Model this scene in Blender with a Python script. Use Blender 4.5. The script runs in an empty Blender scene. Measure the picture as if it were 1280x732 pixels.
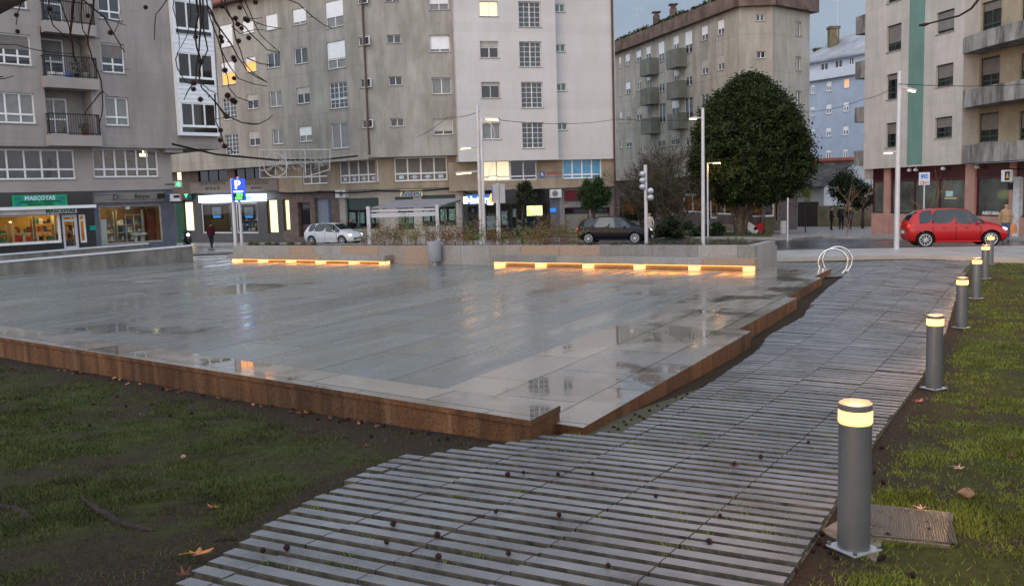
import bpy, bmesh, math, random
import numpy as np
from mathutils import Vector, Matrix, noise as mnoise

random.seed(7)
rng = np.random.default_rng(7)
SC = bpy.context.scene
COL = SC.collection
R = math.radians

# ------------------------------------------------------------------ camera
FPX, CX, CY = 1125.0, 640.0, 366.0
PITCH, ROLL, EYE = R(6.39), R(-1.714), 2.64
_F = Vector((0, math.cos(PITCH), -math.sin(PITCH)))
_R0 = Vector((1, 0, 0)); _U0 = Vector((0, math.sin(PITCH), math.cos(PITCH)))
_R = _R0 * math.cos(ROLL) + _U0 * math.sin(ROLL)
_U = -_R0 * math.sin(ROLL) + _U0 * math.cos(ROLL)
cam_d = bpy.data.cameras.new('camera')
cam_d.sensor_width = 36; cam_d.lens = 36 * FPX / 1280.0
cam_d.clip_start = 0.05; cam_d.clip_end = 2000
cam = bpy.data.objects.new('camera', cam_d); COL.objects.link(cam)
m = Matrix.Identity(4)
for i in range(3):
    m[i][0] = _R[i]; m[i][1] = _U[i]; m[i][2] = -_F[i]
m[2][3] = EYE
cam.matrix_world = m
SC.camera = cam

# ------------------------------------------------------------------ world, light, exposure (overcast dusk)
SC.view_settings.view_transform = 'Standard'
SC.view_settings.look = 'None'
SC.view_settings.exposure = 0.12
SC.view_settings.gamma = 1.0
SUN_EL, SUN_AZ = 6.0, 215.0
wd = bpy.data.worlds.new('World'); SC.world = wd; wd.use_nodes = True
nt = wd.node_tree; nt.nodes.clear()
wo = nt.nodes.new('ShaderNodeOutputWorld'); bg = nt.nodes.new('ShaderNodeBackground')
sky = nt.nodes.new('ShaderNodeTexSky'); sky.sky_type = 'NISHITA'; sky.sun_disc = False
sky.sun_elevation = R(SUN_EL); sky.sun_rotation = R(SUN_AZ); sky.air_density = 1.0; sky.dust_density = 1.5; sky.ozone_density = 1.5
tc = nt.nodes.new('ShaderNodeTexCoord'); mp = nt.nodes.new('ShaderNodeMapping')
mp.inputs['Scale'].default_value = (1, 1, 3.2)
nz = nt.nodes.new('ShaderNodeTexNoise'); nz.inputs['Scale'].default_value = 1.6; nz.inputs['Detail'].default_value = 6; nz.inputs['Roughness'].default_value = 0.55
cr = nt.nodes.new('ShaderNodeValToRGB')
cr.color_ramp.elements[0].position = 0.36; cr.color_ramp.elements[1].position = 0.66
cr.color_ramp.elements[0].color = (0, 0, 0, 1); cr.color_ramp.elements[1].color = (1, 1, 1, 1)
mx = nt.nodes.new('ShaderNodeMix'); mx.data_type = 'RGBA'
mx2 = nt.nodes.new('ShaderNodeMix'); mx2.data_type = 'RGBA'
mx2.inputs[6].default_value = (2.0, 3.0, 4.7, 1); mx2.inputs[7].default_value = (4.3, 4.9, 5.8, 1)
nt.links.new(tc.outputs['Generated'], mp.inputs['Vector']); nt.links.new(mp.outputs[0], nz.inputs['Vector'])
nt.links.new(nz.outputs[0], cr.inputs[0]); nt.links.new(cr.outputs[0], mx2.inputs[0])
mx.inputs[0].default_value = 0.82
nt.links.new(sky.outputs[0], mx.inputs[6]); nt.links.new(mx2.outputs[2], mx.inputs[7])
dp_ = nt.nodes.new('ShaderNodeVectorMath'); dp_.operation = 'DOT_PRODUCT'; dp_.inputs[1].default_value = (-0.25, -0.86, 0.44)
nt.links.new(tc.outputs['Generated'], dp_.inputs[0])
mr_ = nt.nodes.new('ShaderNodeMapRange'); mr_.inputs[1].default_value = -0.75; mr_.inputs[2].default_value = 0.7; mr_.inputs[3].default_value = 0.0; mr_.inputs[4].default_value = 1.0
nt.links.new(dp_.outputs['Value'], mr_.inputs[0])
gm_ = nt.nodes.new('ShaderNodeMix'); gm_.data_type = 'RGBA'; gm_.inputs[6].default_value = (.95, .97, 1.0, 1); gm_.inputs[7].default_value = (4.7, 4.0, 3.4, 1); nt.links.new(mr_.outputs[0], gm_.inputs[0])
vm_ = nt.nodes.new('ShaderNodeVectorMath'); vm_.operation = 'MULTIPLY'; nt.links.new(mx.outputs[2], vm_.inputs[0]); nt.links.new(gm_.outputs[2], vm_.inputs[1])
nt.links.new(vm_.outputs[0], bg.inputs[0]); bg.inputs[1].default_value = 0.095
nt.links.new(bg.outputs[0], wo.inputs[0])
sl = bpy.data.lights.new('sun', 'SUN'); sl.energy = 0.35; sl.angle = R(25); sl.color = (1.0, 0.93, 0.86)
so = bpy.data.objects.new('sun', sl); COL.objects.link(so)
so.rotation_euler = (R(90 - 38), 0, R(-35)); so.location = (0, -10, 30)

# ------------------------------------------------------------------ terrain
def table(pts):
    xs = [p[0] for p in pts]; ys = [p[1] for p in pts]
    def f(x):
        if x <= xs[0]: return ys[0] + (x - xs[0]) * (ys[1] - ys[0]) / (xs[1] - xs[0]) if x > -3 else ys[0] + (-3 - xs[0]) * (ys[1] - ys[0]) / (xs[1] - xs[0])
        if x >= xs[-1]: return ys[-1]
        for i in range(len(xs) - 1):
            if x <= xs[i + 1]:
                def sl_(j):
                    if j <= 0: return (ys[1] - ys[0]) / (xs[1] - xs[0])
                    if j >= len(xs) - 1: return (ys[-1] - ys[-2]) / (xs[-1] - xs[-2])
                    return 0.5 * ((ys[j + 1] - ys[j]) / (xs[j + 1] - xs[j]) + (ys[j] - ys[j - 1]) / (xs[j] - xs[j - 1]))
                h = xs[i + 1] - xs[i]; t = (x - xs[i]) / h
                return ((2*t**3 - 3*t**2 + 1) * ys[i] + (t**3 - 2*t**2 + t) * h * sl_(i) + (-2*t**3 + 3*t**2) * ys[i+1] + (t**3 - t**2) * h * sl_(i+1))
    return f
GL = table([(0, .98), (4.7, .70), (7.6, .53), (12.4, .38), (15.9, .41), (19.2, .44), (22, .46), (27, .36), (32, .16), (36, .05), (60, -.62), (75, -1.05), (110, -2.0)])
GR = table([(0, .98), (4.7, .68), (9.8, .37), (14.5, .25), (18, .24), (27, .2), (32, .14), (36, .05), (60, -.62), (75, -1.05), (110, -2.0)])
def ss(t): t = min(1, max(0, t)); return t * t * (3 - 2 * t)
def G(x, y):
    xl = -3.2 + 0.56 * y
    w = ss((x - xl) / 3.6)
    g = GL(y) * (1 - w) + GR(y) * w
    g += .075 * ss((-x - 1.5) / 4.5) * ss((24 - y) / 8) * ss((y - 4) / 5)
    g -= 0.007 * max(-60, min(60, x)) * ss((y - 27) / 12)
    return g
def ray(x, y):
    return (_F * FPX + _R * (x - CX) - _U * (y - CY)).normalized()
E0 = Vector((0, 0, EYE))
def pz(x, y, z):
    r = ray(x, y); t = (z - EYE) / r.z; return E0 + r * t
def pd(x, y, Y):
    r = ray(x, y); return E0 + r * (Y / r.y)
def pg(x, y):
    r = ray(x, y); t = 1.0
    while t < 400:
        p = E0 + r * t
        if p.z < G(p.x, p.y): break
        t *= 1.004; t += .01
    return Vector((p.x, p.y, G(p.x, p.y)))
def dirv(az): a = R(az); return Vector((math.sin(a), math.cos(a), 0))

# ------------------------------------------------------------------ materials
MATS = {}
def nodes_of(mt):
    mt.use_nodes = True; n = mt.node_tree.nodes; l = mt.node_tree.links
    return n, l, n['Principled BSDF']
def mat(name, col, rough=0.7, var=0.15, scale=4.0, bump=0.0, bscale=None, metal=0.0, col2=None, streak=0.0, spec=0.5, detail=6, emit=None, estr=0, thr=None, rvar=0.0):
    if name in MATS: return MATS[name]
    mt = bpy.data.materials.new(name); MATS[name] = mt
    n, l, b = nodes_of(mt)
    b.inputs['Roughness'].default_value = rough; b.inputs['Metallic'].default_value = metal
    b.inputs['Specular IOR Level'].default_value = spec if rough < .5 else min(spec, .22)
    g = n.new('ShaderNodeNewGeometry')
    t = n.new('ShaderNodeTexNoise'); t.inputs['Scale'].default_value = scale; t.inputs['Detail'].default_value = detail; t.inputs['Roughness'].default_value = .62
    l.new(g.outputs['Position'], t.inputs['Vector'])
    r = n.new('ShaderNodeValToRGB')
    c2 = col2 if col2 else tuple(c * (1 - var * 1.6) for c in col)
    c1 = col if col2 else tuple(min(1, c * (1 + var)) for c in col)
    a, bb = thr if thr else (.32, .68)
    r.color_ramp.elements[0].position = a; r.color_ramp.elements[1].position = bb
    r.color_ramp.elements[0].color = (*c2, 1); r.color_ramp.elements[1].color = (*c1, 1)
    l.new(t.outputs[0], r.inputs[0]); out = r.outputs[0]
    if streak:
        mp_ = n.new('ShaderNodeMapping'); mp_.inputs['Scale'].default_value = (1.1, 1.1, .22)
        l.new(g.outputs['Position'], mp_.inputs['Vector'])
        t2 = n.new('ShaderNodeTexNoise'); t2.inputs['Scale'].default_value = 1.3; t2.inputs['Detail'].default_value = 7; t2.inputs['Roughness'].default_value = .7
        l.new(mp_.outputs[0], t2.inputs['Vector'])
        r2 = n.new('ShaderNodeValToRGB'); r2.color_ramp.elements[0].position = .38; r2.color_ramp.elements[1].position = .6
        k = 1 - streak
        r2.color_ramp.elements[0].color = (k, k, k * .96, 1); r2.color_ramp.elements[1].color = (1, 1, 1, 1)
        l.new(t2.outputs[0], r2.inputs[0])
        m_ = n.new('ShaderNodeMix'); m_.data_type = 'RGBA'; m_.blend_type = 'MULTIPLY'; m_.inputs[0].default_value = 1
        l.new(out, m_.inputs[6]); l.new(r2.outputs[0], m_.inputs[7]); out = m_.outputs[2]
    l.new(out, b.inputs['Base Color'])
    if rvar:
        mr = n.new('ShaderNodeMapRange'); mr.inputs[1].default_value = .35; mr.inputs[2].default_value = .65
        mr.inputs[3].default_value = max(.02, rough - rvar); mr.inputs[4].default_value = min(1, rough + rvar)
        l.new(t.outputs[0], mr.inputs[0]); l.new(mr.outputs[0], b.inputs['Roughness'])
    if bump:
        t3 = n.new('ShaderNodeTexNoise'); t3.inputs['Scale'].default_value = bscale or scale * 8; t3.inputs['Detail'].default_value = 4
        l.new(g.outputs['Position'], t3.inputs['Vector'])
        bu = n.new('ShaderNodeBump'); bu.inputs['Strength'].default_value = bump; bu.inputs['Distance'].default_value = .02
        l.new(t3.outputs[0], bu.inputs['Height']); l.new(bu.outputs[0], b.inputs['Normal'])
    if emit:
        b.inputs['Emission Color'].default_value = (*emit, 1); b.inputs['Emission Strength'].default_value = estr
    return mt
def tiled(name, col, joint, sx, sz, var=.1, streak=.3, rough=.85, thick=.012, az=0.0):
    """facade render divided by thin joints, with stains; the joints follow the wall's own direction"""
    mt = mat(name, col, rough, var, .35, streak=streak, bump=.1, bscale=30)
    n, l, b = nodes_of(mt)
    g = n.new('ShaderNodeNewGeometry')
    rot = n.new('ShaderNodeMapping'); rot.vector_type = 'POINT'; rot.inputs['Rotation'].default_value = (0, 0, R(az) - math.pi / 2)
    l.new(g.outputs['Position'], rot.inputs['Vector'])
    sp = n.new('ShaderNodeSeparateXYZ'); l.new(rot.outputs[0], sp.inputs[0])
    cb = n.new('ShaderNodeCombineXYZ'); l.new(sp.outputs[0], cb.inputs[0]); l.new(sp.outputs[2], cb.inputs[1])
    br = n.new('ShaderNodeTexBrick'); br.offset = 0; br.inputs['Scale'].default_value = 1
    br.inputs['Brick Width'].default_value = sx; br.inputs['Row Height'].default_value = sz; br.inputs['Mortar Size'].default_value = thick
    br.inputs['Color1'].default_value = (1, 1, 1, 1); br.inputs['Color2'].default_value = (.93, .93, .93, 1); br.inputs['Mortar'].default_value = (joint, joint, joint, 1)
    l.new(cb.outputs[0], br.inputs['Vector'])
    src = b.inputs['Base Color'].links[0].from_socket
    m_ = n.new('ShaderNodeMix'); m_.data_type = 'RGBA'; m_.blend_type = 'MULTIPLY'; m_.inputs[0].default_value = 1
    l.new(src, m_.inputs[6]); l.new(br.outputs[0], m_.inputs[7]); l.new(m_.outputs[2], b.inputs['Base Color'])
    return mt
def emitm(name, col, s):
    if name in MATS: return MATS[name]
    mt = bpy.data.materials.new(name); MATS[name] = mt
    n, l, b = nodes_of(mt)
    b.inputs['Base Color'].default_value = (*[min(1, c) * .8 for c in col], 1)
    b.inputs['Emission Color'].default_value = (*col, 1); b.inputs['Emission Strength'].default_value = s
    return mt
def glassm(name, col=(.02, .025, .03), rough=.04):
    mt = mat(name, col, rough, .3, 1.2, spec=.6)
    return mt
def clearglass():
    if 'clear_glass' in MATS: return MATS['clear_glass']
    mt = bpy.data.materials.new('clear_glass'); MATS['clear_glass'] = mt
    mt.use_nodes = True; n = mt.node_tree.nodes; l = mt.node_tree.links; n.clear()
    o = n.new('ShaderNodeOutputMaterial'); t = n.new('ShaderNodeBsdfTransparent'); gl = n.new('ShaderNodeBsdfGlossy'); gl.inputs['Roughness'].default_value = .02
    t.inputs[0].default_value = (.82, .86, .86, 1)
    fr = n.new('ShaderNodeFresnel'); fr.inputs[0].default_value = 1.45; mx_ = n.new('ShaderNodeMixShader')
    l.new(fr.outputs[0], mx_.inputs[0]); l.new(t.outputs[0], mx_.inputs[1]); l.new(gl.outputs[0], mx_.inputs[2]); l.new(mx_.outputs[0], o.inputs[0])
    return mt

# ------------------------------------------------------------------ mesh helpers
def wloc(o):
    v = Vector((0, 0, 0))
    while o: v += o.location; o = o.parent
    return v
class MB:
    def __init__(s): s.v = []; s.f = []; s.m = []
    def add(s, vs, fs, mi=0):
        k = len(s.v); s.v += [tuple(v) for v in vs]; s.f += [tuple(i + k for i in f) for f in fs]; s.m += [mi] * len(fs)
    def box(s, c, d, M=None, mi=0):
        c = Vector(c); vs = []
        for a in (-.5, .5):
            for b in (-.5, .5):
                for e in (-.5, .5):
                    p = Vector((a * d[0], b * d[1], e * d[2]))
                    if M is not None: p = M @ p
                    vs.append(c + p)
        s.add(vs, [(0, 1, 3, 2), (4, 6, 7, 5), (0, 4, 5, 1), (2, 3, 7, 6), (0, 2, 6, 4), (1, 5, 7, 3)], mi)
    def tube(s, pts, rs, n=8, mi=0, caps=True):
        pts = [Vector(p) for p in pts]
        if not isinstance(rs, (list, tuple)): rs = [rs] * len(pts)
        rings = []; up = None
        for i, p in enumerate(pts):
            t = (pts[min(i + 1, len(pts) - 1)] - pts[max(i - 1, 0)]).normalized()
            if up is None:
                a = Vector((0, 0, 1)) if abs(t.z) < .9 else Vector((1, 0, 0)); u = t.cross(a).normalized()
            else:
                u = (up - t * up.dot(t)).normalized()
            up = u; w = t.cross(u)
            rings.append([p + (u * math.cos(2 * math.pi * j / n) + w * math.sin(2 * math.pi * j / n)) * rs[i] for j in range(n)])
        vs = [q for r_ in rings for q in r_]; fs = []
        for i in range(len(pts) - 1):
            for j in range(n):
                k = (j + 1) % n; fs.append((i * n + j, i * n + k, (i + 1) * n + k, (i + 1) * n + j))
        if caps: fs.append(tuple(range(n - 1, -1, -1))); fs.append(tuple((len(pts) - 1) * n + j for j in range(n)))
        s.add(vs, fs, mi)
    def lathe(s, prof, c=(0, 0, 0), n=24, mi=0, M=None):
        vs = []; fs = []
        for r_, z in prof:
            for j in range(n):
                p = Vector((r_ * math.cos(2 * math.pi * j / n), r_ * math.sin(2 * math.pi * j / n), z))
                if M is not None: p = M @ p
                vs.append(p + Vector(c))
        for i in range(len(prof) - 1):
            for j in range(n):
                k = (j + 1) % n; fs.append((i * n + j, i * n + k, (i + 1) * n + k, (i + 1) * n + j))
        fs.append(tuple(range(n - 1, -1, -1))); fs.append(tuple((len(prof) - 1) * n + j for j in range(n)))
        s.add(vs, fs, mi)
    def prism(s, poly, z0, z1, mi=0):
        n = len(poly); vs = [(p[0], p[1], z0) for p in poly] + [(p[0], p[1], z1) for p in poly]
        s.add(vs, [tuple(range(n - 1, -1, -1)), tuple(range(n, 2 * n))] + [(i, (i + 1) % n, n + (i + 1) % n, n + i) for i in range(n)], mi)
    def blob(s, c, r, jit=.15, mi=0, sub=2, sq=(1, 1, 1)):
        bm = bmesh.new(); bmesh.ops.create_icosphere(bm, subdivisions=sub, radius=1)
        vs = []
        off = Vector((random.random() * 50, random.random() * 50, 0))
        for v in bm.verts:
            k = 1 + jit * mnoise.noise(v.co * 1.7 + off) * 2
            vs.append(Vector(c) + Vector((v.co.x * sq[0], v.co.y * sq[1], v.co.z * sq[2])) * r * k)
        s.add(vs, [tuple(v.index for v in f.verts) for f in bm.faces], mi); bm.free()
    def build(s, name, mats, parent=None, smooth=False, angle=None, origin=None):
        me = bpy.data.meshes.new(name)
        if parent is not None: o = wloc(parent)
        elif origin is not None: o = Vector(origin)
        else:
            a = np.array(s.v) if s.v else np.zeros((1, 3)); o = Vector((float((a[:, 0].min() + a[:, 0].max()) / 2), float((a[:, 1].min() + a[:, 1].max()) / 2), float(a[:, 2].min())))
        me.from_pydata([(v[0] - o.x, v[1] - o.y, v[2] - o.z) for v in s.v], [], s.f)
        if not isinstance(mats, (list, tuple)): mats = [mats]
        for m_ in mats: me.materials.append(m_)
        if len(mats) > 1: me.polygons.foreach_set('material_index', s.m)
        if smooth: me.polygons.foreach_set('use_smooth', [True] * len(me.polygons))
        if angle is not None:
            me.polygons.foreach_set('use_smooth', [True] * len(me.polygons)); me.set_sharp_from_angle(angle=R(angle))
        me.update()
        ob = bpy.data.objects.new(name, me); COL.objects.link(ob)
        if parent is not None: ob.parent = parent
        else: ob.location = o
        return ob
def fixn(ob):
    bm = bmesh.new(); bm.from_mesh(ob.data); bmesh.ops.recalc_face_normals(bm, faces=bm.faces); bm.to_mesh(ob.data); bm.free(); return ob
def bevel(ob, w=.01, seg=2):
    md = ob.modifiers.new('bevel', 'BEVEL'); md.width = w; md.segments = seg; md.limit_method = 'ANGLE'; return ob
def tag(o, label=None, cat=None, group=None, kind=None):
    if label: o['label'] = label
    if cat: o['category'] = cat
    if group: o['group'] = group
    if kind: o['kind'] = kind
    return o
def thing(name, label, cat, loc=(0, 0, 0), group=None):
    o = bpy.data.objects.new(name, None); COL.objects.link(o); o.location = loc; o.empty_display_size = .2
    return tag(o, label, cat, group)
def copy_tree(o, parent=None):
    c = o.copy(); COL.objects.link(c)
    if parent is not None: c.parent = parent
    for ch in [q for q in o.children]: copy_tree(ch, c)
    return c
def text(name, body, size, M, mt, parent=None, depth=.01, bold=0.0, align='CENTER', sx=1.0):
    """lettering as real mesh; M = 4x4 world matrix (x along the line, y up, z out)"""
    cu = bpy.data.curves.new(name, 'FONT'); cu.body = body; cu.size = size; cu.extrude = depth; cu.align_x = align; cu.align_y = 'CENTER'; cu.offset = bold; cu.resolution_u = 2
    to = bpy.data.objects.new('tmp', cu); COL.objects.link(to)
    dg = bpy.context.evaluated_depsgraph_get(); me = bpy.data.meshes.new_from_object(to.evaluated_get(dg)); me.name = name
    bpy.data.objects.remove(to); bpy.data.curves.remove(cu)
    me.transform(Matrix.Diagonal((sx, 1, 1, 1)))
    me.transform(M)
    o = wloc(parent) if parent is not None else Vector(M.translation)
    me.transform(Matrix.Translation(-o)); me.materials.clear(); me.materials.append(mt)
    ob = bpy.data.objects.new(name, me); COL.objects.link(ob)
    if parent is not None: ob.parent = parent
    else: ob.location = o
    return ob

# ------------------------------------------------------------------ facade frame
def joint(p1, d1, p2, d2):
    a, b = p1.P(0, 0, d1), p2.P(0, 0, d2); w = b - a; den = p1.e.x * p2.e.y - p1.e.y * p2.e.x
    return (w.x * p2.e.y - w.y * p2.e.x) / den, (w.x * p1.e.y - w.y * p1.e.x) / den
class Plane:
    def __init__(s, px_x, Y, az):
        p = pd(px_x, 240, Y); s.O = Vector((p.x, p.y, 0)); s.e = dirv(az); s.az = az
        n = Vector((s.e.y, -s.e.x, 0)); s.n = n if n.dot(E0 - s.O) > 0 else -n
    def hit(s, x, y, d=0.0):
        r = ray(x, y); o = s.O + s.n * d; t = (o - E0).dot(s.n) / r.dot(s.n); p = E0 + r * t
        return (p - s.O).dot(s.e), p.z
    def P(s, u, z, d=0.0): return s.O + s.e * u + s.n * d + Vector((0, 0, z))
    def M(s, u, z, d=0.0):
        sgn = 1 if s.e.x > 0 else -1; m_ = Matrix.Identity(4); ex = s.e * sgn; p = s.P(u, z, d)
        # readable from the camera side: x to the viewer's right
        right = Vector((0, 0, 1)).cross(s.n)
        for i in range(3): m_[i][0] = right[i]; m_[i][1] = (0, 0, 1)[i]; m_[i][2] = s.n[i]; m_[i][3] = p[i]
        return m_
    def rect(s, x0, y0, x1, y1, d=0.0):
        ua = (s.hit(x0, y0, d)[0] + s.hit(x0, y1, d)[0]) / 2; ub = (s.hit(x1, y0, d)[0] + s.hit(x1, y1, d)[0]) / 2
        za = (s.hit(x0, y1, d)[1] + s.hit(x1, y1, d)[1]) / 2; zb = (s.hit(x0, y0, d)[1] + s.hit(x1, y0, d)[1]) / 2
        return min(ua, ub), max(ua, ub), za, zb
    def box(s, mb, u0, u1, z0, z1, d0, d1, mi=0):
        vs = [s.P(u, z, d) for u in (u0, u1) for z in (z0, z1) for d in (d0, d1)]
        mb.add(vs, [(0, 1, 3, 2), (4, 6, 7, 5), (0, 4, 5, 1), (2, 3, 7, 6), (0, 2, 6, 4), (1, 5, 7, 3)], mi)
    def quad(s, mb, u0, u1, z0, z1, d, mi=0):
        fwd = s.e.cross(Vector((0, 0, 1))).dot(s.n) > 0
        mb.add([s.P(u0, z0, d), s.P(u1, z0, d), s.P(u1, z1, d), s.P(u0, z1, d)], [(0, 1, 2, 3) if fwd else (3, 2, 1, 0)], mi)
    def wall(s, mb, u0, u1, z0, z1, holes, d=0.0, rev=.14, mi=0):
        hs = [(max(u0, a), min(u1, b), max(z0, c), min(z1, e)) for a, b, c, e in holes if a < u1 and b > u0 and c < z1 and e > z0]
        us = sorted({u0, u1, *[h[0] for h in hs], *[h[1] for h in hs]}); zs = sorted({z0, z1, *[h[2] for h in hs], *[h[3] for h in hs]})
        for i in range(len(us) - 1):
            for j in range(len(zs) - 1):
                cu, cz = (us[i] + us[i + 1]) / 2, (zs[j] + zs[j + 1]) / 2
                if any(h[0] < cu < h[1] and h[2] < cz < h[3] for h in hs): continue
                s.quad(mb, us[i], us[i + 1], zs[j], zs[j + 1], d, mi)
        for a, b, c, e in hs:
            for (p, q) in (((a, c), (b, c)), ((b, c), (b, e)), ((b, e), (a, e)), ((a, e), (a, c))):
                mb.add([s.P(p[0], p[1], d), s.P(q[0], q[1], d), s.P(q[0], q[1], d - rev), s.P(p[0], p[1], d - rev)], [(0, 1, 2, 3)], mi)

M_WHITE = mat('white_frame', (.74, .75, .76), .45, .06, 3)
M_ALU = mat('grey_alu_frame', (.5, .52, .54), .4, .06, 3)
M_DKF = mat('dark_green_frame', (.02, .045, .04), .4, .1, 3)
M_G = glassm('window_glass', (.035, .042, .05))
M_GD = glassm('dark_window_glass', (.012, .013, .016))
M_CUR = mat('net_curtain_behind_glass', (.16, .17, .165), .12, .12, 3, spec=.6)
M_CURB = mat('brown_curtain_behind_glass', (.13, .115, .1), .1, .3, 6, spec=.6)
M_BLIND = mat('roller_blind_white', (.78, .8, .82), .6, .05, 3)
M_BLINDB = mat('roller_blind_beige', (.42, .41, .37), .6, .08, 3)
M_BLINDD = mat('roller_blind_dusky', (.17, .155, .145), .5, .1, 3)
M_LIT = emitm('lit_window_orange', (1, .36, .07), 1.15)
M_LITY = emitm('lit_window_cream', (1, .78, .45), .9)
M_SILL = mat('sill_stone', (.3, .28, .26), .8, .2, 5)
M_BLUEC = mat('blue_curtain_behind_glass', (.07, .28, .48), .2, .15, 4, spec=.6)

def window(pl, h, parent, fm=M_WHITE, n=2, low=0.0, glass=None, blind=None, bf=0.0, d=0.0, rev=.14, fw=.055, label=None, sill=True, muntin=0, lowglass=None, openp=False):
    """one window: frame (part) > pane, blind, sill.  h=(u0,u1,z0,z1); n sashes; low = share of height under a transom; bf = share covered by the blind"""
    u0, u1, z0, z1 = h; f = MB(); D0, D1 = d - rev - .03, d - rev + .03
    pl.box(f, u0, u1, z0, z0 + fw, D0, D1); pl.box(f, u0, u1, z1 - fw, z1, D0, D1)
    pl.box(f, u0, u0 + fw, z0 + fw, z1 - fw, D0, D1); pl.box(f, u1 - fw, u1, z0 + fw, z1 - fw, D0, D1)
    w = u1 - u0
    for i in range(1, n): c = u0 + w * i / n; pl.box(f, c - fw * .55, c + fw * .55, z0 + fw, z1 - fw, D0, D1 + .006)
    if low: zc = z0 + (z1 - z0) * low; pl.box(f, u0 + fw, u1 - fw, zc - fw * .6, zc + fw * .6, D0, D1 + .012)
    if muntin:
        for i in range(1, n * 2):
            if i % 2: c = u0 + w * i / (n * 2); pl.box(f, c - .012, c + .012, z0 + fw, z1 - fw, D0, D1 - .01)
        for j in range(1, muntin): zc = z0 + (z1 - z0) * j / muntin; pl.box(f, u0 + fw, u1 - fw, zc - .012, zc + .012, D0, D1 - .014)
    fo = f.build('window', fm, parent)
    if label: fo['label'] = label
    g = MB(); pl.quad(g, u0 + fw * .5, u1 - fw * .5, z0 + fw * .5, z1 - fw * .5, d - rev - .012)
    g.build('pane', glass or M_G, fo)
    if blind and bf:
        b = MB(); pl.box(b, u0 + fw, u1 - fw, z1 - fw - (z1 - z0 - 2 * fw) * bf, z1 - fw, d - rev - .01, d - rev + .045)
        nsl = int((z1 - z0) * bf / .05)
        b.build('blind', blind, fo)
    if sill:
        s_ = MB(); pl.box(s_, u0 - .05, u1 + .05, z0 - .045, z0 - .003, d - rev, d + .05); s_.build('sill', M_SILL, fo)
    return fo

def S5(org, a, b, c, d, s=5.3333):   # measured rectangle -> photo pixels
    return (org[0] + a / s, org[1] + b / s, org[0] + c / s, org[1] + d / s)
def sign_box(pl, name, h, d, th, mt, parent, lines=(), tm=None, em=None):
    mb = MB(); pl.box(mb, *h, d, d + th); o = mb.build(name, mt, parent)
    for (s_, u, z, size, tmat) in lines:
        text('lettering', s_, size, pl.M(u, z, d + th + .004), tmat, o, depth=.008)
    return o

# =================================================================== LEFT BUILDING (pet shop and bathroom shop)
M_LW = tiled('mauve_render', (.33, .298, .285), .86, 1.4, .62, .07, .16, az=43.9)
M_LW2 = mat('mauve_render_plain', (.33, .298, .28), .85, .1, .5, bump=.1, bscale=30)
M_BLKT = mat('black_gloss_tile', (.012, .012, .013), .12, .3, 3)
M_SLATE = mat('slate_blue_render', (.10, .105, .135), .8, .12, 2, bump=.1)
M_IRON = mat('dark_iron_railing', (.02, .02, .022), .5, .2, 8)
M_TXTD = mat('dark_lettering', (.02, .02, .025), .5, .05)
M_TXTW = mat('white_lettering', (.8, .8, .8), .5, .05)
PL = Plane(140, 46.1, 43.9)
BL = thing('apartment_building', 'mauve apartment building at left with a pet shop and a bathroom shop at street level', 'building', PL.P(0, 0) + Vector((0, 0, -.3)))
L_R = 0.65          # the ground and first floor stand back under the overhang
uL, _ = PL.hit(-140, 200); uGal = PL.hit(219, 80)[0]; uEnd = PL.hit(272, 100)[0]
zov = PL.hit(120, 178.5)[1]
TOPL = 15.5
up = [PL.rect(-30, 41, 39, 80), PL.rect(-30, 115, 44, 153.5), PL.rect(127, 54.5, 156, 91), PL.rect(131.5, 121.5, 161.5, 157), PL.rect(123, -8, 151, 24), PL.rect(-30, -30, 33, 8)]
rec = [PL.rect(51, -40, 108, 30), PL.rect(52.5, 37, 112, 98), PL.rect(58, 112, 116, 169.5)]
mb = MB(); PL.wall(mb, uL, uGal, zov, TOPL, up, 0, .2); 
# recessed balcony bays are real niches 1.1 m deep: cut again with deeper reveals
mb = MB(); PL.wall(mb, uL, uGal, zov, TOPL, up + rec, 0, .2)
for a, b, c, e in rec:
    dd = -1.15
    for (p, q) in (((a, c), (b, c)), ((b, c), (b, e)), ((b, e), (a, e)), ((a, e), (a, c))):
        mb.add([PL.P(p[0], p[1], -.2), PL.P(q[0], q[1], -.2), PL.P(q[0], q[1], dd), PL.P(p[0], p[1], dd)], [(0, 1, 2, 3)])
    PL.quad(mb, a, b, c, e, dd)
PL.box(mb, uL, uEnd, zov - .22, zov - .003, -9, 0)       # overhang slab
PL.box(mb, uEnd - .02, uEnd, zov, TOPL, -9, 0)
PL.box(mb, uL, uEnd, TOPL, TOPL + .3, -9, .4)
mb.build('wall', M_LW, BL)
for i, h in enumerate(up):
    window(PL, h, BL, n=2 if i in (2, 3, 4) else 4, low=.3, glass=[M_GD, M_CUR, M_G, M_CUR, M_G, M_G][i], rev=.16, fw=.07, blind=M_BLINDD if i in (0, 2) else None, bf=.5)
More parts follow.
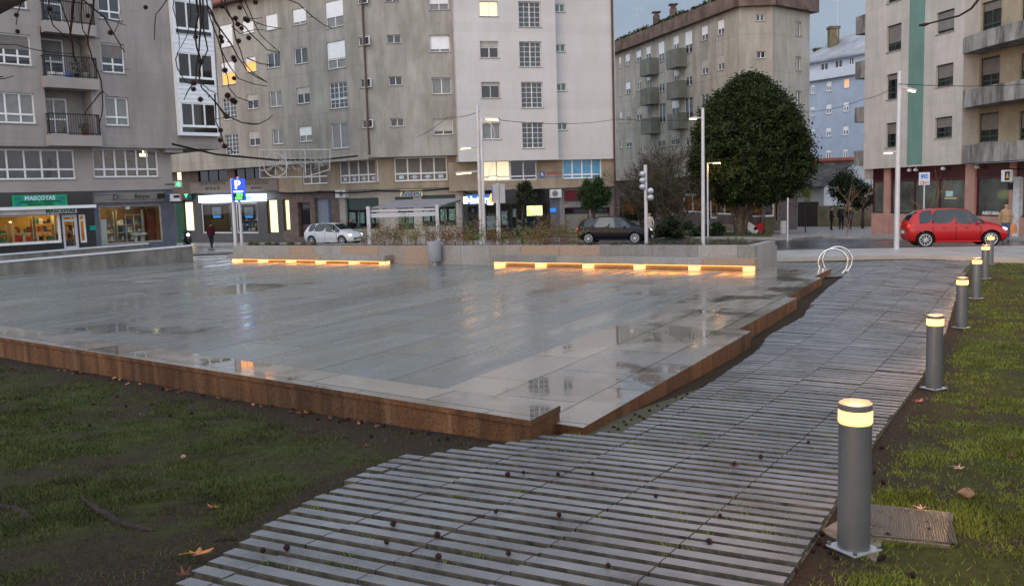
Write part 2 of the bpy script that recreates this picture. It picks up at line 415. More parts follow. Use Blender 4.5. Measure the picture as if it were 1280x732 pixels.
for i, (a, b, c, e) in enumerate(rec):
    w = (b - a); window(PL, (a + .1, a + w * .62, c + .12, e - (.35 if i else .2)), BL, n=2, low=.42, glass=M_CURB if i == 2 else M_G, d=-1.0, rev=.1, fw=.07, sill=False, blind=M_BLINDD if i < 2 else None, bf=.45)
    mb = MB(); PL.box(mb, a - .12, b + .18, c - .52, c, -.02, .45); mb.build('balcony_slab', M_LW2, BL)
    rb = MB(); u0, u1 = a - .05, b + .12
    PL.box(rb, u0, u1, c + .98, c + 1.03, .36, .41); PL.box(rb, u0, u1, c + .06, c + .1, .36, .41)
    for s_ in (u0, u1): PL.box(rb, s_ - .02, s_ + .02, c, c + 1.0, .36, .41); PL.box(rb, s_ - .015, s_ + .015, c + .97, c + 1.01, 0, .36); PL.box(rb, s_ - .015, s_ + .015, c + .07, c + .1, 0, .36)
    k = int((u1 - u0) / .11)
    for j in range(1, k): uu = u0 + (u1 - u0) * j / k; PL.box(rb, uu - .008, uu + .008, c + .1, c + .98, .377, .393)
    for s_ in (u0, u1):
        for dj in (.08, .17, .26): PL.box(rb, s_ - .008, s_ + .008, c + .1, c + .98, dj, dj + .015)
    rb.build('balcony_railing', M_IRON, BL)
# balcony clutter: pots and a plant on the middle balcony
a, b, c, e = rec[1]
M_POT = mat('terracotta', (.32, .12, .06), .8, .2, 5); M_LEAFD = mat('dark_leaf', (.03, .055, .02), .6, .4, 30)
M_PLB = mat('blue_plastic', (.08, .13, .35), .5, .1); M_PLW = mat('white_plastic', (.6, .62, .62), .5, .1)
def pot(p, r, hgt, mt, lab, leaf=True, lr=.25, grp=None):
    t = thing('potted_plant', lab, 'potted plant', p, grp)
    b_ = MB(); b_.lathe([(r * .7, 0), (r, hgt), (r * 1.08, hgt), (r * 1.08, hgt + .03), (r * .85, hgt + .03)], p, 12); b_.build('pot', mt, t, smooth=True)
    if leaf:
        f_ = MB()
        for _ in range(130):
            q = Vector(p) + Vector((random.gauss(0, lr * .5), random.gauss(0, lr * .5), hgt + random.random() * lr * 2)); a_ = Vector((random.gauss(0, 1), random.gauss(0, 1), random.gauss(0, 1))).normalized() * .05
            b2 = a_.cross(Vector((0, 0, 1))).normalized() * .03; f_.add([q - a_, q + b2, q + a_, q - b2], [(0, 1, 2, 3)])
        f_.build('foliage', M_LEAFD, t)
    return t
pot(PL.P(b - .35, c, .15), .14, .26, M_PLW, 'white pot with dark trailing plant at the right end of the middle balcony', lr=.45)
pot(PL.P(b - .75, c, .15), .13, .2, M_TXTD, 'black pot with bushy plant on the cluttered middle balcony', lr=.32)
pot(PL.P(rec[2][1] - .5, rec[2][2], .1), .15, .18, M_POT, 'small terracotta pot plant on the lowest balcony of the mauve building', lr=.2)
for i, (uu, mt_, lb) in enumerate(((a + .35, M_PLW, 'white plastic storage crate on the cluttered balcony'), (a + 1.1, M_PLB, 'blue plastic storage crate on the cluttered balcony'), (a + .75, M_PLW, 'pale basin beside the blue crate on the balcony'))):
    q = PL.P(uu, c, .12); mb = MB(); w_ = .17
    mb.prism([(q.x - w_, q.y - .12), (q.x + w_, q.y - .12), (q.x + w_, q.y + .12), (q.x - w_, q.y + .12)], c + .005, c + .04)
    for dx, dy, sx_, sy_ in ((-w_, 0, .02, .24), (w_, 0, .02, .24), (0, -.12, .34, .02), (0, .12, .34, .02)): mb.box((q.x + dx, q.y + dy, c + .14), (sx_, sy_, .2))
    tag(bevel(mb.build('crate', mt_), .006), lb, 'crate')
# white glazed gallery
gw = MB(); zg0 = PL.hit(248, 169, .35)[1]
gal = [PL.rect(219, 3, 262, 37, .35), PL.rect(223, 67, 267, 97.5, .35), PL.rect(227, 129, 270.5, 158, .35)]
gal = [(gal[2][0], gal[2][1], g[2], g[3]) for g in gal]; u0g, u1g = gal[0][0] - .12, gal[0][1] + .12
PL.wall(gw, u0g, u1g, zg0, TOPL, gal, .35, .06)
PL.box(gw, u0g - .003, u0g + .02, zg0, TOPL, -.01, .345); PL.box(gw, u1g - .02, u1g, zg0, TOPL, -.01, .345); PL.box(gw, u0g, u1g, zg0 - .03, zg0 - .003, -.01, .35)
for g in gal:
    for j in range(1, 5):
        zz = g[3] + j * .24
        if zz < TOPL: PL.box(gw, u0g, u1g, zz - .012, zz + .012, .352, .372)
for i in range(3):
    for cc in (1, 2): pass
gwo = gw.build('glazed_gallery', mat('white_gallery_panel', (.72, .76, .8), .5, .05, 3), BL)
for g in gal: window(PL, (g[0], g[1], g[2], g[3]), BL, n=3, low=0, glass=M_GD, d=.35, rev=.06, fw=.07, sill=False); 
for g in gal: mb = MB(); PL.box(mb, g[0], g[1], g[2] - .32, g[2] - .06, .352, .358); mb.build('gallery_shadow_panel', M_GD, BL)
mb = MB(); PL.wall(mb, uGal, uEnd, zov, TOPL, [], 0, .2); mb.build('wall', M_LW2, BL)
# first floor strip
d1 = -L_R; f1 = [PL.rect(-60, 186, 94, 224.5, d1), PL.rect(116.5, 185.5, 198, 221.5, d1)]
z1b = PL.hit(110, 238.5, d1)[1]; uC = PL.hit(216, 230, d1)[0]; uL1 = PL.hit(-100, 230, d1)[0]
mb = MB(); PL.wall(mb, uL1, uC, z1b, zov - .22, f1, d1, .16); PL.box(mb, uC - .02, uC, z1b, zov - .22, d1 - 6, d1 - .003)
mb.build('wall', M_LW2, BL)
window(PL, f1[0], BL, n=7, low=.33, glass=glassm('purple_grey_glass', (.045, .045, .062)), d=d1, rev=.14, fw=.075)
wf = window(PL, f1[1], BL, n=6, low=.28, glass=M_CURB, d=d1, rev=.14, fw=.075)
lt = MB(); uq, zq = PL.hit(181, 193, d1); PL.box(lt, uq - .22, uq + .2, zq - .1, zq + .05, d1 - .148, d1 - .135); PL.box(lt, uq - .05, uq + .03, zq + .08, zq + .2, d1 - .148, d1 - .135)
lt.build('lit_lamp_in_window', emitm('lamp_cream', (1, .85, .45), 2.5), BL)
# ground floor
z0L = G(PL.P(0, 0).x, PL.P(0, 0).y) - .5
dg = d1 - .05
sh1 = PL.rect(-60, 268, 76.5, 307, dg); dr = PL.rect(78.5, 268, 98, 311, dg); sp_ = PL.rect(99.5, 268, 108, 303, dg)
sh2 = PL.rect(125, 256, 203, 304, dg)
uS = PL.hit(118, 270, dg)[0]
mb = MB(); PL.wall(mb, uL1, uS, z0L, z1b - .003, [sh1, dr, sp_], dg, .12); mb.build('shopfront_tiles', M_BLKT, BL)
mb = MB(); PL.wall(mb, uS, uC, z0L, z1b - .003, [sh2], dg, .16); PL.box(mb, uC - .02, uC, z0L, z1b - .003, dg - 6, dg - .003); mb.build('shopfront_wall', M_SLATE, BL)
def shop_room(pl, h, d, depth, parent, wallm, lightm, n_sh, cols, cat_label, pw=.5, goods=90, seed=1, lampz=.12):
    """a real lit room behind the window: walls, a ceiling lamp, shelves with stock"""
    rs = random.Random(seed); a, b, c, e = h; a, b = min(a, b), max(a, b); a -= .3; b += .3; c0 = c - .35; e1 = e + .25; mb = MB()
    pl.quad(mb, a, b, c0, e1, d - depth); pl.box(mb, a, b, c0 - .03, c0, d - depth, d - .22); pl.box(mb, a, b, e1, e1 + .03, d - depth, d - .22)
    pl.box(mb, a - .03, a, c0, e1, d - depth, d - .22); pl.box(mb, b, b + .03, c0, e1, d - depth, d - .22)
    mb.build('shop_interior', wallm, parent)
    lm = MB(); k = max(1, int((b - a) / 2.2))
    for i in range(k): uu = a + (b - a) * (i + .5) / k; pl.box(lm, uu - .5, uu + .5, e1 - .06, e1 - .01, d - depth * .65, d - depth * .45)
    lm.build('ceiling_light', lightm, parent)
    for i in range(n_sh):
        us = a + .2 + (b - a - .4) * (i + .5) / n_sh; w = (b - a - .5) / n_sh * .86; dd = d - depth + .3 + rs.random() * .5
        p = pl.P(us, c0, dd); t = thing('display_shelf', cat_label[i % len(cat_label)] , 'shelf', p)
        fr = MB(); hh = (e1 - c0) * rs.uniform(.6, .92); pl.box(fr, us - w / 2 - .02, us - w / 2, c0, c0 + hh, dd, dd + .32); pl.box(fr, us + w / 2, us + w / 2 + .02, c0, c0 + hh, dd, dd + .32)
        lv = int(hh / .42); gd = MB()
        for j in range(lv):
            zz = c0 + .02 + j * .42; pl.box(fr, us - w / 2, us + w / 2, zz, zz + .02, dd, dd + .32)
            u_ = us - w / 2 + .03
            while u_ < us + w / 2 - .12:
                ww = rs.uniform(.07, .22); hg = rs.uniform(.1, .34); pl.box(gd, u_, min(u_ + ww, us + w / 2 - .01), zz + .021, zz + .02 + hg, dd + .04, dd + rs.uniform(.2, .3), rs.randrange(len(cols))); u_ += ww + rs.uniform(.01, .06)
        fr.build('shelf_frame', M_ALU, t); g_ = gd.build('stock', cols, t); g_['kind'] = 'stuff'
GC = [mat('stock_red', (.45, .05, .04), .5, .2, 9), mat('stock_yellow', (.6, .42, .06), .5, .2, 9), mat('stock_white', (.6, .6, .58), .5, .2, 9), mat('stock_blue', (.05, .12, .3), .5, .2, 9), mat('stock_black', (.03, .03, .03), .5, .2, 9), mat('stock_orange', (.55, .2, .04), .5, .2, 9), mat('stock_green', (.06, .25, .1), .5, .2, 9)]
LW_ = emitm('shop_light_warm', (1, .66, .24), 15); LWH = emitm('shop_light_white', (1, .87, .6), 8)
WOR = mat('ochre_wall', (.55, .36, .12), .8, .15, 2)
for hh, nm in ((sh1, 'a'), (dr, 'b'), (sp_, 'c')): pass
hA = (sh1[0], sp_[1], sh1[2], sh1[3])
shop_room(PL, hA, dg, 2.6, BL, WOR, LW_, 6, GC, ['shelf of pet food farthest left behind the pet shop window', 'second shelf of pet goods behind the pet shop window', 'third shelf of pet goods from the left in the pet shop', 'fourth shelf with colourful packets in the pet shop', 'shelf of pet goods beside the pet shop door', 'shelf of warm lit goods seen through the pet shop door'], seed=3)
def shopwin(pl, h, d, parent, fm, n=1, low=0, rev=.1, fw=.06, nm='shop_window'):
    f = MB(); u0, u1, z0, z1 = h; D0, D1 = d - rev - .03, d - rev + .04
    pl.box(f, u0, u1, z0, z0 + fw, D0, D1); pl.box(f, u0, u1, z1 - fw, z1, D0, D1); pl.box(f, u0, u0 + fw, z0 + fw, z1 - fw, D0, D1); pl.box(f, u1 - fw, u1, z0 + fw, z1 - fw, D0, D1)
    for i in range(1, n): c = u0 + (u1 - u0) * i / n; pl.box(f, c - fw * .4, c + fw * .4, z0 + fw, z1 - fw, D0, D1 + .004)
    if low: zc = z0 + (z1 - z0) * low; pl.box(f, u0 + fw, u1 - fw, zc - fw * .4, zc + fw * .4, D0, D1 + .007)
    o = f.build(nm, fm, parent); g = MB(); pl.quad(g, u0, u1, z0, z1, d - rev); g.build('pane', clearglass(), o); return o
shopwin(PL, sh1, dg, BL, M_WHITE, 1, fw=.12); do = shopwin(PL, dr, dg, BL, M_ALU, 1, .83, fw=.13, nm='shop_door'); shopwin(PL, sp_, dg, BL, M_WHITE, 1, .8, fw=.08)
hd = MB(); PL.box(hd, dr[1] - .24, dr[1] - .2, (dr[2] + dr[3]) / 2 - .15, (dr[2] + dr[3]) / 2 + .15, dg - .05, dg - .02); hd.build('handle', M_ALU, do)
M_GREEN = mat('green_sign_panel', (.01, .28, .12), .5, .15, 3); M_NAVY = mat('navy_lettering', (.03, .05, .16), .5, .05)
r_ = PL.rect(15, 243.5, 84, 257.5, dg + .06)
so_ = sign_box(PL, 'shop_sign', r_, dg + .01, .06, M_GREEN, BL)
cu, cz = (r_[0] + r_[1]) / 2, (r_[2] + r_[3]) / 2; hz = r_[3] - r_[2]
text('lettering', 'MASCOTAS', hz * .5, PL.M(cu, cz + hz * .2, dg + .08), mat('pale_blue_lettering', (.45, .6, .75), .5), so_, bold=.012)
text('lettering', 'ALIMENTACION - COMPLEMENTOS', hz * .22, PL.M(cu, cz - hz * .12, dg + .08), M_TXTD, so_)
text('lettering', 'PELUQUERIA CANINA', hz * .22, PL.M(cu, cz - hz * .34, dg + .08), M_TXTD, so_)
mb = MB()
for s_ in (.1, .9):
    for t_ in (.25, .7): uu = r_[0] + (r_[1] - r_[0]) * s_; PL.box(mb, uu - .14, uu + .14, r_[2] + hz * t_ - .07, r_[2] + hz * t_ + .07, dg + .072, dg + .078)
mb.build('sign_emblem', mat('teal_print', (.02, .16, .2), .5), so_)
mb = MB(); ra = PL.rect(-60, 258, 120, 262, dg + .5); zc = ra[2]
PL.box(mb, uL1, PL.hit(120, 254, dg + .5)[0], PL.hit(60, 259, dg + .5)[1] - .09, PL.hit(60, 259, dg + .5)[1] + .06, dg + .01, dg + .5); mb.build('awning_box', M_WHITE, BL)
rb_ = PL.rect(-60, 262.5, 96, 268.5, dg + .3)
bn = sign_box(PL, 'awning_valance', rb_, dg + .3, .02, mat('cream_canvas', (.5, .48, .45), .8, .15, 2), BL)
text('lettering', 'MASCOTAS', .27, PL.M(PL.hit(76, 266, dg + .32)[0], (rb_[2] + rb_[3]) / 2, dg + .325), mat('dark_green_lettering', (.01, .12, .07), .5), bn, bold=.01)
mb = MB(); r2 = PL.rect(112, 282, 120, 287.5, dg); PL.box(mb, *r2, dg + .002, dg + .02); mb.build('wall_plate', mat('teal_plate', (.0, .25, .2), .5), BL)
# bathroom shop
shop_room(PL, sh2, dg, 2.8, BL, mat('brown_showroom_wall', (.25, .16, .09), .8, .2, 2), emitm('shop_light_yellow', (1, .75, .3), 12), 2, GC[1:5], ['shelf of tiles at the left in the bathroom shop window', 'shelf of bathroom goods in the middle of the shop window'], seed=11)
shopwin(PL, sh2, dg, BL, M_SILL, 1, fw=.08)
M_CER = mat('white_ceramic', (.7, .72, .72), .2, .05)
for i, px_ in enumerate((169, 177)):
    uu = PL.hit(px_, 300, dg - .9)[0]; zz = sh2[2] - .34; p = PL.P(uu, zz, dg - .8); t = thing('washbasin', ['white pedestal washbasin, left one of two in the showroom window', 'white pedestal washbasin, right one of two in the showroom window'][i], 'washbasin', p)
    b_ = MB(); b_.lathe([(.13, 0), (.09, .1), (.08, .65)], p, 14); b_.build('pedestal', M_CER, t, smooth=True)
    b_ = MB(); b_.lathe([(.09, .651), (.25, .72), (.3, .84), (.27, .84), (.18, .76)], p, 18); b_.build('basin', M_CER, t, smooth=True)
uu = PL.hit(128.5, 290, dg - .5)[0]
t = thing('showroom_panel', 'tall pale panel leaning at the left of the bathroom shop window', 'display panel', PL.P(uu, sh2[2] - .34, dg - .5)); mb = MB(); PL.box(mb, uu - .25, uu + .2, sh2[2] - .34, sh2[2] + 1.3, dg - .5, dg - .45); mb.build('panel', M_CER, t)
uu = PL.hit(167, 275, dg - 1.2)[0]
t = thing('shower_cabin', 'framed glass shower cabin in the middle of the bathroom showroom', 'shower cabin', PL.P(uu, sh2[2] - .34, dg - 1.2)); mb = MB()
for k in (-.45, 0, .45): PL.box(mb, uu + k - .02, uu + k + .02, sh2[2] - .33, sh2[3] - .55, dg - 1.2, dg - 1.15)
PL.box(mb, uu - .47, uu + .47, sh2[3] - .56, sh2[3] - .51, dg - 1.2, dg - 1.15); mb.build('frame', M_ALU, t)
uu = PL.hit(195, 285, dg - 1.5)[0]
t = thing('showroom_panel', 'brick red display wall at the right inside the bathroom showroom', 'display panel', PL.P(uu, sh2[2] - .34, dg - 1.5)); mb = MB(); PL.box(mb, uu - .45, uu + .45, sh2[2] - .34, sh2[3] + .2, dg - 1.5, dg - 1.45); mb.build('panel', mat('brick_red_panel', (.3, .09, .05), .7), t)
r3 = PL.rect(118.5, 240.5, 204.5, 252.5, dg + .05)
so_ = sign_box(PL, 'shop_sign', r3, dg + .01, .05, mat('grey_stone_sign', (.17, .165, .15), .7, .15, 2), BL)
text('lettering', 'D', .42, PL.M(PL.hit(144, 246, dg)[0], (r3[2] + r3[3]) / 2, dg + .065), M_TXTD, so_)
text('lettering', 'Banyer', .3, PL.M(PL.hit(177, 245, dg)[0], (r3[2] + r3[3]) / 2 + .03, dg + .065), M_TXTD, so_)
mb = MB(); PL.box(mb, PL.hit(150, 246, dg)[0], PL.hit(200, 246, dg)[0], r3[2] + .1, r3[2] + .125, dg + .06, dg + .066); PL.box(mb, r3[0] + .1, r3[0] + 1.0, r3[3] - .1, r3[3] - .08, dg + .06, dg + .066); mb.build('sign_rule', M_TXTD, so_)
mb = MB(); r4 = PL.rect(158, 256.5, 163, 261.5, dg); PL.box(mb, *r4, dg - .095, dg - .09); mb.build('window_sticker', mat('pale_green_sticker', (.35, .6, .5), .5), BL)
# corner bracket and projecting signs
mb = MB(); rr = PL.rect(205, 183, 226, 191, d1 + .3); PL.box(mb, rr[0], rr[1], rr[2], rr[3], d1, d1 + .5); mb.build('corner_bracket', M_LW2, BL)
sg = PL.rect(213, 242.5, 227, 251.5, .2)
t = thing('projecting_sign', 'small white box sign with red edge at the corner of the mauve building', 'sign', PL.P(sg[0], sg[2], .2)); mb = MB(); PL.box(mb, *sg, .1, .22); o = mb.build('sign_panel', mat('white_sign_panel', (.62, .62, .66), .5), t)
mb = MB(); PL.box(mb, sg[1] - .09, sg[1] + .006, sg[2] + .003, sg[3] - .003, .09, .227); mb.build('sign_edge', mat('red_edge', (.5, .08, .08), .5), t)
mb = MB(); PL.box(mb, sg[0] + .16, sg[1] - .12, (sg[2] + sg[3]) / 2 - .01, (sg[2] + sg[3]) / 2 + .12, .222, .228); PL.box(mb, sg[0], sg[1], sg[2] - .09, sg[2] - .003, .11, .21); PL.box(mb, sg[0] - .3, sg[0], sg[3] - .1, sg[3] - .06, .13, .19); PL.box(mb, sg[0] - .32, sg[0] - .28, sg[3] - .2, sg[3] + .05, -.66, .19); mb.build('sign_bracket', M_TXTD, t)

M_GLED = emitm('green_led', (.1, 1, .35), 1.6)
sg = PL.rect(218, 226.5, 227, 234, .35); t = thing('pharmacy_sign', 'white box with a green cross hung at the corner of the mauve building', 'sign', PL.P(sg[0], sg[2], .35)); mb = MB(); PL.box(mb, *sg, .25, .4); mb.build('sign_panel', mat('pale_green_box', (.4, .55, .45), .5), t)
cu, cz = (sg[0] + sg[1]) / 2, (sg[2] + sg[3]) / 2; mb = MB(); vs = [PL.P(cu + a * .04, cz + b * .04, dd) for dd in (.402, .412) for a, b in ((-1,-3),(1,-3),(1,-1),(3,-1),(3,1),(1,1),(1,3),(-1,3),(-1,1),(-3,1),(-3,-1),(-1,-1))]; mb.add(vs, [tuple(range(12)), tuple(range(23, 11, -1))] + [(q, (q + 1) % 12, 12 + (q + 1) % 12, 12 + q) for q in range(12)]); mb.build('green_cross', M_GLED, t); mb = MB(); PL.box(mb, sg[0] - .5, sg[0], cz - .03, cz + .03, .28, .34); mb.build('sign_bracket', M_TXTD, t)

# =================================================================== CENTRE BUILDING
M_CG = tiled('grey_render_stained', (.36, .345, .31), .84, 30.0, 2.8, .1, .27, thick=.03, az=-52.5)
M_CG2 = mat('grey_render_stained_front', (.365, .35, .32), .9, .12, .4, streak=.27, bump=.1, bscale=30)
M_CW = tiled('pale_new_render', (.56, .543, .54), .95, 40.0, .62, .04, .05, thick=.02, az=77.7)
M_BEI = mat('beige_render', (.35, .29, .22), .88, .15, .6, streak=.22, bump=.1, bscale=30)
M_BRN = mat('brown_stone_cladding', (.14, .105, .095), .7, .25, 3)
M_CRE = mat('cream_stone', (.36, .34, .3), .8, .12, 2)
TOPC = 17.2
PGL = Plane(462, 60.0, -52.5)
pr = PGL.P(0, 0)
PGM = Plane(462, 60.0, 89)
uj = PGM.hit(575.5, 120)[0]; pj = PGM.P(uj, 0)
PWM = Plane(575.5, pj.y - .45, 77.7)
BC = thing('apartment_building', 'long grey apartment building in the centre, its right part newly rendered in pale grey', 'building', PGM.P(2, -.8))
def side(pl, mb, u, z0, z1, da, db): pl.box(mb, u - .02, u, z0, z1, da, db)
# --- left grey wing
def rows(pl, items, d=0.0): return [pl.rect(*it, d) for it in items]
o4 = (270, 0); o5 = (270, 110)
gl = []
def add(org, t, kind): gl.append((PGL.rect(*S5(org, *t)), kind))
add(o4, (20, 165, 110, 315), 'blw'); add(o4, (175, 135, 250, 225), 'blw'); add(o4, (330, 95, 410, 200), 'blw'); add(o4, (510, 58, 600, 165), 'blw8'); add(o4, (730, 5, 848, 182), 'bl6'); add(o4, (942, -30, 1003, 25), 's')
add(o4, (35, 410, 125, 565), 'lit5'); add(o4, (195, 380, 265, 480), 'lit3'); add(o4, (340, 352, 428, 452), 'g'); add(o4, (522, 320, 610, 425), 'g'); add(o4, (740, 275, 862, 457), 'bl6'); add(o4, (948, 245, 1016, 302), 's')
add(o4, (45, 650, 135, 798), 'm'); add(o4, (205, 632, 280, 726), 'bb4'); add(o4, (358, 607, 438, 712), 'c'); add(o4, (538, 583, 625, 690), 'bb4'); add(o4, (757, 548, 875, 722), 'm'); add(o4, (960, 525, 1027, 583), 's')
add(o5, (62, 305, 150, 446), 'm'); add(o5, (218, 290, 292, 386), 'bb5'); add(o5, (375, 272, 450, 374), 'c'); add(o5, (552, 257, 638, 358), 'blw6'); add(o5, (770, 232, 885, 402), 'c'); add(o5, (973, 212, 1038, 266), 's')
zC = PGL.hit(400, 199.5)[1]; uA = PGL.hit(190, 150)[0]
mb = MB(); PGL.wall(mb, 0, uA, zC, TOPC, [g[0] for g in gl], 0, .16); PGL.box(mb, 0, uA, zC - .2, zC - .003, -8, 0)
mb.build('wall', M_CG, BC)
def style(pl, h, k, d=0.0):
    kw = dict(n=2, low=0, rev=.1, fw=.05, d=d, fm=M_WHITE, glass=M_G)
    if h[3] - h[2] > 1.7: kw['low'] = .35
    if k.startswith('bl'): kw.update(blind=M_BLIND, bf={'w': 1.0, '8': .85, '6': .62}.get(k[-1], 1.0) if k != 'blw6' else .6, glass=M_CUR)
    if k.startswith('bb'): kw.update(blind=M_BLINDB, bf=int(k[-1]) / 10, glass=M_GD)
    if k.startswith('lit'): kw.update(blind=M_BLIND, bf=int(k[-1]) / 10, glass=M_LIT, label='window lit orange from inside')
    if k == 'c': kw.update(glass=M_CUR)
    if k == 'm': kw.update(muntin=5, glass=M_G)
    if k == 'y': kw.update(glass=M_LITY, label='window lit by a warm lamp inside')
    if k == 'd': kw.update(glass=M_GD)
    if k == 's': kw.update(glass=M_G, fw=.045)
    if pl is not PGL: kw['rev'] = .2
    if k == 'dt': kw.update(glass=M_GD, blind=M_BLINDB, bf=.22, fm=M_ALU)
    return window(pl, h, BC if pl in (PGL, PGM, PWM) else None, **kw)
for h, k in gl: style(PGL, h, k)
# roof with red tiles over the left wing
mb = MB(); u9 = uA; vs = [PGL.P(-.6, TOPC - .02, .55), PGL.P(u9, TOPC - .02, .55), PGL.P(u9, TOPC + 1.9, -4), PGL.P(-.6, TOPC + 1.9, -4), PGL.P(-.6, TOPC - .2, .55), PGL.P(u9, TOPC - .2, .55), PGL.P(u9, TOPC - .2, -4), PGL.P(-.6, TOPC - .2, -4)]
mb.add(vs, [(0, 1, 2, 3), (4, 5, 1, 0), (5, 6, 2, 1), (7, 4, 0, 3), (6, 7, 3, 2), (7, 6, 5, 4)])
mb.build('roof', mat('red_roof_tile', (.22, .06, .05), .8, .3, 6, bump=.5, bscale=8), BC)
mb = MB(); PGL.box(mb, -.6, u9, TOPC - .24, TOPC - .1, .5, .68); mb.build('gutter', mat('dark_gutter', (.05, .035, .03), .5), BC)
# --- middle grey wall
gm = [(PGM.rect(481, -5, 499, 2), 's'), (PGM.rect(483.5, 43.5, 500.7, 54), 's'), (PGM.rect(486, 95.5, 502.5, 106.5), 's'), (PGM.rect(488, 148, 504.5, 158), 's'),
      (PGM.rect(536, -8, 560.5, 12.5), 'bl6'), (PGM.rect(537, 43.8, 562, 65), 'blw8'), (PGM.rect(539.5, 97, 564, 117.5), 'c'), (PGM.rect(541.5, 148, 566, 168.3), 'bb8')]
zM = PGM.hit(520, 191.5)[1]
mb = MB(); PGM.wall(mb, 0, uj, zM, TOPC, [g[0] for g in gm], 0, .16); PGM.box(mb, 0, uj, zM - .2, zM - .003, -8, 0)
mb.build('wall', M_CG2, BC)
for h, k in gm: style(PGM, h, k)
# --- pale newly rendered wall with a stepped-back right part
us = PWM.hit(695.5, 100)[0]; ue = PWM.hit(768.5, 100, -.6)[0]
gwm = [(PWM.rect(599.5, 1.5, 622.5, 20.5), 'y'), (PWM.rect(600, 51.5, 623.5, 72.3), 'bb4'), (PWM.rect(601.8, 102.5, 625, 122.5), 'dt'), (PWM.rect(603.3, 153.5, 626, 174), 'c'),
       (PWM.rect(648.3, 2, 676, 34), 'm'), (PWM.rect(649.3, 52, 677, 83.5), 'm'), (PWM.rect(651.8, 102.5, 678.7, 134.7), 'm'), (PWM.rect(653, 153, 679.8, 185), 'm')]
gws = [(PWM.rect(693, 5, 706, 15, -.6), 's'), (PWM.rect(694, 55.5, 706.8, 65, -.6), 's'), (PWM.rect(695, 104.5, 708, 113.8, -.6), 's'), (PWM.rect(696.2, 153.5, 709.2, 162.5, -.6), 's')]
zW = PWM.hit(640, 196)[1]; zW2 = PWM.hit(730, 194.6, -.6)[1]
mb = MB(); PWM.wall(mb, 0, us, zW, TOPC, [g[0] for g in gwm], 0, .16); PWM.box(mb, 0, us, zW - .25, zW - .003, -6, 0)
PWM.box(mb, -.03, -.004, zW - .25, TOPC, -6, 0); PWM.box(mb, us + .003, us + .03, zW2 - .25, TOPC, -.598, 0)
PWM.wall(mb, us + .03, ue, zW2 - .02, TOPC, [(max(g[0][0], us + .06), g[0][1], g[0][2], g[0][3]) for g in gws], -.6, .12); PWM.box(mb, us + .03, ue, zW2 - .25, zW2 - .024, -6.6, -.6)
PWM.box(mb, ue, ue + .03, zW2 - .25, TOPC, -14, -.6)
mb.build('wall', M_CW, BC)
for h, k in gwm: style(PWM, h, k)
for h, k in gws: window(PWM, (max(h[0], us + .06), h[1], h[2], h[3]), BC, n=2, glass=glassm('green_grey_glass', (.05, .1, .08)), d=-.6, rev=.12, fw=.05)
mb = MB(); PWM.box(mb, -3, ue + .7, TOPC, TOPC + .18, -14, .7); PGM.box(mb, -.5, uj, TOPC + .01, TOPC + .2, -8, .6); PGL.box(mb, 0, .01, TOPC, TOPC + .01, 0, .1); mb.build('roof_eave', mat('brown_eave', (.09, .05, .045), .7, .2), BC)
mb = MB(); p0 = PWM.P(ue - .15, 0, -.5)
mb.tube([(p0.x, p0.y, -.9), (p0.x, p0.y, TOPC)], .07, 8); mb.build('downpipe', mat('brown_pipe', (.1, .05, .04), .5), BC)
mb = MB(); p0 = PGM.P(.12, 0, .1); mb.tube([(p0.x, p0.y, zM), (p0.x, p0.y, TOPC)], .06, 8); mb.build('downpipe', mat('brown_pipe', (.1, .05, .04), .5), BC)
# --- first floor, set back
dC = -.9; dk = dC - .3
jL, jM = joint(PGL, dC, PGM, dC); jLk, jMk = joint(PGL, dk, PGM, dk)
jM2, jW2 = joint(PGM, dC, PWM, dC)
zf = PGM.hit(520, 235, dC)[1]
fm1 = PGM.rect(492.8, 196.3, 559, 226, dC)
mb = MB(); PGM.wall(mb, jM, uj + .6, zf, zM - .2, [fm1], dC, .14); mb.build('wall', M_BEI, BC)
w_ = window(PGM, fm1, BC, n=4, low=.32, glass=M_BLINDD, d=dC, rev=.12, fw=.085)
def stickers(pl, h, d, k):
    for i in range(k):
        mb = MB(); uc = h[0] + (h[1] - h[0]) * (i + .5) / k; zc = h[2] + (h[3] - h[2]) * .17
        if i in (0, k - 1): pl.box(mb, uc - .16, uc + .16, zc - .1, zc + .12, d - .125, d - .118)
        else:
            n12 = []
            for a_ in range(12): r_ = .3 if a_ % 2 == 0 else .11; n12.append((uc + math.cos(a_ * math.pi / 6) * r_, zc + math.sin(a_ * math.pi / 6) * r_ * .75))
            vs = [pl.P(uu_, zz_, dd_) for dd_ in (d - .125, d - .118) for uu_, zz_ in n12]; mb.add(vs, [tuple(range(11, -1, -1)), tuple(range(12, 24))] + [(q_, (q_ + 1) % 12, 12 + (q_ + 1) % 12, 12 + q_) for q_ in range(12)])
        mb.build('window_sticker', mat('frost_sticker', (.55, .62, .7), .5), BC)
stickers(PGM, fm1, dC, 4)
fw1 = PWM.rect(604, 200.5, 671, 225.5, dC); fw2 = PWM.rect(703.3, 198, 752, 223, dC)
zfw = PWM.hit(660, 236, dC)[1]
mb = MB(); PWM.wall(mb, -.6, ue, zfw, zW - .25, [fw1, fw2], dC, .14); PWM.box(mb, ue, ue + .02, zfw, zW - .25, -14, dC); mb.build('wall', M_BEI, BC)
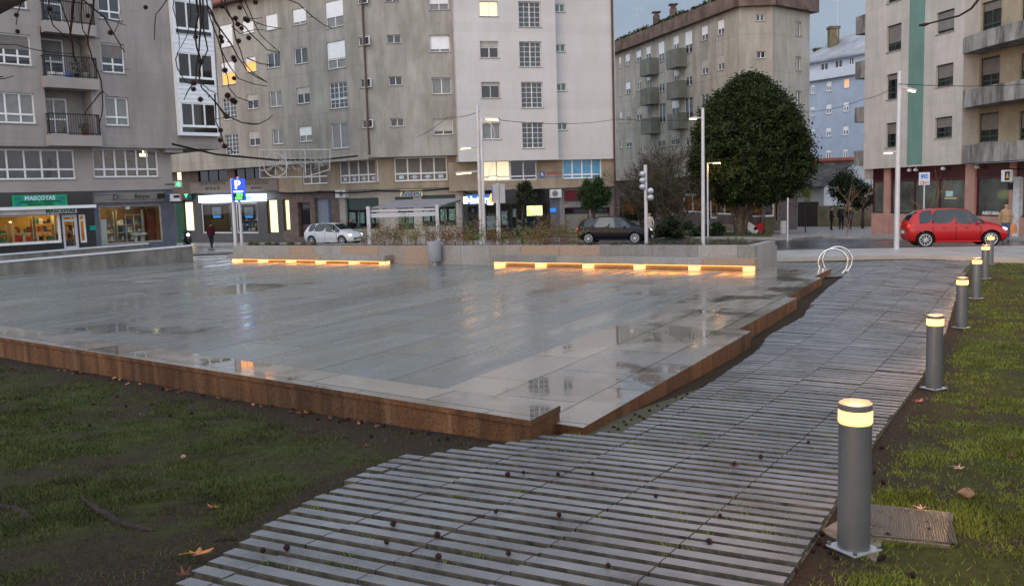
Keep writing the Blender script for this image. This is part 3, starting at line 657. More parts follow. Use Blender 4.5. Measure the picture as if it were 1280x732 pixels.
# lit office: the room light is put into a glowing pane
hh = (fw1[0], fw1[0] + (fw1[1] - fw1[0]) * .5, fw1[2], fw1[3])
wl = window(PWM, hh, BC, n=2, low=.2, glass=emitm('office_light', (1, .8, .52), .75), d=dC, rev=.12, fw=.07, label='window of the lit office', sill=False)
window(PWM, (hh[1], fw1[1], fw1[2], fw1[3]), BC, n=2, low=.2, glass=M_GD, d=dC, rev=.12, fw=.07, sill=False)
window(PWM, fw2, BC, n=4, low=.2, glass=M_BLUEC, d=dC, rev=.12, fw=.08, label='first floor window with blue curtains')
rr = PWM.rect(674.5, 214, 702, 222, dC)
M_RED = mat('red_lettering', (.5, .05, .07), .5); M_BLUT = mat('blue_lettering', (.06, .15, .4), .5)
mb = MB(); PWM.box(mb, rr[0], rr[0] + .36, rr[2], rr[3], dC + .01, dC + .03); lg = mb.build('office_logo', M_BLUT, BC)
text('lettering', 'R', .36, PWM.M(rr[0] + .18, (rr[2] + rr[3]) / 2, dC + .035), M_TXTW, lg)
mb = MB(); PWM.box(mb, rr[0] + .42, rr[1], rr[2] + .02, rr[2] + .05, dC + .01, dC + .02); lg2 = mb.build('office_name', M_BLUT, BC)
text('lettering', 'VICENTE M', .27, PWM.M((rr[0] + .42 + rr[1]) / 2, rr[2] + .28, dC + .02), M_RED, lg2, sx=.78)
# left wing first floor
fg1 = PGL.rect(*S5(o5, 572, 490, 740, 640), dC); fg2 = PGL.rect(*S5(o5, 820, 480, 1072, 632), dC)
zfg = PGL.hit(420, 238, dC)[1]; uB = PGL.hit(347, 230, dC)[0]
mb = MB(); PGL.wall(mb, jL, uB, zfg, zC - .2, [fg1, fg2], dC, .14); mb.build('wall', M_BEI, BC)
window(PGL, fg1, BC, n=3, low=.33, glass=M_BLINDD, d=dC, rev=.12, fw=.075); window(PGL, fg2, BC, n=4, low=.34, glass=M_BLINDD, d=dC, rev=.12, fw=.085); stickers(PGL, fg2, dC, 4)
uZ = PGL.hit(190, 230, dC)[0]
db1 = PGL.rect(247, 205, 283.5, 226.5, dC); db2 = PGL.rect(293, 203, 328, 224, dC); db3 = PGL.rect(228, 206, 240, 226, dC)
mb = MB(); zb_ = PGL.hit(300, 240, dC)[1]; PGL.wall(mb, uB, uZ, zb_, zC - .2, [db1, db2], dC, .14); mb.build('wall', mat('brown_render', (.13, .11, .095), .85, .15, 1), BC)
for h in (db1, db2): window(PGL, h, BC, n=3, glass=M_GD, d=dC, rev=.12, fw=.03, fm=M_IRON, sill=False)
r5 = PGL.rect(238, 226.5, 347, 239.5, dC + .1)
sg = sign_box(PGL, 'shop_sign', r5, dC + .005, .1, mat('grey_fascia', (.17, .15, .135), .6, .1), BC)
M_TXG = mat('grey_lettering', (.05, .045, .045), .5)
uu = PGL.hit(265, 230, dC + .1)[0]; text('lettering', 'CENTRO DE NEGOCIOS', .33, PGL.M(uu, r5[2] + .68, dC + .11), M_TXG, sg)
text('lettering', '902 99 66 78', .36, PGL.M(uu, r5[2] + .3, dC + .11), M_TXG, sg)
uu = PGL.hit(318, 230, dC + .1)[0]; text('lettering', 'NEGOCENTRO', .5, PGL.M(uu, r5[2] + .6, dC + .11), M_TXG, sg)
uu = PGL.hit(320, 230, dC + .1)[0]; text('lettering', 'INMOBILIARIA', .2, PGL.M(uu, r5[2] + .2, dC + .11), M_TXG, sg)
mb = MB(); uu = PGL.hit(289, 230, dC + .1)[0]; PGL.box(mb, uu - .12, uu + .12, r5[2] + .35, r5[2] + .85, dC + .106, dC + .112); mb.build('sign_logo', M_RED, sg)
# ground floor left wing (bank, doors)
zg = -1.2
dk = dC - .3
bk1 = PGL.rect(252, 253, 289, 291.5, dk); bk2 = PGL.rect(295, 253, 322, 291.5, dk); lit1 = PGL.rect(334, 249, 347, 291.5, dk); lit2 = PGL.rect(354, 249, 362, 288, dk); doord = PGL.rect(373, 253, 388, 296, dk); doorb = PGL.rect(394, 248, 411, 292, dk); gs = PGL.rect(432, 247.5, 477, 286, dk)
mb = MB(); PGL.wall(mb, jLk, PGL.hit(425, 270, dk)[0], zg, zfg - .004, [gs], dk, .3); mb.build('shopfront_wall', M_CRE, BC)
mb = MB(); PGL.wall(mb, PGL.hit(425, 270, dk)[0], uB, zg, zfg - .004, [doord, doorb, lit2], dk, .3); mb.build('shopfront_wall', M_BRN, BC)
mb = MB(); PGL.wall(mb, uB, PGL.hit(331, 270, dk)[0], zg, zb_ - .004, [lit1], dk, .3, 0) if PGL.hit(331, 270, dk)[0] > uB else None
PGL.wall(mb, PGL.hit(331, 270, dk)[0], PGL.hit(244, 270, dk)[0], zg, zb_ - .004, [bk1, bk2], dk, .3); PGL.wall(mb, PGL.hit(244, 270, dk)[0], uZ, zg, zb_ - .004, [], dk - .4, .3); mb.build('shopfront_wall', mat('dark_shopfront', (.05, .045, .045), .4, .2), BC)
M_LP = emitm('lit_cream_panel', (1, .86, .48), 1.6)
for h, e_ in ((lit1, 1), (lit2, 1)):
    mb = MB(); PGL.box(mb, h[0] + .05, h[1] - .05, h[2] + .05, h[3] - .05, dk - .28, dk - .24); mb.build('lit_panel', M_LP, BC)
    shopwin(PGL, h, dk, BC, M_IRON, 1, fw=.07, rev=.1)
shop_room(PGL, (bk2[0], bk1[1], bk1[2], bk1[3]), dk - .05, 3.2, BC, mat('tan_wall', (.36, .27, .17), .8, .1), emitm('office_lamp', (1, .8, .5), 2.2), 1, GC[2:5], ['low shelf of leaflets inside the bank office window'], seed=5)
for h in (bk1, bk2): shopwin(PGL, h, dk, BC, M_ALU, 1, fw=.1)
for px_, lb in ((271, 'left'), (311, 'right')):
    h = PGL.rect(px_ - 8, 257, px_ + 8, 274, dk - .35)
    t = thing('poster', f'framed advertising poster in the {lb} window of the bank office', 'poster', PGL.P(h[0], h[2], dk - .35)); mb = MB(); PGL.box(mb, *h, dk - .38, dk - .35); mb.build('poster_frame', M_TXTD, t)
    mb = MB(); w9 = h[1] - h[0]; h9 = h[3] - h[2]; PGL.box(mb, h[0] + w9 * .15, h[1] - w9 * .15, h[2] + h9 * .3, h[3] - h9 * .1, dk - .349, dk - .344); mb.build('poster_print', mat('pale_print', (.3, .36, .45), .5), t)
    mb = MB(); PGL.box(mb, h[0] + w9 * .2, h[1] - w9 * .2, h[2] + h9 * .1, h[2] + h9 * .27, dk - .349, dk - .344); mb.build('poster_band', emitm('blue_print', (.08, .35, .8), .5), t)
h = PGL.rect(248, 243.5, 324.5, 252.5, dC + .35)
mb = MB(); PGL.box(mb, *h, dk, dC + .35); ls = mb.build('lit_shop_sign', emitm('sign_white_blue', (.72, .86, 1), 3.2), BC)
mb = MB(); h2 = PGL.rect(300, 243.5, 315, 252.5, dC + .35); PGL.box(mb, h2[0], h2[1], h[2] + .1, h[3] - .1, dC + .352, dC + .36); mb.build('sign_band', emitm('sign_blue', (.25, .55, 1), 1.2), ls)
mb = MB(); PGL.box(mb, doord[0], doord[1], doord[2], doord[3], dk - .3, dk - .24); o = mb.build('door', mat('dark_wood_door', (.05, .025, .018), .4, .3, 4), BC); mb = MB(); PGL.box(mb, doord[0] + .15, doord[1] - .15, doord[2] + .9, doord[3] - .2, dk - .238, dk - .23); mb.build('pane', M_GD, o); mb = MB(); PGL.box(mb, doord[0] + .1, doord[0] + .14, doord[2] + .9, doord[2] + 1.3, dk - .23, dk - .18); mb.build('handle', M_ALU, o)
mb = MB(); PGL.box(mb, doorb[0], doorb[1], doorb[2], doorb[3], dk - .3, dk - .24); o = mb.build('garage_door', mat('pale_blue_metal', (.2, .24, .29), .5, .08), BC)
mb = MB(); PGL.box(mb, doorb[0] - .22, doorb[0] - .02, doorb[2], doorb[3], dk + .002, dk + .03); mb.build('door_trim', mat('blue_trim', (.05, .1, .2), .5), BC)
h = PGL.rect(228, 253, 236.5, 288, dk); mb = MB(); PGL.box(mb, h[0], h[1], h[2], h[3], dk - .39, dk - .35); mb.build('lit_panel', M_LP, BC)
h = PGL.rect(219.5, 250, 227, 300, dk); mb = MB(); PGL.box(mb, h[0], h[1], zg, h[3], dk - .39, dk - .1); mb.build('green_pier', mat('dark_green_pier', (.015, .07, .045), .5), BC)
h = PGL.rect(228, 237, 242, 248.5, dk); mb = MB(); PGL.box(mb, h[0], h[1], h[2], h[3], dk - .38, dk + .2); sg = mb.build('teal_sign', mat('dark_teal_sign', (.01, .08, .09), .5), BC)
uq, zq = PGL.hit(232.5, 242.5, dk + .2); mb = MB(); vs = [PGL.P(uq + a * .09, zq + b * .09, dd) for dd in (dk + .202, dk + .212) for a, b in ((-1,-3),(1,-3),(1,-1),(3,-1),(3,1),(1,1),(1,3),(-1,3),(-1,1),(-3,1),(-3,-1),(-1,-1))]; mb.add(vs, [tuple(range(12)), tuple(range(23, 11, -1))] + [(q, (q + 1) % 12, 12 + (q + 1) % 12, 12 + q) for q in range(12)]); mb.build('green_cross', M_GLED, sg)
h = PGL.rect(222, 211, 226.5, 225, dC); mb = MB(); PGL.box(mb, h[0], h[1], h[2], h[3], dC + .004, dC + .02); mb.build('lit_window', M_LP, BC)
# green shopfronts
M_GRS = mat('bottle_green_panel', (.008, .04, .028), .35, .2)
def greenshop(pl, h, d, nfl):
    mb = MB(); zc = h[2] + (h[3] - h[2]) * .62; zl = h[2] + (h[3] - h[2]) * .06
    pl.box(mb, h[0], h[1], zc, h[3], d - .25, d - .18); pl.box(mb, h[0], h[1], h[2], zl, d - .25, d - .18)
    k = 3
    for i in range(k + 1): c = h[0] + (h[1] - h[0] - .08) * i / k; pl.box(mb, c, c + .08, zl, zc, d - .24, d - .17)
    for j in range(1, 5): zz = zc + (h[3] - zc) * j / 5; pl.box(mb, h[0], h[1], zz - .01, zz + .01, d - .18, d - .165)
    o = mb.build('shopfront', M_GRS, BC); g = MB(); pl.quad(g, h[0], h[1], zl, zc, d - .22); g.build('pane', M_GD, o)
    p = MB(); w = (h[1] - h[0])
    for i in range(nfl): c = h[0] + w * (i + .5) / nfl; pl.box(p, c - w / nfl * .36, c + w / nfl * .36, zl + .25, zl + 1.0, d - .21, d - .2)
    p.build('leaflet_panel', mat('pale_green_leaflets', (.16, .26, .23), .5, .5, 9), o)
greenshop(PGL, gs, dk, 4)
gs2 = PGM.rect(*S5((480, 220), 118, 210, 302, 545, 8.136), dk); gs3 = PGM.rect(*S5((480, 220), 388, 192, 732, 510, 8.136), dk)
mb = MB(); PGM.wall(mb, jMk, PGM.hit(580.5, 270, dk)[0], zg, zf - .004, [gs2, gs3], dk, .3); mb.build('shopfront_wall', M_CRE, BC)
greenshop(PGM, gs2, dk, 2); greenshop(PGM, gs3, dk, 4)
h = PGM.rect(500, 237, 528, 245.5, dk + .25); sg = sign_box(PGM, 'shop_sign', h, dk + .01, .2, mat('cream_lightbox', (.6, .56, .36), .5, emit=(1, .9, .55), estr=.12), BC)
text('lettering', 'Ambigu', .42, PGM.M((h[0] + h[1]) / 2, (h[2] + h[3]) / 2 - .04, dk + .215), mat('blue_script', (.02, .12, .35), .5), sg, bold=.015)
mb = MB(); PGM.box(mb, h[0] + .06, h[1] - .06, h[2] + .03, h[2] + .08, dk + .212, dk + .222); mb.build('sign_underline', mat('blue_script', (.02, .12, .35), .5), sg)
h = PGM.rect(570.5, 235.5, 576.5, 240, dk + .1); sign_box(PGM, 'wall_sign', h, dk + .01, .06, mat('red_sign', (.4, .05, .03), .5), BC)
# energy shop (blue lit sign), screen, AC unit, maroon shop
e0 = PWM.hit(580, 270, dk)[0]
w1 = PWM.rect(585, 257, 624, 291, dk); w2 = PWM.rect(626, 255, 653, 292, dk); w3 = PWM.rect(655, 254, 686, 288, dk); w4 = PWM.rect(706, 259, 737, 292, dk); w5 = PWM.rect(739, 259, 763, 290, dk)
mb = MB(); PWM.wall(mb, e0, PWM.hit(688, 270, dk)[0], zg, zfw - .004, [w1, w2, w3], dk, .25); mb.build('shopfront_wall', M_BLKT, BC)
mb = MB(); PWM.wall(mb, PWM.hit(688, 270, dk)[0], PWM.hit(700, 270, dk)[0], zg, zfw - .004, [], dk, .25); mb.build('shopfront_wall', M_SLATE, BC)
mb = MB(); PWM.wall(mb, PWM.hit(700, 270, dk)[0], ue, zg, zfw - .004, [w4, w5], dk, .25); PWM.box(mb, ue, ue + .02, zg, zfw, -14, dk); mb.build('shopfront_wall', mat('grey_stone_piers', (.2, .19, .19), .7, .15), BC)
h = PWM.rect(584.5, 243, 617.5, 255, dk + .3); sg = sign_box(PWM, 'lit_shop_sign', h, dk + .01, .3, emitm('sign_deep_blue', (.03, .13, .42), .7), BC)
text('lettering', 'Naturgy', .62, PWM.M((h[0] + h[1]) / 2 - .05, (h[2] + h[3]) / 2 - .05, dk + .32), emitm('sign_white_letter', (1, 1, 1), 2.0), sg, bold=.03)
fl = MB(); q0 = h[1] - .18; zc = (h[2] + h[3]) / 2
vs = [PWM.P(q0 + a_, zc + b_, dd) for dd in (dk + .315, dk + .34) for a_, b_ in ((-.15, -.28), (.18, -.3), (.28, -.08), (.12, .12), (-.02, .38), (-.12, .15))]
fl.add(vs, [(0, 1, 2, 3, 4, 5), (11, 10, 9, 8, 7, 6)] + [(i, (i + 1) % 6, 6 + (i + 1) % 6, 6 + i) for i in range(6)]); fl.build('flame_emblem', emitm('flame_orange', (1, .3, .03), 2.4), sg)
h = PWM.rect(581.5, 246, 584, 254.5, dk + .5); mb = MB(); PWM.box(mb, h[0] - .1, h[1] + .05, h[2], h[3], dk + .32, dk + .42); mb.build('lit_projecting_sign', emitm('sign_white_warm', (1, .9, .75), 2.2), BC)
for h in (w1, w2, w3): shopwin(PWM, h, dk, BC, M_IRON, 2 if h is not w3 else 1, fw=.06)
shop_room(PWM, (w1[0], w3[1], w1[2], w1[3]), dk - .03, 3.4, BC, mat('grey_office_wall', (.16, .16, .16), .8, .1), emitm('office_dim', (1, .9, .75), 1.0), 3, GC[2:5], ['leaflet shelf at the left in the energy shop', 'leaflet shelf in the middle of the energy shop', 'leaflet shelf at the right in the energy shop'], seed=8)
h = PWM.rect(658.5, 257, 678, 269.5, dk - .3)
t = thing('advertising_screen', 'bright yellow and green advertising screen in a dark shop window', 'screen', PWM.P(h[0], h[2], dk - .3)); mb = MB(); PWM.box(mb, h[0] - .04, h[1] + .04, h[2] - .04, h[3] + .04, dk - .36, dk - .31); mb.build('screen_housing', M_TXTD, t)
sm = mat('screen_picture', (.1, .1, .05), .4); n_, l_, b_ = nodes_of(sm); sm_r = [q for q in n_ if q.type == 'VALTORGB'][0]
sm_r.color_ramp.elements[0].color = (.25, .45, .03, 1); sm_r.color_ramp.elements[1].color = (1, .95, .55, 1); [q for q in n_ if q.type == 'TEX_NOISE'][0].inputs['Scale'].default_value = 2.2
l_.new(sm_r.outputs[0], b_.inputs['Emission Color']); b_.inputs['Emission Strength'].default_value = 1.9
mb = MB(); PWM.box(mb, *h, dk - .309, dk - .3); mb.build('screen_face', sm, t)
for pxs, lb in (((608.5, 270, 620, 287), 'white poster standing in the left window of the energy shop'), ((626.5, 264, 634, 281), 'pale blue poster on the door of the energy shop'), ((641, 261, 645, 271), 'small notice beside the door of the energy shop')):
    h = PWM.rect(*pxs, dk - .12); mb = MB(); PWM.box(mb, *h, dk - .13, dk - .115); tag(mb.build('poster', mat('pale_poster', (.42, .5, .5), .6, .4, 5)), lb, 'poster')
def ac_unit(pl, px4, d, lab, th=.32):
    h = pl.rect(*px4, d + th); t = thing('air_conditioner', lab, 'air conditioner', pl.P((h[0] + h[1]) / 2, h[2], d + th / 2)); mb = MB(); pl.box(mb, *h, d + .01, d + th)
    mb.build('housing', M_PLW, t); c = pl.P(h[0] + (h[1] - h[0]) * .42, (h[2] + h[3]) / 2, d + th + .003); Mx = pl.M(0, 0).to_3x3(); r_ = (h[3] - h[2]) * .36
    f = MB(); f.lathe([(r_, 0), (r_, .02), (r_ * .94, .025)], c, 20, M=Mx); f.build('fan_grille', mat('fan_dark', (.06, .06, .06), .5), t)
    f = MB()
    for i in range(5): rr_ = r_ * (.2 + .17 * i); 
    for i in range(5): f.tube([c + Mx @ Vector((math.cos(j * math.pi / 8) * r_ * (.18 + .17 * i), math.sin(j * math.pi / 8) * r_ * (.18 + .17 * i), .03)) for j in range(17)], .006, 4)
    f.build('grille_ring', M_ALU, t)
ac_unit(PWM, (688, 236.5, 702, 247), dk, 'white air conditioner over the slate shopfront')
ac_unit(PGL, (419, 237.5, 431.5, 247), dk, 'old air conditioner with rust above the green shopfront')
h = PWM.rect(687.5, 260, 695, 265, dk); sign_box(PWM, 'wall_sign', h, dk + .01, .03, emitm('small_blue_sign', (.02, .2, .75), .6), BC)
h = PWM.rect(706, 237, 763, 250, dk + .1); mb = MB(); PWM.box(mb, *h, dk + .003, dk + .12); mb.build('fascia', mat('maroon_fascia', (.1, .01, .018), .5, .15), BC)
for h in (w4, w5): window(PWM, h, BC, n=1, glass=mat('grey_blind_glass', (.16, .155, .13), .2, .1, 1), blind=M_GD, bf=.22, d=dk, rev=.15, fw=.07, fm=mat('maroon_frame', (.12, .02, .04), .5), sill=False)

# =================================================================== BACK RIGHT BUILDING (behind the big tree)
M_BR = tiled('beige_stained_render', (.43, .40, .345), .8, 60, 2.75, .08, .3, thick=.03, az=-17.2)
M_BR2 = tiled('beige_stained_render_front', (.42, .39, .34), .82, 60, 2.75, .1, .22, thick=.03, az=80)
PBL = Plane(924.5, 68.5, -17.2)
q0 = PBL.P(0, 0); PBM = Plane(924.5, 68.5, 92); um = PBM.hit(966, 120)[0]
pm_ = PBM.P(um, 0); PBR = Plane(966, pm_.y, 50); ur = PBR.hit(1011.5, 120)[0]
BR = thing('apartment_building', 'beige apartment building with solid grey balconies behind the big round tree', 'building', PBL.P(1, -1.1))
o3 = (770, 0); bl = []
for t in ((20,380,33,455),(62,362,92,440),(135,340,167,412),(200,312,230,392),(282,280,322,412),(382,242,418,330),(460,210,507,355),(570,175,612,270),(678,135,720,232),
          (22,562,33,640),(65,548,95,628),(138,530,167,605),(205,510,235,590),(285,487,322,612),(385,460,420,540),(463,430,508,570),(572,400,614,495),(680,372,722,468)):
    bl.append(PBL.rect(*S5(o3, *t)))
for t in ((63,595,73,655),(97,588,120,650),(152,575,180,640),(212,565,232,630),(272,552,305,655),(340,535,380,605),(408,520,452,632),(497,500,535,575)):
    bl.append(PBL.rect(*S5((760, 0), *t, 4.267)))
o7 = (760, 90)
for t in ((50,265,58,302),(72,260,94,300),(196,243,228,296),(248,240,285,290),(308,230,340,292)): bl.append(PBL.rect(*S5(o7, *t, 3.18)))
zt = PBL.hit(924, 9.5)[1]; zb = PBL.hit(850, 222)[1]; uLf = PBL.hit(740, 100)[0]
mb = MB(); PBL.wall(mb, 0, uLf, zb, zt, bl, 0, .2); mb.build('wall', M_BR, BR)
rs = random.Random(4)
for i, h in enumerate(bl):
    tall = h[3] - h[2] > 1.9
    window(PBL, h, BR, n=2, low=.38 if tall else 0, glass=rs.choice([M_G, M_CUR, M_G]), blind=M_BLIND if i < 9 or rs.random() < .3 else M_BLINDB, bf=rs.choice([.3, .55, .6, 0]) if i >= 9 else .62, fw=.045, rev=.07, fm=M_WHITE)
for t in ((158,395,240,505),(160,590,243,700),(332,332,428,455),(337,545,430,660)):
    h = PBL.rect(*S5(o3, t[0], t[1], t[0] + (t[2] - t[0]) * .8, t[3]), .9); mb = MB(); PBL.box(mb, h[0], h[1], h[2], h[3], .02, .9); fixn(mb.build('balcony', mat('grey_balcony_panel', (.19, .195, .17), .7, .15, 1, streak=.2), BR))
for t in ((175,630,242,715),(315,605,388,690)):
    h = PBL.rect(*S5((760, 0), t[0], t[1], t[0] + (t[2] - t[0]) * .8, t[3], 4.267), .9); mb = MB(); PBL.box(mb, h[0], h[1], h[2], h[3], .02, .9); mb.build('balcony', mat('grey_balcony_panel', (.19, .195, .17), .7), BR)
bm_ = [PBM.rect(*S5(o3, 935, 95, 990, 140)), PBM.rect(*S5(o3, 937, 342, 997, 388))]
mb = MB(); PBM.wall(mb, 0, um, zb, zt, bm_, 0, .15); mb.build('wall', M_BR2, BR)
for h in bm_: window(PBM, h, BR, n=2, glass=M_G, fw=.05, rev=.15)
br_ = [PBR.rect(*S5(o3, 1197, 145, 1235, 240)), PBR.rect(*S5(o3, 1197, 378, 1235, 470)), PBR.rect(*S5(o3, 1197, 605, 1240, 700)), PBR.rect(994, 156.5, 1001, 172)]
mb = MB(); PBR.wall(mb, 0, ur, zb, zt, br_, 0, .18); PBR.box(mb, ur, ur + .02, zb, zt, -8, 0); mb.build('wall', M_BR2, BR)
for i, h in enumerate(br_): window(PBR, h, BR, n=2, glass=M_LIT if i == 3 else M_CUR, fw=.05, rev=.15, label='window lit orange from inside' if i == 3 else None)
M_FAS = mat('brown_roof_fascia', (.17, .12, .1), .85, .25, 1, streak=.3)
zft = PBL.hit(924, -6)[1]
mb = MB(); PBL.box(mb, -.1, uLf, zt - .002, zt + 1.0, -6, .5); PBM.box(mb, -.15, um + .1, zt, zt + 1.004, -6, .5); PBR.box(mb, -.1, ur + .5, zt + .004, zt + 1.008, -6, .5); mb.build('roof_fascia', M_FAS, BR)
mb = MB()
mb.add([PBL.P(0, zt + 1.0, .5), PBL.P(uLf, zt + 1.0, .5), PBL.P(uLf, zt + 3.0, -5), PBL.P(0, zt + 3.0, -5)], [(0, 1, 2, 3)]); mb.build('roof', mat('dark_slate_roof', (.06, .055, .05), .9, .3, 3), BR)
ms = MB()
for i in range(1500):
    u_ = random.uniform(.5, uLf); dd = random.uniform(-1.6, .5); dn = abs(mnoise.noise(Vector((u_ * .35, dd, 0))))
    if dn < .12: continue
    p = PBL.P(u_, zt + 1.0 + (.5 - dd) * .37 + random.random() * .3 * dn * 2, dd); a_ = Vector((random.gauss(0, 1), random.gauss(0, 1), random.gauss(0, 1))).normalized() * .16; b2 = a_.cross(Vector((0, 0, 1))).normalized() * .1
    ms.add([p - a_, p + b2, p + a_, p - b2], [(0, 1, 2, 3)])
tag(ms.build('roof_moss', mat('moss_green', (.055, .08, .025), .9, .4, 5)), 'green weeds and moss growing along the roof edge of the beige building', 'moss', kind='stuff')
for xx, yy, hh_ in ((820.5, 20.5, 10), (841.5, 11.5, 10)):
    q = PBL.hit(xx, yy + 8, -1.5); p = PBL.P(q[0], q[1] - .8, -1.5); mb = MB(); mb.box(p + Vector((0, 0, .7)), (.55, .55, 1.4)); mb.box(p + Vector((0, 0, 1.55)), (.4, .4, .25)); mb.box(p + Vector((0, 0, 1.72)), (.75, .75, .09)); mb.build('chimney', M_FAS, BR)
def antenna(p, h, lab):
    t = thing('tv_antenna', lab, 'antenna', p); mb = MB(); mb.tube([p, p + Vector((0, 0, h))], .025, 6); mb.build('mast', M_ALU, t)
    mb = MB(); mb.tube([p + Vector((-.5, 0, h - .1)), p + Vector((.7, .2, h))], .02, 5)
    for k in range(5): c = p + Vector((-.45 + .25 * k, .0, h - .1 + .02 * k)); mb.tube([c + Vector((0, 0, -.2)), c + Vector((0, 0, .2))], .012, 4)
    mb.build('aerial', M_ALU, t)
for x_, y_, h_, l_ in ((797.5, 40, 3.2, 'tall TV antenna at the left on the roof of the beige building'), (855, 15, 3.4, 'second TV antenna to the right of the chimneys on the beige building')):
    q = PBL.hit(x_, y_, -1.2); antenna(PBL.P(q[0], q[1] - 1, -1.2), h_, l_)
# ground floor of that building: brown stone, shop windows, entrance
zgb = -2.0; db = -1.0
w_a = PBL.rect(853.5, 245, 880, 266, db)
mb = MB(); bs1 = PBL.rect(*S5((810, 220), 355, 180, 545, 368, 8.136), db); bs2 = PBL.rect(887, 247, 896, 273, db); bs3 = PBL.rect(*S5((810, 220), 690, 190, 850, 392, 8.136), db)
lft = PBL.rect(775, 245, 850, 276, db)
PBL.wall(mb, -.2, uLf, zgb, zb, [bs1, bs2, bs3, lft], db, .2); mb.build('shopfront_wall', M_BRN, BR)
bs4 = PBM.rect(938, 247, 968, 271, db)
mb = MB(); PBM.wall(mb, -.3, um + .5, zgb, zb, [bs4], db, .2); PBM.box(mb, -.2, um + .2, zb - .004, zb + .2, -5, -.01); PBL.box(mb, 0, uLf, zb - .01, zb + .2, -6, -.01); PBR.box(mb, 0, ur, zb - .012, zb + .2, -6, -.01)
PBR.wall(mb, 0, ur, zgb, zb, [], db, .2); mb.build('shopfront_wall', M_BRN, BR)
WR2 = mat('amber_wall', (.4, .24, .1), .8, .3, 2)
shop_room(PBL, (bs3[0], bs1[1], bs1[2], bs1[3]), db - .05, 3, BR, WR2, emitm('cafe_light', (1, .62, .28), 5), 3, GC, ['shelf with red goods left of the tree in the corner shop', 'shelf of goods beside the corner shop entrance', 'shelf of goods right behind the tree trunk'], seed=21)
for h in (bs1, bs3): shopwin(PBL, h, db, BR, M_WHITE, 2, fw=.12)
shopwin(PBL, bs2, db, BR, M_WHITE, 1, fw=.12, nm='shop_door')
shop_room(PBM, bs4, db - .05, 2.5, BR, WR2, emitm('cafe_light', (1, .62, .28), 2.5), 1, GC[:4], ['shelf of goods in the shop window right of the tree trunk'], seed=22); shopwin(PBM, bs4, db, BR, M_WHITE, 2, fw=.12)
shop_room(PBL, lft, db - .05, 3, BR, WR2, emitm('cafe_orange', (1, .35, .08), 3.5), 2, GC, ['shelf with bottles at the left in the cafe front', 'shelf with bottles at the right in the cafe front'], seed=23); shopwin(PBL, lft, db, BR, M_IRON, 4, fw=.08)
# entrance steps
p = PBL.P(PBL.hit(895, 280, db + .8)[0], 0); st = MB()
for k in range(4): pp = PBL.P(PBL.hit(903, 285, db + 1)[0], 0, db + .4 + .3 * (3 - k)); st.box((pp.x, pp.y, G(pp.x, pp.y) + .08 + .16 * k), (3.2, 1.1 + .0 * k, .16), Matrix.Rotation(-R(PBL.az + 90), 3, 'Z'))
tag(st.build('entrance_steps', mat('mossy_step_stone', (.22, .2, .14), .85, .3, 3)), 'mossy stone entrance steps beside the big tree trunk', 'steps')

# =================================================================== RIGHT BUILDING (teal stripe)
M_RW = tiled('greige_tiles', (.50, .48, .46), .86, 1.3, .55, .06, .15, az=-11.6)
M_TEAL = tiled('teal_tiles', (.15, .27, .245), .85, 1.3, .55, .08, .12, az=-11.6)
M_YEL = mat('ochre_stained_render', (.36, .31, .225), .9, .15, .8, streak=.2)
M_BALC = mat('stained_concrete_balcony', (.34, .335, .32), .9, .15, .7, streak=.72)
M_PINK = mat('pink_render', (.40, .235, .2), .85, .12, 1.5, streak=.12)
M_MAR = mat('maroon_fascia_dark', (.045, .008, .014), .4, .2)
TOPR = 15.5
PR = Plane(1181, 48, -11.6)
RB = thing('apartment_building', 'greige apartment building at right with a vertical teal stripe and stained balconies', 'building', PR.P(0, 0) + Vector((0, 0, -.6)))
oA = (1040, 0); oB = (1040, 120)
hr = [PR.rect(*S5(oA, 365, 165, 462, 340)), PR.rect(*S5(oA, 362, 490, 462, 660)), PR.rect(*S5(oB, 358, 177, 460, 340)), PR.rect(*S5(oA, 368, -160, 465, 12)),
      PR.rect(*S5(oA, 697, 72, 815, 218)), PR.rect(*S5(oA, 692, 428, 808, 575)), PR.rect(*S5(oB, 685, 140, 800, 278))]
uK = PR.hit(1080.5, 130)[0]; uJ = PR.hit(1203, 130)[0]; ut0 = PR.hit(1136, 100)[0]; ut1 = PR.hit(1154.5, 100)[0]
zR = (PR.hit(1080, 206.5)[1] + PR.hit(1198, 204)[1]) / 2
mb = MB(); PR.wall(mb, min(uK, uJ), max(uK, uJ), zR, TOPR, hr, 0, .18)
PR.box(mb, min(uK, uJ), max(uK, uJ), zR - .15, zR - .003, -6, 0); PR.box(mb, uJ - .01 if uJ < uK else uJ, uJ + .01, zR, TOPR, -.9, -.003)
PR.box(mb, uK, uK + .02, zR, TOPR, -9, 0)
mb.build('wall', M_RW, RB)
mb = MB(); PR.box(mb, min(ut0, ut1), max(ut0, ut1), zR - .02, TOPR, .003, .03); mb.build('teal_stripe', M_TEAL, RB)
for i, h in enumerate(hr): window(PR, h, RB, n=2 if i > 3 else 2, low=.26, glass=M_GD, blind=M_BLINDD if i not in (4,) else M_CUR, bf=[.7, .2, .45, .5, .9, .62, .5][i], fm=M_DKF, fw=.07, rev=.16)
dR = -.9
hb = [PR.rect(*S5(oA, 998, 5, 1130, 195), dR), PR.rect(*S5(oA, 987, 380, 1118, 575), dR), PR.rect(*S5(oB, 978, 112, 1110, 306), dR), PR.rect(*S5(oA, 1262, -30, 1420, 150), dR), PR.rect(*S5(oA, 1255, 345, 1400, 545), dR), PR.rect(*S5(oB, 1247, 95, 1390, 290), dR)]
uX = PR.hit(1420, 150)[0]
mb = MB(); PR.wall(mb, min(uX, uJ), max(uX, uJ), zR, TOPR, hb, dR, .15); mb.build('wall', M_YEL, RB)
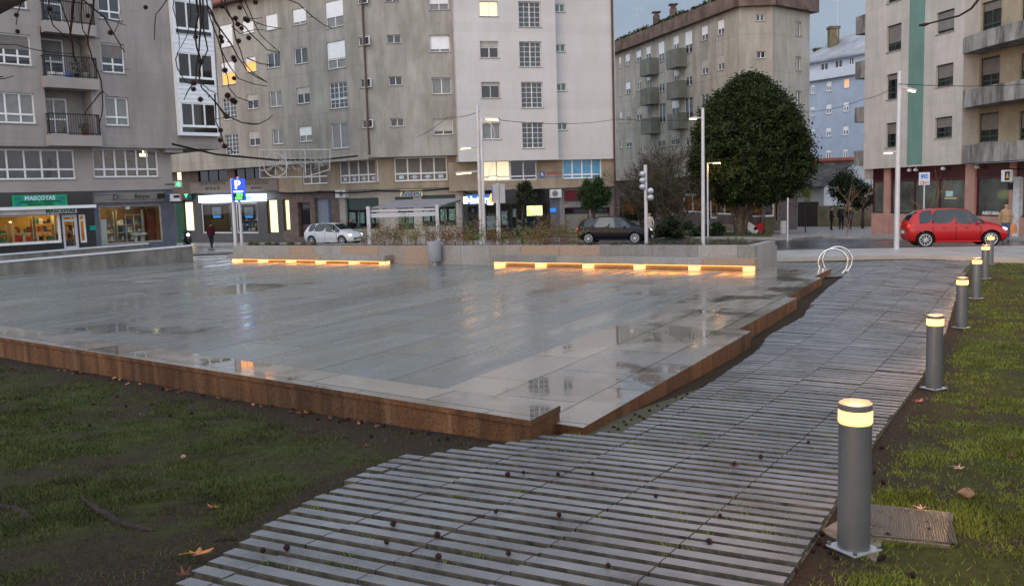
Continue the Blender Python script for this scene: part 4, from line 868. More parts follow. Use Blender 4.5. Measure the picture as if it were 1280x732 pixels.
for i, h in enumerate(hb): window(PR, h, RB, n=2, low=.2, glass=M_GD, blind=M_BLINDD, bf=.6 if i % 3 else .3, fm=M_DKF, fw=.09, d=dR, rev=.13)
def curved_balcony(pl, u_start, u_end, z0, z1, d0, dmax, parent, label=None):
    mb = MB(); N = 14; s_ = 1 if u_end > u_start else -1; pts = []
    for i in range(N + 1):
        t = i / N; pts.append((u_start + (u_end - u_start) * t, d0 + (dmax - d0) * (1 - (1 - min(1, t * 2.2)) ** 2)))
    th = .14
    for (ua, da), (ub, db_) in zip(pts[:-1], pts[1:]):
        vs = [pl.P(ua, z0, da), pl.P(ub, z0, db_), pl.P(ub, z1, db_), pl.P(ua, z1, da), pl.P(ua, z0, da - th), pl.P(ub, z0, db_ - th), pl.P(ub, z1, db_ - th), pl.P(ua, z1, da - th)]
        mb.add(vs, [(0, 1, 2, 3), (7, 6, 5, 4), (3, 2, 6, 7)])
        mb.add([pl.P(ua, z0, da), pl.P(ub, z0, db_), pl.P(ub, z0, -1), pl.P(ua, z0, -1), pl.P(ua, z0 + .2, da - th), pl.P(ub, z0 + .2, db_ - th), pl.P(ub, z0 + .2, -1), pl.P(ua, z0 + .2, -1)], [(3, 2, 1, 0), (4, 5, 6, 7)])
    vs = [pl.P(u_start, z0, -1), pl.P(u_start, z0, d0), pl.P(u_start, z1, d0), pl.P(u_start, z1, -1)]; mb.add(vs, [(0, 1, 2, 3)])
    return mb.build('balcony', M_BALC, parent)
for (yt, yb) in ((47, 66), (113.5, 134), (182, 203)):
    zt_ = PR.hit(1206, yt, .15)[1]; zb2 = PR.hit(1206, yb + 1.0, .15)[1]; ub = PR.hit(1203, (yt + yb) / 2, .15)[0]
    curved_balcony(PR, ub, uX, zb2, zt_, .12, .75, RB)
# side balconies on the far left flank
for (y0_, y1_) in ((18, 41), (75, 97), (133, 152), (188, 207)):
    z1_ = PR.hit(1078, y0_)[1]; z0_ = PR.hit(1078, y1_)[1]; k = 1 if uK > uJ else -1
    mb = MB(); PR.box(mb, uK + k * .01, uK + k * 1.25, z0_, z1_, -2.2, -.15); mb.build('side_balcony', M_BALC, RB)
    mb = MB(); PR.box(mb, uK + k * .03, uK + k * .5, z1_ + .01, z1_ + 1.5, -2.0, -.4); mb.build('side_window', M_GD, RB)
mb = MB(); z1_ = PR.hit(1080, 208)[1]; z0_ = PR.hit(1080, 224)[1]; k = 1 if uK > uJ else -1; PR.box(mb, uK + k * 1.3, uK - k * 3.2 * 0 + k * .0, z0_, z1_ - .16, -2.6, -.9); mb.build('lower_canopy', mat('white_render', (.5, .5, .49), .8, .1), RB)
# ground floor: pink pillars, dark glass, maroon fascia
dp = -.35; zg0 = G(PR.P(0, 0).x, PR.P(0, 0).y) - .4
def pr(x0, y0, x1, y1, d=dp): return PR.rect(x0, y0, x1, y1, d)
zsill = PR.hit(1170, 268.5, dp)[1]; zfa = PR.hit(1180, 222.5, dp)[1]; uw0 = PR.hit(1089, 250, dp)[0]
pil = [pr(1104.5, 210, 1111.5, 270), pr(1206, 210, 1218, 275), pr(1261, 210, 1268.5, 275)]
mb = MB()
for h in pil: PR.box(mb, h[0], h[1], zg0, zR - .16, dp - .3, dp)
lo_, hi_ = min(uX, uw0), max(uX, uw0)
PR.box(mb, lo_, hi_, zg0, zsill, dp - .35, dp - .03); mb.build('pink_wall', M_PINK, RB)
mb = MB(); PR.box(mb, lo_, hi_, zfa, zR - .155, dp - .4, dp - .1); mb.build('fascia', M_MAR, RB)
us_ = sorted([uw0, *[v for h in pil for v in (h[0], h[1])], uX])
segs = [(us_[i], us_[i + 1]) for i in range(0, len(us_) - 1, 2)]
M_SG = mat('dark_empty_shop_glass', (.10, .112, .10), .06, .5, .35, spec=.7)
for a, b in segs:
    if b - a < .3: continue
    n_ = 1 if b - a < 3.2 else 3
    shop = MB(); f = MB(); PR.box(f, a, b, zsill + .002, zsill + .07, dp - .3, dp - .12); PR.box(f, a, b, zfa - .08, zfa - .002, dp - .3, dp - .12)
    for i in range(n_ + 1): c = a + .03 + (b - a - .06) * i / n_; PR.box(f, c - .05, c + .05, zsill + .07, zfa - .08, dp - .3, dp - .13)
    fo = f.build('shop_window', mat('maroon_frame_dark', (.06, .012, .02), .4), RB); g = MB(); PR.quad(g, a, b, zsill + .03, zfa - .03, dp - .2); g.build('pane', M_SG, fo)
h = pr(*S5((1140, 200), 228, 218, 278, 258, 5.63), dp - .1); mb = MB(); PR.box(mb, *h, dp - .19, dp - .18); tag(mb.build('notice', mat('pale_cyan_paper', (.4, .6, .6), .6)), 'pale blue notice taped to the dark empty shop window', 'notice')
h = pr(*S5((1140, 200), 220, 262, 305, 275, 5.63), dp - .1); mb = MB(); PR.box(mb, h[0], h[1], h[2], h[3] - .02, dp - .19, dp - .18); tag(mb.build('paper_strip', mat('cream_paper', (.55, .45, .25), .6)), 'narrow cream paper strip under the blue notice', 'notice')
h = pr(*S5((1140, 200), 475, 355, 615, 395, 5.63), dp - .1); mb = MB(); PR.box(mb, h[0], h[1], h[2], h[3], dp - .196, dp - .188); o = mb.build('window_lettering_band', mat('dark_band', (.05, .05, .05), .3), RB)
text('lettering', 'ASESORIA', .27, PR.M((h[0] + h[1]) / 2, h[3] - .14, dp - .185), M_TXTW, o); text('lettering', 'SEGUROS - GESTION', .13, PR.M((h[0] + h[1]) / 2, h[2] + .12, dp - .185), M_TXTW, o)
h = pr(1216, 221.5, 1224, 274, dp - .2); mb = MB(); PR.box(mb, *h, dp - .5, dp - .115); mb.build('white_inner_wall', mat('pale_blue_wall', (.33, .4, .4), .6), RB) if False else None
h = pr(1266.5, 221, 1274, 290, dp); mb = MB(); PR.box(mb, h[0], h[1], zg0, h[3], dp - .28, dp + .03); mb.build('white_door_pier', mat('white_pier', (.5, .53, .58), .6), RB)
for xx in (1133, 1141, 1175, 1217):
    uu, zz = PR.hit(xx, 207.5, 0); p = PR.P(uu, zR - .3, -.2); t = thing('spotlight', {1133: 'leftmost small spotlight under the overhang of the right building', 1141: 'second small spotlight under the overhang, left of the street lamp sign', 1175: 'third small spotlight under the overhang', 1217: 'rightmost small spotlight, above the pink pillar'}[xx], 'lamp', p)
    mb = MB(); mb.lathe([(.05, -.12), (.13, -.1), (.13, .02), (.05, .06)], p, 12); mb.build('lamp_head', M_ALU, t, smooth=True); mb = MB(); mb.tube([p + Vector((0, 0, .05)), p + Vector((0, 0, .16))], .02, 6); mb.build('stem', M_ALU, t)
# projecting sign
h = pr(1251.5, 212.5, 1262.5, 227, .6); t = thing('projecting_sign', 'white box sign with a purple and yellow emblem at right above the walking woman', 'sign', PR.P(h[0], h[2], .5)); mb = MB(); PR.box(mb, *h, .45, .6); mb.build('sign_panel', mat('white_sign_panel2', (.6, .68, .68), .5), t)
w9, h9 = h[1] - h[0], h[3] - h[2]; kx = -1 if (Vector((0, 0, 1)).cross(PR.n)).dot(PR.e) < 0 else 1
ux = lambda f: h[0] + w9 * f if kx > 0 else h[1] - w9 * f
mb = MB(); a, b = sorted((ux(.42), ux(.97))); PR.box(mb, a, b, h[2] + .06, h[3] - .06, .602, .61); mb.build('emblem', mat('deep_purple', (.05, .02, .09), .5), t)
mb = MB(); vs = [PR.P(ux(f), h[2] + h9 * g_, dd) for dd in (.611, .62) for f, g_ in ((.55, .3), (.93, .3), (.74, .78))]; mb.add(vs, [(0, 1, 2), (5, 4, 3), (0, 3, 4, 1), (1, 4, 5, 2), (2, 5, 3, 0)]); mb.build('emblem_triangle', mat('gold_print', (.6, .36, .03), .5), t)
mb = MB(); PR.box(mb, (h[0] + h[1]) / 2 - .03, (h[0] + h[1]) / 2 + .03, h[3], h[3] + .06, dp, .56); mb.build('sign_bracket', M_IRON, t)
uu, zz = PR.hit(1264.5, 232.5, dp); mb = MB(); PR.box(mb, uu - .14, uu + .14, zz - .16, zz + .16, dp + .005, dp + .1); mb.build('meter_box', M_TXTD, RB)
# wall lamps near top
uu, zz = PR.hit(1217, 16, dR); mb = MB(); PR.box(mb, uu - .2, uu + .2, zz - .1, zz + .1, dR + .005, dR + .2); mb.build('wall_box', M_BRN, RB)

# =================================================================== BLUE BUILDING and small house
PB = Plane(1040, 104, -28)
BB = thing('apartment_building', 'pale blue apartment building far behind, between the beige and the greige buildings', 'building', PB.P(0, -2))
M_BLU = mat('pale_blue_render', (.37, .43, .53), .85, .06, .8)
c7 = (1000, 0)
hb = [PB.rect(*S5(c7, *t, 4.068)) for t in ((55,430,75,478),(133,415,160,465),(222,400,250,448),(52,543,75,590),(132,530,160,580),(220,518,248,568),(52,657,75,700),(130,648,158,695),(217,640,247,688))]
hb += [PB.rect(*S5((1000, 170), *t, 4.068)) for t in ((50,75,75,122),(130,70,158,120),(218,65,243,115))]
zc_ = PB.hit(1035, 99)[1]; ua, ub = PB.hit(995, 120)[0], PB.hit(1100, 120)[0]; lo_, hi_ = min(ua, ub), max(ua, ub)
mb = MB(); PB.wall(mb, lo_, hi_, -3, zc_, hb, 0, .15); mb.build('wall', M_BLU, BB)
for i, h in enumerate(hb): window(PB, h, BB, n=2, glass=M_LIT if i == 2 else (M_G if i in (0, 3, 6, 9) else M_CUR), blind=None if i in (2,) else M_BLIND, bf=.5 if i in (1, 4, 5, 7, 8) else .25, fw=.12, rev=.08, label='window lit orange from inside' if i == 2 else None)
ztp = PB.hit(1035, 88)[1]; ztq = PB.hit(1035, 73)[1]
mb = MB(); PB.box(mb, lo_, hi_, zc_ + .01, ztp, -12, .5); mb.build('cornice', mat('white_cornice', (.55, .6, .68), .7, .06), BB)
aw = [PB.rect(*S5(c7, *t, 4.068)) for t in ((78, 318, 118, 358), (150, 302, 190, 345), (222, 288, 248, 330))]
mb = MB(); PB.wall(mb, lo_, hi_, ztp, ztq, aw, -.8, .1); mb.build('attic_wall', mat('white_attic', (.55, .6, .68), .7, .06), BB)
for h in aw: window(PB, h, BB, n=2, glass=M_G, d=-.8, rev=.08, fw=.1, sill=False)
mb = MB(); mb.add([PB.P(lo_, ztq, 0), PB.P(hi_, ztq, 0), PB.P(hi_, ztq + 3.6, -7), PB.P(lo_, ztq + 3.6, -7), PB.P(lo_, ztq - .2, 0), PB.P(hi_, ztq - .2, 0)], [(0, 1, 2, 3), (4, 5, 1, 0)]); mb.build('roof', mat('grey_sheet_roof', (.3, .32, .35), .7, .2, .4), BB)
q = PB.hit(1041.5, 66, -4); p = PB.P(q[0], q[1], -4); mb = MB(); mb.box(p + Vector((0, 0, .6)), (1.1, .9, 4.2)); mb.box(p + Vector((0, 0, 2.85)), (1.3, 1.1, .3)); mb.build('chimney', mat('mossy_chimney', (.14, .12, .08), .9, .3, 1), BB)
q = PB.hit(1024, 69, -4); p = PB.P(q[0], q[1], -4); mb = MB(); mb.box(p, (1.1, .9, 1.2)); mb.box(p + Vector((0, 0, .7)), (1.4, 1.1, .2)); mb.build('chimney', mat('mossy_chimney', (.14, .12, .08), .9, .3, 1), BB)
q = PB.hit(1046.5, 46, -4); antenna(PB.P(q[0], q[1], -4), 4.2, 'TV antenna beside the tall chimney of the blue building')
# small house with slate roof
HS = pd(1030, 280, 92); hz = G(HS.x, HS.y)
SH = thing('small_house', 'low white house with dark mossy slate roof in front of the blue building', 'house', (HS.x, HS.y, hz))
def hp(x, y, Y): return pd(x, y, Y)
a0 = hp(1006, 232, 90); a1 = hp(1030, 234, 86); ze = a1.z; ridge = hp(1055, 200, 96); gx = hp(1066, 290, 86)
mb = MB(); mb.add([(a0.x - 3, a0.y, hz - 2), (a1.x, a1.y, hz - 2), (a1.x, a1.y, ze), (a0.x - 3, a0.y, ze)], [(0, 1, 2, 3)])
gy = a1.y + .1; gpk = hp(1062, 203, 92)
mb.add([(a1.x, a1.y, hz - 2), (a1.x + 8, a1.y + 6, hz - 2), (a1.x + 8, a1.y + 6, ze), (a1.x + 4, a1.y + 3, gpk.z), (a1.x, a1.y, ze)], [(0, 1, 2, 3, 4)])
mb.build('wall', mat('white_house_render', (.42, .43, .43), .85, .12, .8), SH)
pkL = Vector((a1.x - 6, a1.y + 7, gpk.z)); pk = Vector((a1.x + 4.1, a1.y + 2.8, gpk.z)); 
mb = MB(); e1_ = Vector((a0.x - 3.2, a0.y - .4, ze - .1)); e2_ = Vector((a1.x - .2, a1.y - .5, ze - .1)); up_ = Vector((0, 0, .18))
mb.add([e1_, e2_, pk, pkL, e1_ + up_, e2_ + up_, pk + up_, pkL + up_], [(3, 2, 1, 0), (4, 5, 6, 7), (0, 1, 5, 4), (1, 2, 6, 5), (2, 3, 7, 6), (3, 0, 4, 7)])
mb.build('roof', mat('mossy_slate_roof', (.075, .07, .065), .8, .35, 1.2, bump=.6, bscale=5), SH)
mb = MB(); mb.tube([pkL + up_, pk + up_], .3, 6); mb.build('roof_ridge', mat('red_ridge_tile', (.25, .07, .06), .7, .2), SH)
def wallseg(name, a, b, h, th, mt, lab, cat='wall', grp=None):
    d_ = (b - a); L = d_.length; d_.normalize(); n_ = Vector((-d_.y, d_.x, 0)) * th / 2
    mb = MB(); k = max(2, int(L / 2)); 
    for i in range(k):
        p = a + (b - a) * i / k; q = a + (b - a) * (i + 1) / k; zp, zq = G(p.x, p.y), G(q.x, q.y)
        vs = [p - n_, q - n_, q + n_, p + n_]; lo = [(v.x, v.y, zz - .3) for v, zz in zip(vs, (zp, zq, zq, zp))]; hi = [(v.x, v.y, zz + h) for v, zz in zip(vs, (zp, zq, zq, zp))]
        mb.add(lo + hi, [(4, 5, 6, 7), (0, 1, 5, 4), (2, 3, 7, 6)] + ([(3, 0, 4, 7)] if i == 0 else []) + ([(1, 2, 6, 5)] if i == k - 1 else []))
    return tag(mb.build(name, mt), lab, cat, grp)
M_OCW = mat('ochre_garden_wall', (.3, .25, .18), .85, .2, 1, streak=.3)
wallseg('garden_wall', pd(1023, 280, 82), pd(1100, 280, 76), 2.0, .25, M_OCW, 'ochre garden wall behind the three waiting people')
mb = MB(); p = pd(1010, 280, 84); zz = G(p.x, p.y); mb.box(p * 1 + Vector((0, 0, zz + 1.2 - p.z)), (1.9, .1, 2.4)); 
for k in range(9): mb.box((p.x - .85 + .21 * k, p.y - .07, zz + 1.2), (.03, .04, 2.4))
tag(mb.build('garden_gate', mat('dark_gate', (.03, .022, .02), .6)), 'dark metal gate left of the ochre garden wall', 'gate')

# =================================================================== GROUND
def arr_noise(x, y, s, seed=0.0):
    return mnoise.noise(Vector((x * s, y * s, seed)))
def ground_mat():
    mt = bpy.data.materials.new('lawn_and_soil'); n, l, b = nodes_of(mt); MATS['lawn_and_soil'] = mt
    g = n.new('ShaderNodeNewGeometry')
    def nz_(sc, det=6, rg=.6):
        t = n.new('ShaderNodeTexNoise'); t.inputs['Scale'].default_value = sc; t.inputs['Detail'].default_value = det; t.inputs['Roughness'].default_value = rg; l.new(g.outputs['Position'], t.inputs['Vector']); return t
    def ramp(src, a, b_, c1, c2):
        r = n.new('ShaderNodeValToRGB'); r.color_ramp.elements[0].position = a; r.color_ramp.elements[1].position = b_; r.color_ramp.elements[0].color = (*c1, 1); r.color_ramp.elements[1].color = (*c2, 1); l.new(src, r.inputs[0]); return r
    grass = ramp(nz_(14).outputs[0], .3, .7, (.028, .034, .010), (.058, .068, .018)); soil = ramp(nz_(40).outputs[0], .3, .7, (.02, .014, .009), (.055, .04, .029))
    m_ = n.new('ShaderNodeMix'); m_.data_type = 'RGBA'
    k = ramp(nz_(1.1, 9, .72).outputs[0], .40, .56, (0, 0, 0), (1, 1, 1)); at = n.new('ShaderNodeAttribute'); at.attribute_name = 'bare'
    sub = n.new('ShaderNodeMath'); sub.operation = 'SUBTRACT'; sub.use_clamp = True; l.new(k.outputs[0], sub.inputs[0]); l.new(at.outputs['Fac'], sub.inputs[1])
    l.new(sub.outputs[0], m_.inputs[0]); l.new(soil.outputs[0], m_.inputs[6]); l.new(grass.outputs[0], m_.inputs[7]); l.new(m_.outputs[2], b.inputs['Base Color'])
    b.inputs['Roughness'].default_value = .9; b.inputs['Specular IOR Level'].default_value = .12
    bu = n.new('ShaderNodeBump'); bu.inputs['Strength'].default_value = .8; bu.inputs['Distance'].default_value = .03; l.new(nz_(55, 5, .7).outputs[0], bu.inputs['Height']); l.new(bu.outputs[0], b.inputs['Normal'])
    return mt
# path borders (world polylines, from where they stand on the ground)
pathL = [pg(150, 790), pg(330, 668), pg(440, 605), pg(500, 577), pg(600, 565), pg(700, 547), pg(775, 548), pg(894, 480), pg(950, 440), pg(960, 424), pg(1006, 398), pg(1012, 384), pg(1036, 362), pg(1058, 345), pg(1066, 329)]
pathR = [pg(935, 790), pg(985, 732), pg(1025, 672), pg(1075, 585), pg(1112, 530), pg(1150, 480), pg(1182, 420), pg(1195, 375), pg(1207, 345), pg(1216, 329)]
def interp(pl_, y):
    for a, b in zip(pl_[:-1], pl_[1:]):
        if a.y <= y <= b.y: return a.x + (b.x - a.x) * (y - a.y) / (b.y - a.y + 1e-9)
    return pl_[0].x + (pl_[1].x - pl_[0].x) * (y - pl_[0].y) / (pl_[1].y - pl_[0].y) if y < pl_[0].y else pl_[-1].x
def mono(pl_):
    out = [pl_[0]]
    for p in pl_[1:]:
        if p.y > out[-1].y + .02: out.append(p)
    return out
pathLm, pathRm = mono(pathL), mono(pathR)
ZP, ZS = .61, .76
sF0, sF1, sB1, sB0 = pz(0, 421, ZS), pz(663, 525, ZS), pz(701, 506, ZS), pz(7, 406, ZS)
def dist_seg(px_, py_, a, b):
    ax, ay, bx, by = a.x, a.y, b.x, b.y; t = max(0, min(1, ((px_ - ax) * (bx - ax) + (py_ - ay) * (by - ay)) / ((bx - ax) ** 2 + (by - ay) ** 2 + 1e-9)))
    return math.hypot(px_ - ax - t * (bx - ax), py_ - ay - t * (by - ay))
sFL = sF0 + (sF0 - sF1) * .8
def bareness(x, y):
    v = 0
    if y < 22:
        dl = abs(x - interp(pathLm, y)); dr = abs(x - interp(pathRm, y)); ds = dist_seg(x, y, sFL, sF1)
        v = max(v, 1 - dr / .38, (1 - dl / .45), 1.15 - ds / (.42 + .75 * max(0, 1 - abs(x + .6) / 2.4)))
        v = max(v, (1 - math.hypot((x + .05), (y - 6.6)) / .9) * 1.6)
        v = max(v, 1.1 * (1 - math.hypot((x + 2.1), (y - 4.3)) / .9), 1.0 * (1 - math.hypot((x + 4.2), (y - 5.6)) / 1.2))
    return max(0, min(1, v * 1.5))
xs = np.concatenate([np.arange(-200, -16, 8), np.arange(-16, 16, .25), np.arange(16, 40, 1.5), np.arange(40, 201, 8)])
ys = np.concatenate([np.arange(-30, -2, 4), np.arange(-2, 26, .25), np.arange(26, 60, 1.5), np.arange(60, 420, 10)])
verts = []; bare = []
for y in ys:
    for x in xs:
        z = G(x, y) - .03 * ss((y - 24) / 5)
        if y < 22 and abs(x) < 16: z += .012 * arr_noise(x, y, 1.7) + .006 * arr_noise(x, y, 6)
        # the plaza stands in the ground: keep the lawn clear of its slab
        verts.append((x, y, z)); bare.append(bareness(x, y))
nx_ = len(xs); faces = [(j * nx_ + i, j * nx_ + i + 1, (j + 1) * nx_ + i + 1, (j + 1) * nx_ + i) for j in range(len(ys) - 1) for i in range(nx_ - 1)]
me = bpy.data.meshes.new('ground'); me.from_pydata(verts, [], faces); at = me.attributes.new('bare', 'FLOAT', 'POINT'); at.data.foreach_set('value', bare)
me.polygons.foreach_set('use_smooth', [True] * len(faces)); me.materials.append(ground_mat()); go = bpy.data.objects.new('ground', me); COL.objects.link(go); tag(go, 'lawn and bare soil ground around the plaza', kind='structure')

def sheet(name, poly, dz, cell, mt, skirt=0.0, kind='structure', label=None):
    """convex polygon draped on the terrain"""
    poly = [Vector((p.x, p.y, 0)) for p in poly]
    ar = sum(a.x * b.y - b.x * a.y for a, b in zip(poly, poly[1:] + poly[:1]))
    if ar < 0: poly.reverse()
    x0, x1 = min(p.x for p in poly), max(p.x for p in poly); y0, y1 = min(p.y for p in poly), max(p.y for p in poly)
    nx, ny = max(1, int((x1 - x0) / cell)), max(1, int((y1 - y0) / cell)); bm = bmesh.new()
    vs = [[bm.verts.new((x0 + (x1 - x0) * i / nx, y0 + (y1 - y0) * j / ny, 0)) for i in range(nx + 1)] for j in range(ny + 1)]
    for j in range(ny):
        for i in range(nx): bm.faces.new((vs[j][i], vs[j][i + 1], vs[j + 1][i + 1], vs[j + 1][i]))
    for a, b in zip(poly, poly[1:] + poly[:1]):
        d = (b - a); nrm = Vector((d.y, -d.x, 0)).normalized()
        bmesh.ops.bisect_plane(bm, geom=bm.verts[:] + bm.edges[:] + bm.faces[:], plane_co=a, plane_no=nrm, clear_outer=True, dist=1e-5)
    if skirt:
        be = [e for e in bm.edges if e.is_boundary]; r_ = bmesh.ops.extrude_edge_only(bm, edges=be); low = {v for v in r_['geom'] if isinstance(v, bmesh.types.BMVert)}
    else: low = set()
    for v in bm.verts: v.co.z = G(v.co.x, v.co.y) + dz - (skirt if v in low else 0)
    bmesh.ops.recalc_face_normals(bm, faces=bm.faces)
    me = bpy.data.meshes.new(name); bm.to_mesh(me); bm.free(); me.materials.append(mt); o = bpy.data.objects.new(name, me); COL.objects.link(o)
    if kind: o['kind'] = kind
    if label: o['label'] = label
    return o
# --- roads and pavements
M_ASP = mat('wet_asphalt', (.05, .05, .053), .2, .2, .5, bump=.25, bscale=60, rvar=.14, spec=.7)
M_PAVE = mat('wet_pavement', (.27, .255, .24), .35, .15, .8, bump=.15, bscale=40, rvar=.15)
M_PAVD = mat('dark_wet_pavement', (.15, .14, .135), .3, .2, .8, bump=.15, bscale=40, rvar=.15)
k0, k1 = pg(953, 327), pg(1290, 328.5); k2, k3 = pg(953, 317), pg(1290, 318.5); dk_ = (k1 - k0).normalized()
nrm = Vector((-dk_.y, dk_.x, 0)); nrm = nrm if nrm.y > 0 else -nrm; wk = (k2 - k0).dot(nrm)
A0 = k0 - dk_ * 60; A1 = k0 + dk_ * 60
sheet('road', [A0 + nrm * wk, A1 + nrm * wk, A1 + nrm * 120, A0 + nrm * 120], .012, 3, M_ASP)
sheet('pavement', [k0 - dk_ * .3, A1, A1 + nrm * wk, k0 - dk_ * .3 + nrm * wk], .11, 2, mat('pale_pavement', (.33, .31, .29), .4, .1, 1.5, bump=.1, bscale=50, rvar=.12), skirt=.2)
def pave(pts, mt=M_PAVE, dz=.12): return sheet('pavement', [pg(*p) if len(p) == 2 else pd(p[0], 290, p[2]) for p in pts], dz, 2.5, mt, skirt=.25)
pave([(1000, 297.5), (1300, 302), (1300, 285), (1090, 270), (1000, 285)])                        # right building side
pave([(815, 297.5), (990, 300.5), (1040, 297), (1010, 284), (780, 284)])                          # island with the big tree
c0 = PWM.P(ue + 1, 0, 4.2); c1 = PWM.P(-1, 0, 4.2)
c2 = PGM.P(0, 0, 4.4); c3 = PGL.P(PGL.hit(228, 250)[0] + 2, 0, 4.2)
sheet('pavement', [c0, c1, PWM.P(-1, 0, -2), PWM.P(ue + 1, 0, -2)], .12, 2.5, M_PAVE, skirt=.25)
sheet('pavement', [c1, c2, PGM.P(0, 0, -2), PWM.P(-1, 0, -2)], .121, 2.5, M_PAVE, skirt=.25)
sheet('pavement', [c2, c3, PGL.P(PGL.hit(228, 250)[0] + 2, 0, -3), PGM.P(0, 0, -2)], .122, 2.5, M_PAVE, skirt=.25)
l0 = PL.P(uL1 - 3, 0, 3.6); l1 = PL.P(uEnd + .8, 0, 3.6)
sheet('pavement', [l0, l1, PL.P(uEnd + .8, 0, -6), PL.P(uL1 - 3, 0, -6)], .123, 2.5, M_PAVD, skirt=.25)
M_LINE = mat('white_road_paint', (.5, .5, .5), .4, .15, 3)
for i in range(4):
    a = pg(236 + i * 2, 318 + i * 3.4); mbp = [pg(222, 318.5 + 3.3 * i), pg(284, 316.4 + 3.3 * i), pg(284, 317.9 + 3.3 * i), pg(222, 320.2 + 3.3 * i)]
    tag(sheet('crossing_stripe', mbp, .022, 1.5, M_LINE), kind='structure')
# --- plaza
def plaza_mat(name, base, az, rw, ln, wet=.16, mix=1.0, pud=False):
    mt = bpy.data.materials.new(name); n, l, b = nodes_of(mt); MATS[name] = mt
    g = n.new('ShaderNodeNewGeometry'); mp_ = n.new('ShaderNodeMapping'); mp_.inputs['Rotation'].default_value = (0, 0, R(az) - math.pi / 2); l.new(g.outputs['Position'], mp_.inputs['Vector'])
    br = n.new('ShaderNodeTexBrick'); br.inputs['Brick Width'].default_value = ln; br.inputs['Row Height'].default_value = rw; br.inputs['Scale'].default_value = 1; br.inputs['Mortar Size'].default_value = .012
    br.inputs['Color1'].default_value = (1.18, 1.16, 1.1, 1); br.inputs['Color2'].default_value = (.82, .84, .87, 1); br.inputs['Mortar'].default_value = (.25, .23, .2, 1); l.new(mp_.outputs[0], br.inputs['Vector'])
    t = n.new('ShaderNodeTexNoise'); t.inputs['Scale'].default_value = 150; t.inputs['Detail'].default_value = 2; l.new(g.outputs['Position'], t.inputs['Vector'])
    r = n.new('ShaderNodeValToRGB'); r.color_ramp.elements[0].position = .35; r.color_ramp.elements[1].position = .65; r.color_ramp.elements[0].color = (*[c * .62 for c in base], 1); r.color_ramp.elements[1].color = (*[c * 1.25 for c in base], 1); l.new(t.outputs[0], r.inputs[0])
    m_ = n.new('ShaderNodeMix'); m_.data_type = 'RGBA'; m_.blend_type = 'MULTIPLY'; m_.inputs[0].default_value = 1; l.new(r.outputs[0], m_.inputs[6]); l.new(br.outputs[0], m_.inputs[7]); l.new(m_.outputs[2], b.inputs['Base Color'])
    st = n.new('ShaderNodeMapping'); st.inputs['Rotation'].default_value = (0, 0, R(az) - math.pi / 2); st.inputs['Scale'].default_value = (.12, .75, 1); l.new(g.outputs['Position'], st.inputs['Vector'])
    # Mapping scales after rotating in POINT mode the other way round: rotate first, then stretch
    st.inputs['Rotation'].default_value = (0, 0, 0); l.new(mp_.outputs[0], st.inputs['Vector'])
    t2 = n.new('ShaderNodeTexNoise'); t2.inputs['Scale'].default_value = 2.6; t2.inputs['Detail'].default_value = 7; t2.inputs['Roughness'].default_value = .65; l.new(st.outputs[0], t2.inputs['Vector'])
    mr = n.new('ShaderNodeMapRange'); mr.inputs[1].default_value = .38; mr.inputs[2].default_value = .66; mr.inputs[3].default_value = wet * .55; mr.inputs[4].default_value = wet * 2.1; l.new(t2.outputs[0], mr.inputs[0]); l.new(mr.outputs[0], b.inputs['Roughness'])
    t5 = n.new('ShaderNodeTexNoise'); t5.inputs['Scale'].default_value = .75 if pud else .35; t5.inputs['Detail'].default_value = 6; t5.inputs['Roughness'].default_value = .6; l.new(mp_.outputs[0], t5.inputs['Vector'])
    pr_ = n.new('ShaderNodeMapRange'); pr_.inputs[1].default_value = .50 if pud else .57; pr_.inputs[2].default_value = .57 if pud else .64; l.new(t5.outputs[0], pr_.inputs[0])
    rx_ = n.new('ShaderNodeMix'); rx_.data_type = 'FLOAT'; l.new(pr_.outputs[0], rx_.inputs[0]); l.new(mr.outputs[0], rx_.inputs[2]); rx_.inputs[3].default_value = .015 if pud else .05; l.new(rx_.outputs[0], b.inputs['Roughness'])
    # soaked stone is darker under the puddles
    dk2 = n.new('ShaderNodeMix'); dk2.data_type = 'RGBA'; dk2.blend_type = 'MULTIPLY'; l.new(pr_.outputs[0], dk2.inputs[0]); l.new(m_.outputs[2], dk2.inputs[6]); dk2.inputs[7].default_value = (.7, .69, .67, 1); l.new(dk2.outputs[2], b.inputs['Base Color'])
    b.inputs['Specular IOR Level'].default_value = .85
    t3 = n.new('ShaderNodeTexNoise'); t3.inputs['Scale'].default_value = 5; t3.inputs['Detail'].default_value = 3; l.new(g.outputs['Position'], t3.inputs['Vector'])
    b1 = n.new('ShaderNodeMath'); b1.operation = 'MULTIPLY'; b1.inputs[1].default_value = 1; l.new(t3.outputs[0], b1.inputs[0]); iv_ = n.new('ShaderNodeMath'); iv_.operation = 'SUBTRACT'; iv_.inputs[0].default_value = 1.0; l.new(pr_.outputs[0], iv_.inputs[1]); l.new(iv_.outputs[0], b1.inputs[1])
    bu = n.new('ShaderNodeBump'); bu.inputs['Strength'].default_value = .06 * mix; bu.inputs['Distance'].default_value = .05; l.new(b1.outputs[0], bu.inputs['Height']); l.new(bu.outputs[0], b.inputs['Normal'])
    return mt
AZA = 29.2
M_PLZ = plaza_mat('wet_granite_plaza', (.15, .16, .155), AZA, 1.2, 3.1, .2)
M_PLB = plaza_mat('wet_granite_border', (.25, .225, .2), AZA, .9, 1.4, .15, .3, pud=True)
M_STR = plaza_mat('wet_granite_kerb_top', (.25, .225, .2), 180 - 52.8, .6, 1.6, .16, .2, pud=True)
M_RUST = mat('rusty_granite_face', (.235, .115, .05), .6, .3, 45, bump=.4, bscale=120, col2=(.085, .042, .022))
